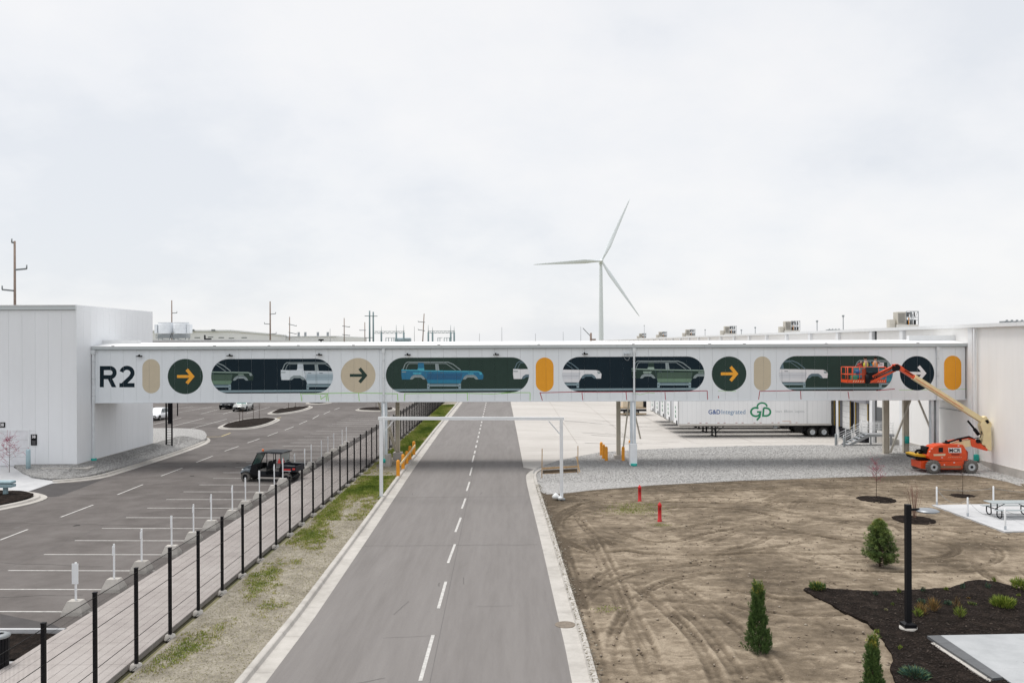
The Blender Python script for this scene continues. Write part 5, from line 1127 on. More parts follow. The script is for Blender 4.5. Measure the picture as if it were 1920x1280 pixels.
# ------------------------------------------------------------------ PARKED CARS
def car(name, label, loc, rz, col, Lc=4.5, W=1.82, H=1.5, suv=False):
    c = thing(name, label, 'car', loc, rz); P = lambda n, m, mat: put(n, m, mat, c, local=True); h = Lc/2; w = W/2
    gz = .20; bz = .90 if suv else .82; hz = .98 if suv else .80
    st = [(h, .50, .60, .80), (h*.93, .28, .68, .94), (h*.62, gz, hz-.04, 1.0), (h*.40, gz, hz+.03, 1.0), (h*.1, gz, bz+.02, 1.0), (-h*.5, gz, bz+.05, 1.0), (-h*.88, gz+.02, bz+.08, .97), (-h*.99, .38, bz-.02, .88)]
    rings = [[(x, -w*k*.94, zb), (x, w*k*.94, zb), (x, w*k, zb+.18), (x, w*k, zt-.16), (x, w*k*.90, zt), (x, -w*k*.90, zt), (x, -w*k, zt-.16), (x, -w*k, zb+.18)] for x, zb, zt, k in st]
    P('body', MB().loft(rings, smooth=True), col)
    gh = [(h*.44, bz-.02, .80, .80), (h*.16, H*.90, .70, .66), (0, H*.98, .68, .64), (-h*.35, H, .68, .64), (-h*.70, H*.96, .66, .62), (-h*(.93 if suv else .90), bz+.06, .78, .74)]
    rg = [[(x, -w*.90, bz-.06), (x, w*.90, bz-.06), (x, w*k, z), (x, -w*k, z)] for x, z, k, _ in gh]
    P('cabin', MB().loft(rg), col)
    def q(a, b, c_, d): return MB().add([a, b, c_, d], [(0, 1, 2, 3)])
    P('windscreen', q((h*.405+.03, -w*.74, bz+.03), (h*.405+.03, w*.74, bz+.03), (h*.18+.02, w*.62, H*.88), (h*.18+.02, -w*.62, H*.88)), GLSG)
    for s in (1, -1):
        y0, y1 = s*(w*.875+.012), s*(w*.73+.012)
        for a, b, c_, d in ((h*.33, -h*.08, h*.10, -h*.08), (-h*.12, -h*.48, -h*.12, -h*.48), (-h*.52, -h*.80, -h*.52, -h*.70)):
            P('side_window', q((a, y0, bz+.02), (b, y0, bz+.02), (d, y1, H*.92), (c_, y1, H*.92)), GLS)
        P('headlight', MB().bbox(h*.90, h*.985, min(s*w*.42, s*w*.80), max(s*w*.42, s*w*.80), .58, .70), MATS['lamp_clear'])
        P('tail_light', MB().bbox(-h*1.0, -h*.93, *sorted((s*w*.55, s*w*.85)), bz-.2, bz-.05), MATS['triangle_red'])
        P('mirror', MB().bbox(h*.30, h*.38, *sorted((s*w*1.0, s*w*1.13)), bz, bz+.12), col)
    P('rear_window', q((-h*.89-.02, -w*.66, bz+.12), (-h*.89-.02, w*.66, bz+.12), (-h*.73-.02, w*.58, H*.91), (-h*.73-.02, -w*.58, H*.91)), GLS)
    P('grille', MB().box(h*.985, h+.012, -w*.38, w*.38, .42, .62), DRK); P('bumper_opening', MB().box(h*.93, h*.992, -w*.66, w*.66, .24, .36), DRK)
    r = .36 if suv else .31
    for x in (h*.62, -h*.60):
        for s in (1, -1):
            P('wheel_arch', MB().lathe((x, s*(w-.10), r), [(r*1.16, .0), (r*1.16, .105*s), (.001, .106*s)], 'y', 18), DRK); wheel(c, x, s*(w-.06), r, r, .2, s, RUB, RIMA)
    return c
car('parked_car', 'white sedan facing the camera beyond the west building corner', (*G(296, 786), 0), math.radians(-93), M('car_white', (.78, .80, .82), .25), 4.6, 1.85, 1.45)
car('parked_car', 'silver SUV parked in the middle of the car park', (*G(456, 769.3), 0), math.radians(-89), M('car_silver', (.42, .43, .42), .25, .4), 4.6, 1.9, 1.72, True)
car('parked_car', 'black SUV parked just left of the silver SUV', (*G(431, 765.2), 0), math.radians(-89), M('car_black', (.012, .014, .018), .2), 4.7, 1.9, 1.75, True)
# ------------------------------------------------------------------ BOOM LIFT
LYn, LYf = 60.6, 63.0                              # near and far sides of the chassis
lf = thing('boom_lift', 'orange and cream articulated boom lift reaching up to the bridge mural', 'boom lift', (A(1785, 870, 61.5)[0], 61.5, 0))
def Q(px, py, Y=61.6): a = A(px, py, Y); return (a[0], Y, a[1])
def plate(pts, Y, w, name, mat, par=lf): return put(name, MB().extr([A(x, y, Y) for x, y in pts], Y-w/2, Y+w/2), mat, par)
def lwheel(px, py, Y, r, rim=RIMW):
    x, z = A(px, py, Y); o = put('wheel', MB().lathe((x, Y, z), [(r*.55, .17), (r*.9, .17), (r, .12), (r, -.12), (r*.9, -.17), (r*.55, -.17)], 'y', 26), RUBG, lf)
    put('rim', MB().lathe((x, Y, z), [(r*.66, -.175), (r*.62, -.14), (r*.3, -.10), (r*.24, -.15), (.001, -.155)], 'y', 24), rim, o); put('hub', MB().lathe((x, Y, z), [(r*.22, -.16), (r*.2, -.19), (.001, -.195)], 'y', 12), DRK, o)
    mb = MB()
    for k in range(18):
        t = 2*PI*k/18
        for s in (-1, 1): mb.beam((x+r*math.cos(t), Y+s*.16, z+r*math.sin(t)), (x+r*math.cos(t+.12), Y+s*.02, z+r*math.sin(t+.12)), .05, .05)
    put('tread', mb, RUBG, o)
lwheel(1749.5, 874.5, LYn, .46); lwheel(1820, 874.5, LYn, .46); lwheel(1722, 870, LYf-.1, .46); lwheel(1800, 868, LYf, .46)
plate([(1717, 862), (1740, 861), (1838-20, 862), (1812, 877), (1735, 877), (1718, 875)], 61.7, 1.5, 'chassis', ORNG)
plate([(1758, 864), (1806, 863), (1804, 878), (1760, 878)], 60.75, .2, 'chassis_side', ORNG)
plate([(1735, 853), (1738, 841), (1745, 835), (1757, 832), (1780, 831.5), (1798, 832), (1803, 840), (1806, 852), (1804, 861), (1745, 861), (1736, 858)], 61.2, 1.1, 'engine_cover', ORNG)
plate([(1778, 839), (1802, 839), (1802.5, 848.5), (1779, 848.5)], 60.63, .02, 'sign_plate', M('sign_white', (.82, .82, .82), .5, var=0))
a, b = A(1780, 848, 60.61), A(1801, 839.8, 60.61); put('lettering', text_mb('MCR', a[0], a[1]+.02, b[0], b[1]-.02, 60.61, bold=.02), M('letter_black', (.02, .02, .03), .5, var=0), lf)
a, b = A(1751, 854, 60.62), A(1773, 849.5, 60.62); put('lettering', text_mb('600AJ', a[0], a[1], b[0], b[1], 60.635, shear=.25), M('letter_cream', (.80, .70, .50), .5, var=0), lf) if False else None
plate([(1750, 851), (1773, 850), (1772, 854), (1751, 854.5)], 60.64, .015, 'side_stripe', M('letter_cream', (.80, .62, .42), .5, var=0))
plate([(1784, 851), (1799, 851), (1799, 852.6), (1784, 852.6)], 60.64, .015, 'side_stripe', DRK)
mb = MB()
for k in range(8): x = 1778+3.3*k; mb.extr([A(x, 857.6, 60.64), A(x+1.4, 856, 60.64), A(x+2.2, 856, 60.64), A(x+.8, 857.6, 60.64)], 60.63, 60.645)
put('hazard_marks', mb, M('letter_cream', (.8, .6, .4)), lf)
plate([(1760, 839), (1768, 838.5), (1768, 847.5), (1760, 847.5)], 60.64, .03, 'vent', DRK)
plate([(1736, 836), (1731.5, 836.5), (1731.5, 850), (1736, 850)], 61.5, .9, 'battery_box', BLK)
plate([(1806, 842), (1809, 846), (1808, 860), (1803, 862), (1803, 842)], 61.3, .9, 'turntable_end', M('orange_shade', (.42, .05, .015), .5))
plate([(1771, 829.5), (1777, 829), (1777, 834), (1771, 834)], 61.4, .6, 'hose_guard', DRK)
# yellow hazard-edged tray at the front left
plate([(1706.5, 849.5), (1715, 848.5), (1735, 851.5), (1735, 855), (1707, 852.5)], 61.9, 1.5, 'front_tray', M('tray_yellow', (.72, .42, .02), .5)); plate([(1706.5, 852.5), (1735, 855.5), (1735, 860), (1709, 857.5)], 61.9, 1.4, 'front_tray_side', BLK)
put('hose_coil', MB().tube([Q(1716, 848, 61.6), Q(1720, 844, 61.5), Q(1727, 843.5, 61.6), Q(1729, 848, 61.7), Q(1722, 849, 61.8)], .09), BLK, lf)
# lower linkage
plate([(1778, 832), (1800, 826), (1818, 823.5), (1820, 836), (1800, 838.5), (1795, 832), (1776, 833.5)], 61.5, .34, 'lower_arm', CREAM)
plate([(1775, 826.2), (1818, 818.5), (1821, 820.5), (1776, 828.5)], 61.45, .30, 'upper_link', ORNG)
plate([(1817, 819), (1822, 819.5), (1850, 842), (1848, 844.5), (1822, 837), (1819, 834)], 61.45, .36, 'elbow_link', ORNG)
plate([(1840, 787), (1842, 789), (1855, 801), (1856, 843), (1853, 844.5), (1846, 840), (1844, 834), (1838, 832), (1841, 815), (1836, 797)], 61.55, .46, 'upright', CREAM)
put('pivot_pin', MB().cyl(Q(1834, 826.5, 61.2), Q(1834, 826.5, 61.8), .16).cyl(Q(1801, 825.5, 61.2), Q(1801, 825.5, 61.7), .1).cyl(Q(1774, 827.5, 61.2), Q(1774, 827.5, 61.7), .1), BLK, lf)
put('lift_cylinder', MB().cyl(Q(1814.5, 788.5), Q(1832, 810), .07).cyl(Q(1827, 804), Q(1835, 814.5), .12), BLK, lf)
# telescopic main boom: cream outer, orange inner, elbow, jib
bmY = 61.65
put('main_boom', MB().beam(Q(1850, 793.5, bmY), Q(1713, 706.5, bmY), .34, .46, up=(0, 1, 0)), CREAM, lf)
plate([(1838, 783), (1846, 779.5), (1856, 793), (1856, 800), (1842, 797)], bmY, .44, 'boom_end', CREAM)
plate([(1847, 788), (1852, 786.5), (1855, 792), (1851, 794)], bmY-.25, .05, 'boom_latch', BLK)
put('boom_stripe', MB().beam(Q(1806, 766.2, bmY-.2), Q(1716, 709.2, bmY-.2), .02, .17, up=(0, 1, 0)), M('stripe_orange', (.80, .14, .02), .5), lf)
put('inner_boom', MB().beam(Q(1716, 709, bmY), Q(1683, 688, bmY), .26, .34, up=(0, 1, 0)), ORNG, lf)
# lettering along the boom
P0, P1 = Vector(Q(1826, 776.3, bmY-.19)), Vector(Q(1843, 787.2, bmY-.19))
def boom_text(body, t0, t1, hgt, off, mat):
    d = (P1-P0).normalized(); up_ = Vector((-d.z, 0, d.x)); 
    if up_.z < 0: up_ = -up_
    m = text_mb(body, t0, 0, t1, hgt, 0, shear=.2, bold=.015); m.v = [tuple(P0+d*v[0]+up_*(v[2]+off)+Vector((0, -.004, 0))) for v in m.v]; put('lettering', m, mat, lf)
boom_text('LIFT', -.05, .78, .26, -.14, MATS['letter_black']); boom_text('JLG', -.95, -.2, .24, -.15, MATS['letter_black'])
put('elbow_joint', MB().cyl(Q(1681.5, 689, bmY-.3), Q(1681.5, 689, bmY+.3), .24).cyl(Q(1677, 692, bmY-.25), Q(1677, 692, bmY+.25), .16), BLK, lf)
plate([(1674, 683), (1681, 682), (1690, 687), (1696, 693), (1690, 697), (1684, 692), (1676, 688)], bmY-.05, .40, 'knuckle', ORNG)
jY = 61.9
put('jib_upper', MB().beam(Q(1678, 686, jY-.1), Q(1634, 706.5, jY-.1), .16, .26, up=(0, 1, 0)), ORNG, lf); put('jib_lower', MB().beam(Q(1679, 694, jY-.1), Q(1631, 716.5, jY-.1), .14, .15, up=(0, 1, 0)), ORNG, lf)
put('jib_cylinder', MB().cyl(Q(1670, 692.5, jY), Q(1645, 706, jY), .06), GREYM, lf); put('platform_mount', MB().cyl(Q(1632, 708, jY-.2), Q(1632, 708, jY+.2), .17).cyl(Q(1628, 714, jY-.25), Q(1628, 714, jY+.3), .16).cyl(Q(1626, 702, jY-.1), Q(1626, 718.5, jY-.1), .14), BLK, lf)
# hoses, stickers and mud
mb = MB()
for dz in (0, 1.6): mb.tube([Q(1776, 829+dz, 61.3), Q(1795, 822+dz, 61.25), Q(1817, 817.5+dz, 61.25), Q(1826, 822, 61.25), Q(1838, 820, 61.3), Q(1841, 808, 61.3)], .03)
mb.tube([Q(1690, 690, bmY-.2), Q(1681, 684, bmY-.25), Q(1673, 687, bmY-.1), Q(1655, 698, bmY-.15), Q(1638, 706, bmY-.1)], .028); mb.tube([Q(1712, 703, bmY-.2), Q(1700, 696, bmY-.22), Q(1690, 690, bmY-.2)], .028)
put('hose', mb, BLK, lf)
mb = MB()
for (x, y, w_, h_) in ((1742, 845, 2.2, 1.6), (1746, 840, 2.6, 1.2), (1765, 857, 3, 1.2), (1788, 866, 2.6, 1.6), (1770, 870, 1.8, 1.8), (1796, 834.5, 2.8, 1.4)): mb.extr([A(x, y, 60.6), A(x+w_, y, 60.6), A(x+w_, y+h_, 60.6), A(x, y+h_, 60.6)], 60.60, 60.63)
put('sticker', mb, WHT, lf)
plate([(1737, 868), (1757, 868), (1757, 877), (1737, 876)], 60.93, .03, 'mud_splash', M('dried_mud', (.30, .18, .11), .95, var=.3, scale=9)); plate([(1762, 873), (1802, 873), (1802, 877.4), (1762, 877.4)], 60.63, .02, 'mud_splash', MATS['dried_mud'])
# basket
bx0, bx1, bz0, bz1 = A(1584.5, 717.5, 62.4)[0], A(1655.5, 717.5, 62.4)[0], A(1620, 717.5, 62.4)[1], A(1620, 688, 62.4)[1]; by0, by1 = 61.9, 63.1
bk = thing('work_platform', 'orange railed work basket at the tip of the boom in front of the mural', 'work platform', ((bx0+bx1)/2, 62.5, bz0))
put('floor', MB().box(bx0, bx1, by0, by1, bz0, bz0+.06), M('deck_grey', (.15, .15, .15), .8), bk)
for nme, a in (('toe_board', (bx0, bx1, by0-.02, by0, bz0+.03, bz0+.24)), ('toe_board', (bx0, bx1, by1, by1+.02, bz0+.03, bz0+.24)), ('toe_board', (bx0-.02, bx0, by0, by1, bz0+.03, bz0+.24)), ('toe_board', (bx1, bx1+.02, by0, by1, bz0+.03, bz0+.24))): put(nme, MB().box(*a), ORNG, bk)
mb = MB()
for k in range(5): x = bx0+.35+.17*k; mb.extr([(x, bz0+.08), (x+.07, bz0+.19), (x+.12, bz0+.19), (x+.05, bz0+.08)], by0-.026, by0-.021)
for k in range(4): x = bx1-.62+.15*k; mb.extr([(x, bz0+.08), (x+.06, bz0+.17), (x+.1, bz0+.17), (x+.04, bz0+.08)], by0-.026, by0-.021)
put('hazard_marks', mb, MATS['letter_cream'], bk)
hR = bz1-bz0
for z in (bz1, bz0+hR*.55):
    put('rail', MB().tube([(bx0, by0, z), (bx1 if z < bz1 else bx1, by0, z), (bx1, by1, z), (bx0, by1, z), (bx0, by0, z)], .026, n=8), ORNG, bk)
for x in (bx0, bx0+.32, bx0+.85, bx0+1.35, bx0+1.95, bx1):
    for y in (by0, by1): put('rail_post', MB().cyl((x, y, bz0), (x, y, bz1), .026, n=8), ORNG, bk)
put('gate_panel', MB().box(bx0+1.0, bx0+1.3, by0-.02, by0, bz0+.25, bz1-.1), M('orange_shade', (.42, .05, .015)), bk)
put('control_box', MB().bbox(bx0+1.30, bx0+2.1, by0-.18, by0+.12, bz1-.35, bz1+.02), M('control_slate', (.03, .05, .06), .5), bk); put('control_panel', MB().bbox(bx0+1.32, bx0+2.05, by0-.2, by0+.1, bz1-.72, bz1-.37), BLK, bk)
x, z = A(1602.5, 709, 62); tag(put('tool_box', MB().bbox(x-.2, x+.2, by0+.05, by0+.4, z-.22, z+.2), M('box_green', (.06, .26, .15), .6)), 'green tool box inside the work basket', 'tool box')
x, z = A(1607.5, 697, 61.85); tag(put('paint_bucket', MB().lathe((x, by0-.10, z-.14), [(.001, 0), (.12, 0), (.15, .28), (.14, .28), (.13, .25), (.001, .24)], n=16), M('bucket_blue', (.03, .09, .25), .4)), 'blue paint bucket hanging on the basket rail', 'bucket')
x, z = A(1655.5, 684.5, 62.2); tag(put('notice_board', MB().box(x-.24, x+.24, by1-.5, by1-.47, z-.15, z+.17), WTM), 'small white notice board held up at the right of the basket', 'notice board')
mb = MB()
for k in range(3): mb.box(x-.15, x+.15, by1-.505, by1-.501, z-.02+.05*k, z+.005+.05*k)
put('print_lines', mb, M('sign_grey', (.3, .3, .3)), bpy.data.objects['notice_board'])
# ------------------------------------------------------------------ TWO WORKERS in the basket
def skin(name, V, E, R, mat, parent, sub=1, root=0):
    me = bpy.data.meshes.new(name); me.from_pydata(V, E, []); o = bpy.data.objects.new(name, me); COL.objects.link(o)
    m = o.modifiers.new('s', 'SKIN'); m.use_smooth_shade = True
    for i, r in enumerate(R): me.skin_vertices[0].data[i].radius = (r, r) if not isinstance(r, tuple) else r
    me.skin_vertices[0].data[root].use_root = True
    s = o.modifiers.new('u', 'SUBSURF'); s.levels = s.render_levels = sub
    bpy.context.view_layer.update()
    m2 = bpy.data.meshes.new_from_object(o.evaluated_get(bpy.context.evaluated_depsgraph_get())); bpy.data.objects.remove(o)
    m2.name = name; m2.materials.clear(); m2.materials.append(mat)
    q = bpy.data.objects.new(name, m2); COL.objects.link(q); q.parent = parent; return q
SKN = M('skin', (.42, .25, .18), .6, var=0); SHIRT = M('shirt_dark', (.05, .06, .08), .8); VEST = M('vest_yellow', (.72, .68, .08), .7, var=.1); VESTO = M('vest_orange', (.85, .30, .05), .7); PANT = M('trousers', (.03, .035, .05), .8)
def person(label, loc, rz, lean, arm_up, vest, hat):
    """standing, facing +x locally, leaning on the rail; arms reach forward at work"""
    p = thing('person', label, 'person', loc, rz, group=None)
    hx = lean*.5
    V = [(0, 0, .95), (0, .0, 1.1), (hx*.5, 0, 1.3), (hx*.8, 0, 1.44), (hx, 0, 1.52), (hx+.02, 0, 1.60), (hx+.04, 0, 1.70)]; R = [(.15, .12), (.14, .11), (.17, .12), (.12, .10), .055, .085, .09]; E = [(i, i+1) for i in range(6)]
    for s in (-1, 1):
        n = len(V); V += [(0, s*.10, .88), (.03, s*.11, .50), (-.01, s*.12, .10), (.14, s*.13, .04)]; R += [.095, .065, .045, .04]; E += [(0, n), (n, n+1), (n+1, n+2), (n+2, n+3)]
        n = len(V); sh = (hx*.75, s*.19, 1.41); el = (sh[0]+.16, s*.27, 1.41-.18+arm_up*.12); wr = (el[0]+.23, s*.22, el[2]+.05+arm_up*.16); hd = (wr[0]+.07, s*.20, wr[2]+.01)
        V += [sh, el, wr, hd]; R += [.06, .042, .028, (.038, .022)]; E += [(3, n), (n, n+1), (n+1, n+2), (n+2, n+3)]
        for k in range(4):
            m = len(V); yy = hd[1]+(k-1.5)*.02; ln = (.060, .072, .076, .062)[k]; V += [(hd[0]+.035, yy, hd[2]), (hd[0]+.035+ln*.55, yy, hd[2]-.012), (hd[0]+.035+ln*.8, yy, hd[2]-.04)]; R += [.0095, .0085, .007]; E += [(n+3, m), (m, m+1), (m+1, m+2)]
        m = len(V); V += [(hd[0]-.01, hd[1]-s*.045, hd[2]), (hd[0]+.03, hd[1]-s*.06, hd[2]-.01)]; R += [.010, .0085]; E += [(n+3, m), (m, m+1)]
    skin('body', V, E, R, SKN, p, 1)
    # trousers and shirt follow the limbs
    skin('trousers', [(0, 0, .95), (0, -.10, .88), (.03, -.11, .50), (-.01, -.12, .13), (0, .10, .88), (.03, .11, .50), (-.01, .12, .13), (0, 0, 1.03)], [(0, 1), (1, 2), (2, 3), (0, 4), (4, 5), (5, 6), (0, 7)], [(.17, .14), .115, .085, .07, .115, .085, .07, (.16, .13)], PANT, p)
    sh = hx*.75; skin('shirt', [(0, 0, 1.02), (hx*.5, 0, 1.28), (hx*.8, 0, 1.43), (sh, -.19, 1.42), (sh+.16, -.27, 1.24+arm_up*.12), (sh, .19, 1.42), (sh+.16, .27, 1.24+arm_up*.12)], [(0, 1), (1, 2), (2, 3), (3, 4), (2, 5), (5, 6)], [(.165, .13), (.185, .135), (.14, .115), .075, .06, .075, .06], SHIRT, p)
    skin('safety_vest', [(0, 0, .98), (hx*.5, 0, 1.27), (hx*.78, 0, 1.40), (sh, -.12, 1.43), (sh, .12, 1.43)], [(0, 1), (1, 2), (2, 3), (2, 4)], [(.185, .15), (.205, .155), (.165, .135), .085, .085], vest, p)
    L = Vector((hx, 0, 0)); hb_ = MB()
    hb_.ball((hx+.05, 0, 1.70), .112, n=14, m=8, sz=1.15); ho = put('head', hb_, SKN, p, local=True)
    put('nose', MB().ball((hx+.165, 0, 1.69), .018, n=6, m=4), SKN, ho, local=True)
    for s in (-1, 1): put('ear', MB().ball((hx+.04, s*.112, 1.69), .025, n=6, m=4), SKN, ho, local=True); put('eye', MB().ball((hx+.148, s*.035, 1.715), .011, n=6, m=4), BLK, ho, local=True)
    put('mouth', MB().cbox((hx+.155, 0, 1.645), (.01, .04, .008)), M('lip', (.3, .12, .1)), ho, local=True)
    put('hair', MB().lathe((hx+.035, 0, 1.70), [(.118, -.02), (.12, .04), (.10, .09), (.05, .125), (.001, .13)], n=14), M('hair_dark', (.015, .012, .01), .8), p, local=True)
    if hat: put('hard_hat', MB().lathe((hx+.05, 0, 1.745), [(.155, 0), (.15, .012), (.128, .02), (.122, .07), (.08, .115), (.001, .13)], n=18), hat, p, local=True)
    return p
fz = bz0+.06
w1 = person('worker in a yellow high visibility vest at the middle of the basket', (A(1623, 700, 62.6)[0], 62.55, fz), math.radians(82), .18, .7, VEST, None)
w2 = person('worker with dark hair in an orange and yellow vest at the right of the basket', (A(1641, 700, 62.6)[0], 62.6, fz), math.radians(62), .22, .6, VESTO, None)
x, z = A(1611, 684.5, 62.3); tag(put('hose_reel', MB().lathe((x, 62.2, z), [(.16, -.06), (.17, 0), (.16, .06), (.001, .06)], 'y', 18), M('reel_red', (.55, .10, .09), .5)), 'round red and white reel standing on the left of the two workers', 'reel')
# ------------------------------------------------------------------ SEMI TRAILERS
tr = thing('semi_trailer', 'white box semi trailer lettered in blue and green, nearest in the loading yard', 'trailer', (17.5, 91.2, -.7), group='white semi trailers backed up to the docks')
TW = M('trailer_white', (.85, .865, .88), .4, var=.05, scale=.8, streak=(.6, 1, .2)); T = lambda n, m, mat, par=tr: put(n, m, mat, par, local=True)
TL, TWd, TZ0, TZ1 = 16.2, 2.6, 1.22, 4.11
body = T('box', MB().bbox(0, TL, 0, TWd, TZ0+.16, TZ1, b=.05), TW)
T('nose_trim', MB().box(-.02, .10, -.02, .10, TZ0+.1, TZ1-.02).box(-.02, .10, TWd-.1, TWd+.02, TZ0+.1, TZ1-.02), M('trailer_trim', (.55, .56, .57), .4, .4))
T('side_rail', MB().box(0, TL, -.035, .0, TZ0, TZ0+.2), M('trailer_rail', (.60, .585, .55), .4, .3)); T('side_rail', MB().box(0, TL, TWd, TWd+.035, TZ0, TZ0+.2), MATS['trailer_rail']); T('underframe', MB().box(.3, TL-.2, .5, 2.1, TZ0-.12, TZ0+.14), BLK)
T('side_frame', MB().box(1.6, TL-.1, .0, .04, TZ0-.10, TZ0-.0), BLK)
mb = MB()
for k in range(1, 33): mb.box(k*.49, k*.49+.012, -.006, -.001, TZ0+.2, TZ1-.1)
T('panel_ribs', mb, M('rib_grey', (.58, .60, .62), .5)); T('door_line', MB().box(13.6, 13.63, -.012, -.002, TZ0+.2, TZ1-.1), GREYM)
mb = MB()
for k in range(13): mb.box(.9+k*1.0+(.35 if k % 2 else 0), 1.08+k*1.0+(.35 if k % 2 else 0), -.042, -.036, TZ0+.16, TZ0+.20) if False else mb.box(1.0+k*.95+(.3 if k % 2 else 0), 1.22+k*.95+(.3 if k % 2 else 0), -.010, -.002, TZ0+.27, TZ0+.32)
T('reflector', mb, M('reflector_red', (.35, .10, .10), .4)); T('reflector', MB().box(11.0, 11.9, -.01, -.002, TZ0+.42, TZ0+.46), M('reflector_orange', (.6, .3, .15)))
for x in (TL-2.0, TL-.78):
    for s, y in ((-1, .30), (1, 2.30)): wheel(tr, x, y, .51, .51, .55, s, RUB, RIMW, hubr=.56)
T('bogie', MB().bbox(TL-3.0, TL-.1, .45, 2.15, .5, TZ0-.1), BLK); T('mudguard', MB().box(TL-3.05, TL-3.0, .1, 2.5, .35, TZ0), BLK)
for y in (.45, 2.15): 
    T('landing_leg', MB().box(4.0, 4.14, y-.07, y+.07, .06, TZ0).box(3.92, 4.22, y-.12, y+.12, 0, .06), BLK)
mb = MB().beam((4.1, .45, .5), (5.1, .6, TZ0-.05), .06, .06).beam((4.1, 2.15, .5), (5.1, 2.0, TZ0-.05), .06, .06).beam((4.07, .45, .55), (4.07, 2.15, .85), .05, .05).beam((4.0, .45, .7), (3.4, .45, TZ0), .05, .05); T('leg_brace', mb, BLK)
T('hose_box', MB().bbox(12.3-2.2, 12.7-2.2, .0, .3, .95, TZ0), GREYM)
T('nose_fitting', MB().box(-.09, -.02, .45, .62, 1.35, 1.75).box(-.06, -.02, 1.0, 1.1, 2.0, 2.1), DRK)
GGR = M('logo_green', (.015, .24, .11), .5, var=0)
T('nose_lettering', (lambda m: (setattr(m, 'v', [(v[0], v[1], v[2]) for v in m.v]), m)[1])(text_mb('G&D', .9, 2.1, 1.7, 3.7, -.03, facing='-x')) if False else MB().box(-.03, -.022, 1.2, 1.5, 2.0, 2.3).box(-.03, -.022, 1.15, 1.45, 2.5, 2.75).box(-.03, -.022, 1.25, 1.5, 2.95, 3.2), GGR)
t_basic = tr
for i, (yy, l) in enumerate(((95.4, 'second white semi trailer, its nose showing beyond the lettered one'), (99.7, 'third white semi trailer in the row at the docks'), (104.0, 'fourth white semi trailer in the row at the docks'), (108.3, 'fifth white semi trailer, farthest nose in view'))):
    copy_tree(tr, (17.5+.1*i, yy+.2, -.7), label=l)
fbt = thing('flatbed_trailer', 'brown decked flatbed trailer beyond the row of white trailers', 'trailer', (15.5, 121, -.7))
a, b = A(1160, 772, 120), A(1210, 760, 120)
put('deck', MB().box(a[0], b[0], 119, 121.6, -.7+.95, -.7+1.12), M('deck_tan', (.42, .33, .22), .8), fbt); put('side_rail', MB().box(a[0], b[0], 118.95, 119, -.7+.6, -.7+.9), DRK, fbt); put('headboard', MB().box(b[0]-.2, b[0], 119, 121.6, .42, 2.0), BLK, fbt); put('load', MB().bbox(a[0]+.5, b[0]-.4, 119.2, 121.4, .43, 1.3), M('load_cream', (.66, .56, .42), .7), fbt); put('low_rail', MB().box(a[0], b[0], 119.0, 119.1, -.7+.15, -.7+.35), M('deck_tan', (.4, .3, .2)), fbt)
for x in (a[0]+1, a[0]+2.3): wheel(fbt, x-fbt.location.x, 119.3-fbt.location.y, .45, .45, .4, -1, RUB, RIMA)
# lettering on the nearest trailer (own meshes, not on the copies)
YT = 91.2-.012
def TA(px, py): return A(px, py, YT)
def tt(body, x0, y0, x1, y1, mat, bold=0.0, shear=0): a = TA(x0, y1); b = TA(x1, y0); put('lettering', text_mb(body, a[0], a[1], b[0], b[1], YT, bold=bold, shear=shear), mat, tr)
tt('G&D', 1328.3, 767.8, 1350.8, 776.2, M('logo_blue', (.015, .085, .30), .5, var=0), bold=.018); tt('Integrated', 1353, 767.6, 1397.5, 778.6, M('logo_blue_light', (.10, .24, .42), .5, var=0))
tt('Smart.  Efficient.  Logistics.', 1454, 768.4, 1509, 774.3, M('tagline_grey', (.45, .48, .50), .5, var=0))
mb = MB(); k_ = YT/FL
def tl(pts, w):
    for q in stroke([TA(*p) for p in pts], w*k_): mb.add([(x, YT-.001*tl.n, z) for x, z in q], [(0, 1, 2, 3)])
    tl.n += 1
tl.n = 0
arc = lambda cx, cy, rx, ry, d0, d1, n=12: [(cx+rx*math.cos(math.radians(d0+(d1-d0)*i/n)), cy-ry*math.sin(math.radians(d0+(d1-d0)*i/n))) for i in range(n+1)]
tl(arc(1429, 762, 9, 7, 0, 185), 3.0); tl(arc(1417, 772, 9, 8, 55, 330, 16)+[(1426, 772), (1419.5, 772)], 3.4); tl([(1426, 772), (1424.5, 781), (1419, 787.5)], 3.4)
tl([(1432, 764.5), (1430.5, 779.3), (1436, 779.3)]+arc(1436.5, 772, 8, 7.3, -88, 88, 10)+[(1432, 764.5)], 3.4)
put('logo', mb, GGR, tr)
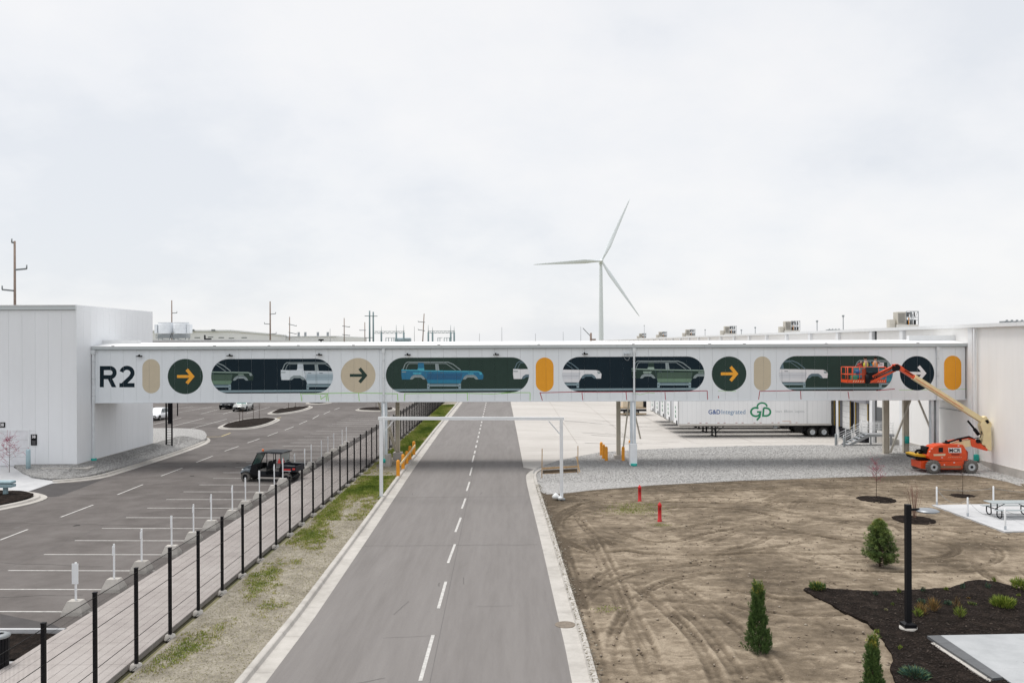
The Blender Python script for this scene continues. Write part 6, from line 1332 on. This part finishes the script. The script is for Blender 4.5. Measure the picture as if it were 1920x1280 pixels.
# ------------------------------------------------------------------ WIND TURBINE
TD = 740; hX, hZ = A(1127.5, 489.5, TD)
wt = thing('wind_turbine', 'tall pale three bladed wind turbine on the horizon behind the warehouse', 'wind turbine', (hX, TD, 0))
put('tower', MB().lathe((hX, TD+4, 0), [(2.15, 0), (1.95, 30), (1.6, 55), (1.3, hZ-1.4)], n=32), TURB, wt)
put('nacelle', MB().bbox(hX-1.5, hX+1.5, TD-1.5, TD+8, hZ-1.6, hZ+1.7, b=.4), TURB, wt)
put('hub', MB().lathe((hX, TD-2.0, hZ), [(1.5, 1.6), (1.5, .4), (1.1, -.9), (.4, -1.7), (.001, -1.8)], 'y', 20), TURB, wt)
for tip in ((1180.5, 373), (1000, 496.5), (1198.5, 593)):
    tX, tZ = A(*tip, TD); d = Vector((tX-hX, 0, tZ-hZ)); Lb = d.length; d.normalize(); s = Vector((-d.z, 0, d.x)); rings = []
    for t, c, th, tw in ((0, 1.7, 1.6, 0), (.04, 1.7, 1.5, 0), (.12, 2.7, 1.2, .5), (.24, 3.9, .75, .45), (.4, 3.2, .5, .3), (.6, 2.3, .35, .2), (.8, 1.5, .2, .1), (.95, .9, .12, .05), (1, .25, .06, 0)):
        c0 = Vector((hX, TD-1.6, hZ))+d*Lb*t; ax = (s*math.cos(tw)+Vector((0, 1, 0))*math.sin(tw)); nn = (Vector((0, 1, 0))*math.cos(tw)-s*math.sin(tw))
        off = -.12 if t > .05 else 0
        rings.append([c0+ax*(c*(.5*math.cos(a)+ (off if t > .05 else 0)))+nn*(th/2*math.sin(a)) for a in [2*PI*k/12 for k in range(12)]])
    put('blade', MB().loft(rings, smooth=True), TURB, wt)
# ------------------------------------------------------------------ UTILITY POLES
def upole(px, ptop, arms, label, D=None, r=None, mat=UPOLE, grp='wooden utility poles on the skyline', lean=0):
    x0, y0 = U(px, ptop); H = 22.5; Y = D or (H-CH)*FL/(-y0); X = x0*Y/FL; zt = CH-y0*Y/FL; r = (r or .19)*.8
    t = thing('utility_pole', label, 'utility pole', (X, Y, 0), group=grp)
    put('pole', MB().cyl((X-lean, Y, 0), (X, Y, zt), r*1.25, r*.8, n=10), mat, t)
    for (ax, ay, bx_, by_) in arms:
        a, b = A(ax, ay, Y-.1), A(bx_, by_, Y-.1); put('crossarm', MB().beam((a[0], Y-.2, a[1]), (b[0], Y-.2, b[1]), .14*max(1, Y/180), .2*max(1, Y/260)), GREYM if mat is UPOLE else mat, t)
        c = b if abs(b[0]-X) > abs(a[0]-X) else a; put('insulator', MB().cyl((c[0], Y-.2, c[1]), (c[0], Y-.2, c[1]+.5), .09, n=6), GREYM, t)
upole(27.5, 452, [(29, 506, 51, 504), (26, 545, 5, 543), (26, 455, 23, 455)], 'tall brown utility pole behind the west building at the left edge', r=.2)
upole(322, 563, [(322, 587, 332, 586.5)], 'reddish utility pole behind the cooling towers', r=.24)
upole(506.5, 565, [(507, 589, 517, 588), (506, 607.5, 496, 607), (507, 625.5, 518, 625.5)], 'tallest utility pole right of the cooling towers', r=.3)
upole(543, 594, [(541, 607.5, 556, 611), (541, 623, 556, 626)], 'short utility pole in front of the far warehouse', r=.3)
upole(645.3, 596, [(642, 611, 656, 613), (642, 627, 656, 629)], 'utility pole standing left of the steel twin poles', r=.3)
upole(684, 604, [(674, 619, 686, 619), (674, 633, 700, 633)], 'short dark utility pole just left of the steel twin poles', r=.35)
upole(795.2, 588, [(784, 603, 797, 604), (784, 618, 797, 620)], 'leaning utility pole between the two substation frames', r=.3, lean=1.2)
upole(1815+70, 700, [], 'x') if False else None
for (px, top, l) in ((941, 613, 'thin pole above the middle of the bridge'), (619, 616, 'thin pole at the right end of the far warehouse'), (777, 612, 'thin pale pole right of the first substation frame'), (1056, 622, 'faint thin mast left of the wind turbine'), (1089, 612, 'faint crane mast close to the wind turbine'), (899, 625, 'faint thin mast far behind the bridge middle'), (1004, 625, 'small faint mast on the horizon')):
    X = A(px, 640, 420)[0]; zt = A(px, top, 420)[1]; o = put('thin_mast', MB().cyl((X, 420, 0), (X, 420, zt), .16, .1, n=6), M('mast_grey', (.33, .34, .35), .6)); tag(o, l, 'mast', 'thin masts on the skyline')
Y = 330; a = A(1093, 615, Y); b = A(1106, 630, Y); 
cr = thing('loader_crane', 'small distant crane arm beside the foot of the wind turbine', 'crane', (b[0], Y, 0)); put('boom', MB().beam((a[0], Y, a[1]), (b[0]+.2, Y, b[1]), .3, .3), GREYM, cr); put('mast', MB().cyl((b[0]+.4, Y, 0), (b[0]+.4, Y, A(1107, 624, Y)[1]), .4, n=6).box(b[0]+.2, b[0]+2.2, Y-1, Y+1, A(1107, 638, Y)[1], A(1107, 635, Y)[1]), UPOLE, cr)
# steel twin poles and substation
SY = 300
t = thing('steel_twin_pole', 'pair of thick grey steel poles joined by a crossarm at the substation', 'transmission pole', (A(696, 600, SY)[0], SY, 0))
for px, tp in ((693, 582.5), (699.8, 584.5)): X, zt = A(px, tp, SY); put('pole', MB().cyl((X, SY, 0), (X, SY, zt), .36, .25, n=12), STEELG, t)
a, b = A(684, 592.3, SY), A(708, 592.6, SY); put('crossarm', MB().beam((a[0], SY-.3, a[1]), (b[0], SY-.3, b[1]), .2, .22), STEELG, t)
def gantry(label, posts, beam_y, x0, x1, low):
    g = thing('substation_frame', label, 'substation frame', (A(x0, 640, SY)[0], SY, 0), group='steel frames of the substation')
    for px, tp in posts:
        X, zt = A(px, tp, SY); zb = A(px, beam_y, SY)[1]; put('mast', MB().cyl((X, SY, 0), (X, SY, zb), .3, n=8).cyl((X, SY, zb), (X, SY, zt), .1, .04, n=6), STEELG, g)
    a, b = A(x0, beam_y, SY), A(x1, beam_y+.6, SY); zc = a[1]
    mb = MB(); n = 14
    for z in (zc-.35, zc+.35): mb.beam((a[0], SY, z), (b[0], SY, z), .14, .14)
    for i in range(n): xa, xb = a[0]+(b[0]-a[0])*i/n, a[0]+(b[0]-a[0])*(i+1)/n; mb.beam((xa, SY, zc-.35+.7*(i % 2)), (xb, SY, zc+.35-.7*(i % 2)), .1, .1)
    put('truss', mb, STEELG, g)
    for px in low:
        X, z = A(px, 633, SY); put('busbar', MB().cyl((X, SY+2, 0), (X, SY+2, z), .12, n=6).beam((X, SY+2, z), (X+.9, SY+2, z), .12, .12), STEELG, g)
    return g
gantry('left substation frame with four masts beside the twin poles', ((715, 611), (743, 609), (757, 609)), 623, 702, 759, (722, 727, 733, 737))
gantry('right substation frame with four masts past the leaning pole', ((803, 609), (811, 613), (845, 609), (851.5, 612)), 622.5, 802, 853, (820, 824, 832, 837, 842))
X0_, z_ = A(740, 633, 305); X1_, _ = A(769, 633, 305)
tag(put('transformer', MB().bbox(X0_, X1_, 305, 309, 0, z_, b=.3).bbox(X0_+1, X0_+3.2, 304.6, 305, 0, z_-.6, b=.1), M('transformer_blue', (.34, .42, .46), .6)), 'pale blue transformer housing under the left substation frame', 'transformer')
# ------------------------------------------------------------------ PLANTS
def leafmat(name, c1, c2, c3=None):
    m = bpy.data.materials.new(name); m.use_nodes = True; t = m.node_tree; b = t.nodes['Principled BSDF']; b.inputs['Roughness'].default_value = .65; b.inputs['Specular IOR Level'].default_value = .3
    a = t.nodes.new('ShaderNodeAttribute'); a.attribute_name = 'tone'; r = t.nodes.new('ShaderNodeValToRGB'); t.links.new(a.outputs['Fac'], r.inputs[0]); t.links.new(r.outputs[0], b.inputs['Base Color'])
    e = r.color_ramp.elements; e[0].color = (*c1, 1); e[1].color = (*c2, 1)
    if c3: e[1].position = .7; q = e.new(.97); q.color = (*c3, 1)
    MATS[name] = m; return m
PINE = leafmat('pine_needles', (.035, .078, .024), (.22, .29, .08), (.50, .32, .08)); JUN = leafmat('juniper', (.026, .065, .018), (.11, .18, .05), (.40, .36, .07)); GRS = leafmat('grass_blades', (.085, .14, .014), (.25, .30, .045), (.38, .34, .14)); LIM = leafmat('lime_shrub', (.07, .12, .015), (.20, .27, .03), (.34, .36, .08)); BLU = leafmat('blue_shrub', (.02, .06, .04), (.05, .12, .085), (.14, .18, .06)); PNK = leafmat('redbud', (.36, .05, .12), (.60, .16, .27)); BRNZ = leafmat('bronze_stems', (.10, .055, .02), (.26, .19, .05), (.38, .18, .05)); DRY = leafmat('dry_grass', (.16, .15, .07), (.30, .28, .15), (.40, .36, .22))
BARK = M('bark', (.085, .06, .045), .9, var=.3, scale=10)
def blades(name, P, D, Ln, Wd, tone, mat, parent=None, kind=None, bend=0):
    """many small pointed leaf faces: base points P, directions D"""
    P, D = np.array(P), np.array(D); n = len(P); D = D/np.maximum(1e-6, np.linalg.norm(D, axis=1))[:, None]
    R = np.random.normal(size=(n, 3)); S = np.cross(D, R); S /= np.maximum(1e-6, np.linalg.norm(S, axis=1))[:, None]; Ln = np.array(Ln)[:, None]*np.ones((n, 1)); Wd = np.array(Wd)[:, None]*np.ones((n, 1)) if np.ndim(Wd) else np.full((n, 1), Wd)
    mid = P+D*Ln*.5; V = np.stack([P-S*Wd*.25, mid+S*Wd*.5, P+D*Ln+np.array([0, 0, -1])*bend*Ln, mid-S*Wd*.5], 1).reshape(-1, 3)
    me = bpy.data.meshes.new(name); c = V.mean(0) if parent is None and kind is None else np.zeros(3)
    if parent is not None: c = np.array(wloc(parent).translation)
    V = V-c; me.vertices.add(len(V)); me.vertices.foreach_set('co', V.astype(np.float32).ravel()); me.loops.add(n*4); me.loops.foreach_set('vertex_index', np.arange(n*4, dtype=np.int32)); me.polygons.add(n)
    me.polygons.foreach_set('loop_start', np.arange(n, dtype=np.int32)*4); me.polygons.foreach_set('loop_total', np.full(n, 4, np.int32)); me.update(); me.validate()
    a = me.attributes.new('tone', 'FLOAT', 'POINT'); a.data.foreach_set('value', np.repeat(np.clip(tone, 0, 1), 4).astype(np.float32)); me.materials.append(mat)
    o = bpy.data.objects.new(name, me); COL.objects.link(o); o.location = tuple(c) if parent is None else (0, 0, 0)
    if parent is not None: o.parent = parent
    if kind: o['kind'] = kind
    return o
rs = np.random.RandomState(11)
def pine(px, base, top, wpx, label):
    X, Y = G(px, base); H = A(px, top, Y)[1]; Rm = wpx/2*Y/FL
    t = thing('pine_tree', label, 'tree', (X, Y, 0)); mb = MB().cyl((X, Y, 0), (X, Y, H*.9), .05, .012, n=8); P, D, L, T = [], [], [], []
    lean = lambda z: (0, 0)
    for k in range(230):
        z = H*(.05+.93*rs.rand()**.9); f = z/H; r = Rm*((1-f**1.9)**.8*(.80+.20*math.sin(min(1, f*5)*PI/2)))*(.70+.40*rs.rand())*(1+.12*math.sin(k*1.7)); a = rs.rand()*2*PI
        if f > .93: r *= .4
        e = np.array([X+r*math.cos(a), Y+r*math.sin(a), z+r*.32]); mb.cyl((X, Y, max(.05, z-.1)), tuple(e), .012, .004, n=5, cap=False)
        tn = .2+.5*rs.rand()+(.25 if f > .8 else 0)
        for q in range(5):
            w = 1-.16*q; c = np.array([X+(e[0]-X)*w, Y+(e[1]-Y)*w, z-.05+(e[2]-z+.05)*w])+rs.normal(0, .03, 3)
            for m in range(26):
                d = rs.normal(0, 1, 3)*.85+np.array([math.cos(a)*.6, math.sin(a)*.6, .75]); P.append(c+rs.normal(0, .012, 3)); D.append(d); L.append(.09+.05*rs.rand()); T.append(tn*(.75+.25*rs.rand())-.05*q)
    for m in range(240): d = rs.normal(0, 1, 3)*.5+np.array([0, 0, 1]); P.append([X+rs.normal(0, .03), Y, H*(.93+.06*rs.rand())]); D.append(d); L.append(.12); T.append(.85+.15*rs.rand())
    put('trunk', mb, BARK, t); blades('crown', P, D, L, .012, np.array(T), PINE, t); return t
pine(1649.5, 1063, 974, 63, 'bushy round topped young pine on the dirt left of the lamp post')
def juniper(px, base, top, wpx, label):
    X, Y = G(px, base); H = A(px, top, Y)[1]; Rm = wpx/2*Y/FL; t = thing('juniper_tree', label, 'tree', (X, Y, 0)); put('trunk', MB().cyl((X, Y, 0), (X, Y, H*.7), .04, .008, n=8), BARK, t); P, D, L, T = [], [], [], []
    for k in range(430):
        f = rs.rand()**1.2; z = H*f*.88
        prof = (1.0-1.2*f) if f < .4 else (.52-.72*(f-.4) if f < .75 else .268*(1-f)/.25+.02)
        a = rs.rand()*2*PI; r = Rm*prof*(.35+.55*rs.rand()**.5)*(1+.22*math.sin(a*3+f*9)); c = np.array([X+r*math.cos(a), Y+r*math.sin(a), z]); tn = .10+.42*rs.rand()+(.40 if f > .84 else .1*f); ln = (.14+.16*rs.rand())*(.6+.4*H/1.6)
        ax = np.array([math.cos(a)*.38, math.sin(a)*.38, 1.0])+rs.normal(0, .12, 3); ax /= np.linalg.norm(ax)
        for m in range(64):
            g = rs.rand(); w = .055*(1-g*.75); P.append(c+ax*ln*g+rs.normal(0, w, 3)*.6); D.append(ax+rs.normal(0, .38, 3)); L.append(.035+.045*rs.rand()); T.append(tn*(.55+.35*rs.rand())+.30*g)
    blades('crown', P, D, L, .015, np.array(T), JUN, t); return t
juniper(1421, 1221, 1088, 50, 'narrow dark green juniper standing alone on the dirt'); juniper(1637, 1318, 1190, 40, 'narrow yellow tipped juniper at the bottom edge of the frame')
# saplings, with mulch rings
def ring(px, py, rx, label, dark=True):
    X, Y = G(px, py); r = rx*Y/FL; n = 40; P = [(X+r*math.cos(2*PI*k/n)*(1+.08*noise.noise(Vector((k*.6, px, 0)))), Y+r*1.15*math.sin(2*PI*k/n)*(1+.08*noise.noise(Vector((k*.6, px, 3))))) for k in range(n)]
    o = sheet('mulch_ring', P, .05, MULC, res=.3, hf=lambda x, y: .10*(1-math.hypot(x-X, (y-Y))/r)+.03*noise.noise(Vector((x*5, y*5, 0)))-.01, label=label, cat='mulch'); return X, Y
def sapling(X, Y, H, label, pink=0, crown=1.0, start=.45, n=26, name='sapling', lean=.05, base=0.1, thick=.022, fl=None):
    t = thing(name, label, 'tree', (X, Y, base)); mb = MB(); pts = [(X+lean*math.sin(f*3)*H*.12, Y, base+H*f*.92) for f in (0, .2, .4, .6, .8, 1)]
    for i in range(5): mb.cyl(pts[i], pts[i+1], thick*(1-i*.15), thick*(1-(i+1)*.15), n=6)
    tw = MB(); P, D, L, T = [], [], [], []
    for k in range(n):
        f = start+(1-start)*rs.rand(); i = min(4, int(f*5)); p = np.array(pts[i])*(1-(f*5-i))+np.array(pts[i+1])*(f*5-i); a = rs.rand()*2*PI; l = crown*(.35+.4*rs.rand())*(1.25-f)*1.4
        q = p+np.array([math.cos(a)*l, math.sin(a)*l, l*(.55+.5*rs.rand())]); tw.cyl(tuple(p), tuple(q), .007, .003, n=4, cap=False)
        for m in range(4):
            g = .3+.7*rs.rand(); s = p+(q-p)*g; e = s+rs.normal(0, 1, 3)*.22*crown+np.array([0, 0, .08]); tw.cyl(tuple(s), tuple(e), .004, .002, n=3, cap=False)
            if pink:
                for b in range(pink): w = rs.rand(); P.append(s+(e-s)*w); D.append(rs.normal(0, 1, 3)); L.append(.035); T.append(rs.rand())
    put('trunk', mb, BARK, t); put('twigs', tw, BARK if not pink else M('twig_red', (.20, .07, .07), .8), t)
    if pink: blades('blossom', P, D, L, .022, np.array(T), fl or PNK, t)
    return t
X, Y = ring(1643, 936.5, 34, 'dark mulch ring around the pink budding sapling'); sapling(X, Y, A(1643, 866, Y)[1], 'slim sapling with pink buds in front of the gravel strip', pink=7, crown=.95)
X, Y = ring(1805, 930, 22, 'dark mulch ring around the thin sapling below the lift'); sapling(X, Y, A(1805, 872, Y)[1], 'thin bare sapling right below the boom lift', crown=.5, n=12, start=.6)
X, Y = ring(1713, 974.5, 37, 'dark mulch ring behind the lamp post'); 
def multistem(X, Y, H, W, label, n=14, mat=BARK, tw=.004):
    t = thing('bare_shrub', label, 'shrub', (X, Y, .05)); mb = MB()
    for k in range(n):
        a = rs.rand()*2*PI; r = W*(.2+.8*rs.rand()); p = (X+.04*math.cos(a), Y+.04*math.sin(a), .05); q = (X+r*.6*math.cos(a), Y+r*.6*math.sin(a), H*(.5+.2*rs.rand())); e = (X+r*math.cos(a+.2), Y+r*math.sin(a+.2), H*(.8+.2*rs.rand())); mb.cyl(p, q, tw*2, tw*1.4, n=4, cap=False); mb.cyl(q, e, tw*1.4, tw*.7, n=4, cap=False)
        for m in range(3): s = np.array(q)+(np.array(e)-np.array(q))*rs.rand(); v = s+rs.normal(0, .09, 3)+np.array([0, 0, .12]); mb.cyl(tuple(s), tuple(v), tw, tw*.6, n=3, cap=False)
    put('stems', mb, mat, t)
multistem(X+.1, Y+.1, A(1706, 905, Y)[1], .85, 'wispy leafless shrub rising behind the lamp post', n=26, mat=M('stem_brown', (.26, .15, .11), .8), tw=.004)
X, Y = G(-2, 895, .3); sapling(X-.75, 61.0, 2.6, 'red budded shrub cut by the left edge near the garage', pink=22, crown=1.3, start=.15, n=26, base=.3, name='redbud_shrub')
for i, (px, py, h, l) in enumerate(((455, 790, 2.6, 'bare forked sapling at the left of the near mulch island'), (449, 791, 1.6, 'short bare stems beside the forked island sapling'), (475, 785, 2.4, 'leaning bare sapling in the middle of the near mulch island'), (486, 784, 2.9, 'tallest bare sapling toward the right of the near mulch island'), (541, 767, 3.0, 'bare sapling on the farther mulch island, left one'), (554, 765, 3.2, 'bare sapling on the farther mulch island, right one'), (705, 766, 3.0, 'bare reddish sapling on the island by the fence'))):
    X, Y = G(px, py, .15); sapling(X, Y, h, l, crown=.55, n=9, start=.35, base=.2, thick=.035)
# tufts and shrubs in the beds
def tuft(px, py, hpx, wpx, label, mat, n=260, name='shrub', spread=.9, wd=.016, tall=None, z=.08):
    X, Y = G(px, py, z); H = hpx*Y/FL; W = wpx/2*Y/FL; t = thing(name, label, 'plant', (X, Y, z)); P, D, L, T = [], [], [], []
    st = MB()
    for k in range(12): a = rs.rand()*2*PI; r = W*rs.rand()*.8; st.cyl((X, Y, z), (X+r*math.cos(a), Y+r*math.sin(a), z+H*(.4+.4*rs.rand())), .006, .003, n=4, cap=False)
    put('stems', st, BARK, t)
    for k in range(n):
        a = rs.rand()*2*PI; r = W*rs.rand()**.6; P.append([X+r*math.cos(a)*.75, Y+r*math.sin(a)*.75, z+H*.55*rs.rand()*(1-.3*r/W)]); D.append([math.cos(a)*spread*(r/W)+rs.normal(0, .25), math.sin(a)*spread*(r/W)+rs.normal(0, .25), 1]); L.append(H*(.25+.3*rs.rand())); T.append(rs.rand())
    blades('leaves', P, D, L, wd, np.array(T), mat, t); return t
tuft(1533, 1106, 20, 32, 'bright green leafy shrub at the tip of the mulch bed', JUN, 420, wd=.03)
tuft(1881, 1138, 26, 46, 'lime green twin shrub in the mulch bed near the right edge', LIM, 700, wd=.022); tuft(1916, 1104, 26, 40, 'lime green shrub cut by the right edge of the frame', LIM, 500, wd=.022)
tuft(1716, 1268, 22, 62, 'low spreading blue green juniper in the lower mulch bed', BLU, 700, spread=1.8, wd=.018); tuft(1728, 1152, 30, 16, 'olive twiggy clump just right of the lamp post', BRNZ, 200, wd=.010); tuft(1721, 1156, 22, 18, 'yellow green clump close to the lamp post', LIM, 160, wd=.012)
tuft(1750, 1147, 34, 16, 'orange bronze upright clump in the mulch bed', BRNZ, 240, wd=.010); tuft(1800, 1157, 26, 17, 'yellow olive clump in the middle of the mulch bed', LIM, 190, wd=.012); tuft(1793, 1140, 28, 7, 'thin upright bronze stems in the mulch bed', BRNZ, 70, wd=.008)
tuft(1728, 1132, 14, 16, 'small blue green clump above the olive clump', BLU, 160, wd=.014); tuft(1778, 1134, 12, 18, 'small dull green clump right of the bronze one', BLU, 150, wd=.014); tuft(1823, 1134, 9, 17, 'low green mound in the upper mulch bed', JUN, 150, wd=.014)
for i, (px, py, h, l) in enumerate(((1642, 1117, 14, 'small pale tuft first along the top edge of the mulch bed'), (1686, 1112, 14, 'small green tuft left of the lamp post at the bed edge'), (1731, 1109, 12, 'small green tuft just right of the lamp pole at the bed edge'), (1774, 1107, 10, 'faint yellow tuft on the bed edge'), (1805, 1104, 14, 'striped iris like tuft on the raised bed edge'), (1852, 1103, 14, 'iris like tuft under the crest of the bed'), (1864, 1091, 12, 'yellow green tuft on the crest of the bed'), (1910, 1118, 8, 'small lime tuft near the right frame edge'), (1674, 1135, 9, 'tiny green tuft in the left of the mulch bed'), (1687, 1218, 12, 'small yellow tuft left of the lower mulch bed'), (1645, 1188, 12, 'yellowish tuft on the left bed edge'), (1661, 1145, 7, 'tiny tan leaf clump in the bed left of the lamp post'), (1816, 1122, 5, 'tiny orange clump in the upper bed'))):
    tuft(px, py, h, 8, l, [BLU, JUN, BLU, LIM, BLU, BLU, LIM, LIM, JUN, LIM, LIM, DRY, BRNZ][i], 70, name='grass_tuft', spread=.5, wd=.014)
# grass on the verge: patches as measured
def in_patch(x, y):
    v = noise.noise(Vector((x*.5, y*.25, 2)))+.5*noise.noise(Vector((x*1.6, y*1.2, 8)))+.35*noise.noise(Vector((x*4.5, y*4, 3)))
    w = (vrx(y)+10.5) or 1; u = (x+10.5)/w
    if y < 36: b = .06-abs(u-.25)*1.3
    elif y < 45: b = .26-abs(u-.22)*1.2
    elif y < 60: b = .62-abs(u-.45)*.9
    elif y < 70: b = -.35
    else: b = .8-abs(u-.6)*.7
    return v+b
vrx = lambda y: np.interp(y, [p[1] for p in road_l], [p[0] for p in road_l])-.8
P, D, L, T = [], [], [], []
vrx = lambda y: np.interp(y, [p[1] for p in road_l], [p[0] for p in road_l])-.8
while len(P) < 130000:
    y = 17+ (130-17)*rs.rand()**1.15; x = -10.5+(vrx(y)+10.5)*rs.rand(); v = in_patch(x, y)
    if v > -.1+.7*rs.rand()**1.3: 
        P.append([x, y, .05]); D.append([rs.normal(0, .5), rs.normal(0, .5), 1]); L.append((.035+.05*rs.rand())*(1+min(1.4, max(0, (y-30)/40)))); T.append(np.clip(1.0-v*.9+rs.normal(0, .18), 0, 1))
W_ = np.array([.018+.0004*p[1] for p in P])
tag(blades('grass', P, D, L, W_, np.array(T), GRS, kind='stuff'), 'patchy green grass on the verge between fence and road', 'grass')
P, D, L, T = [], [], [], []
for k in range(30000):
    y = 17+50*rs.rand()**1.2; x = -10.5+(vrx(y)+10.5)*rs.rand(); P.append([x, y, .05]); D.append([rs.normal(0, 1.2), rs.normal(0, 1.2), .5]); L.append(.05+.05*rs.rand()); T.append(rs.rand())
tag(blades('dry_grass', P, D, L, .012, np.array(T), DRY, kind='stuff'), 'sparse straw coloured dead grass along the verge', 'grass')
P, D, L, T = [], [], [], []
for (cx, cy, r, n) in ((*G(1185, 958), 1.6, 1500), (*G(1195, 948), 1.6, 900), (*G(1140, 1143), .5, 150), (*G(1240, 985), .6, 200)):
    for k in range(n): P.append([cx+rs.normal(0, r*.5), cy+rs.normal(0, r*.4), .02]); D.append([rs.normal(0, .5), rs.normal(0, .5), 1]); L.append(.04+.04*rs.rand()); T.append(rs.rand()*.9+.1)
tag(blades('yard_grass', P, D, L, .02, np.array(T), GRS, kind='stuff'), 'thin green grass patches around the red valve posts', 'grass')
# stones, clods, wood chips and gravel grains
def grains(name, pts, smin, smax, mat, label, cat, flat=.6):
    """low angular lumps, 8 faces each"""
    n = len(pts); O = np.array([[1, 0, 0], [0, 1, 0], [-1, 0, 0], [0, -1, 0], [0, 0, 1], [0, 0, -1]], float); F_ = np.array([[0, 1, 4], [1, 2, 4], [2, 3, 4], [3, 0, 4], [1, 0, 5], [2, 1, 5], [3, 2, 5], [0, 3, 5]])
    S = smin+(smax-smin)*rs.rand(n, 1, 1)**3; J = 1+rs.normal(0, .28, (n, 6, 3)); a = rs.rand(n)*2*PI; c, s = np.cos(a), np.sin(a); V = O[None]*J*S*np.array([1, .75, flat])
    x = V[..., 0]*c[:, None]-V[..., 1]*s[:, None]; y = V[..., 0]*s[:, None]+V[..., 1]*c[:, None]; V = np.stack([x, y, V[..., 2]], -1)+np.array(pts)[:, None, :]
    Fi = (F_[None]+6*np.arange(n)[:, None, None]).reshape(-1, 3); me = bpy.data.meshes.new(name); V = V.reshape(-1, 3)
    me.vertices.add(len(V)); me.vertices.foreach_set('co', V.astype(np.float32).ravel()); me.loops.add(Fi.size); me.loops.foreach_set('vertex_index', Fi.astype(np.int32).ravel()); me.polygons.add(len(Fi)); me.polygons.foreach_set('loop_start', np.arange(len(Fi), dtype=np.int32)*3); me.polygons.foreach_set('loop_total', np.full(len(Fi), 3, np.int32)); me.update(); me.validate(); me.materials.append(mat)
    o = bpy.data.objects.new(name, me); COL.objects.link(o); return tag(o, label, cat, kind='stuff')
from mathutils.bvhtree import BVHTree
def inside(poly, x, y):
    c = False; j = len(poly)-1
    for i in range(len(poly)):
        if (poly[i][1] > y) != (poly[j][1] > y) and x < (poly[j][0]-poly[i][0])*(y-poly[i][1])/(poly[j][1]-poly[i][1])+poly[i][0]: c = not c
        j = i
    return c
pts = []
while len(pts) < 9000:
    y = 18+42*rs.rand()**1.4; x0 = np.interp(y, bY, bX); x = x0+.1+(31-x0)*rs.rand()
    if y > np.interp(x, [p[0] for p in sorted(gbw)], [p[1] for p in sorted(gbw)])-.3: continue
    pts.append((x, y, .03))
grains('dirt_clods', pts, .012, .075, ground_mat('clod', [(.13, .10, .075), (.24, .19, .145), (.40, .36, .30)], (3, 9), fine=9), 'scattered clods and pale stones on the dirt yard', 'stones')
pts = []
for k in range(200000):
    x = 6+22*rs.rand(); y = 17+22*rs.rand()
    if inside(mw, x, y): pts.append((x, y, .11+.03*noise.noise(Vector((x*1.4, y*1.4, 0)))))
    if len(pts) > 26000: break
grains('wood_chips', pts, .008, .05, ground_mat('chips', [(.012, .009, .008), (.045, .035, .03), (.24, .19, .15)], (4, 14), stops=[.35, .55, .72], fine=20), 'loose dark bark chips covering the mulch bed', 'bark chips', flat=.35)
pts = []
for k in range(260000):
    x = 1+33*rs.rand(); y = 57+22*rs.rand()
    if inside(gpoly, x, y): pts.append((x, y, h_right(x, y)+.01))
    if len(pts) > 34000: break
for k in range(90000):
    x = WX0+7*rs.rand() if rs.rand() < .55 else -36+12*rs.rand(); y = 58+24*rs.rand()
    if inside(gl, x, y) and not (x < WX0 and y > WY0): pts.append((x, y, h_left(x, y)+.01))
    if len(pts) > 48000: break
grains('gravel_stones', pts, .014, .045, GRAV, 'loose grey and white stones lying on the gravel beds', 'gravel', flat=.7)
# crumbs spilt along the right kerb
pts = []
for k in range(3500):
    y = 18+38*rs.rand(); x0 = np.interp(y, [p[1] for p in road_r], [p[0] for p in road_r]); pts.append((x0+.55+abs(rs.normal(0, .14)), y, .115))
grains('spilt_soil', pts, .012, .07, VERG, 'spilt soil and mortar crumbs on top of the right kerb', 'soil', flat=.4)
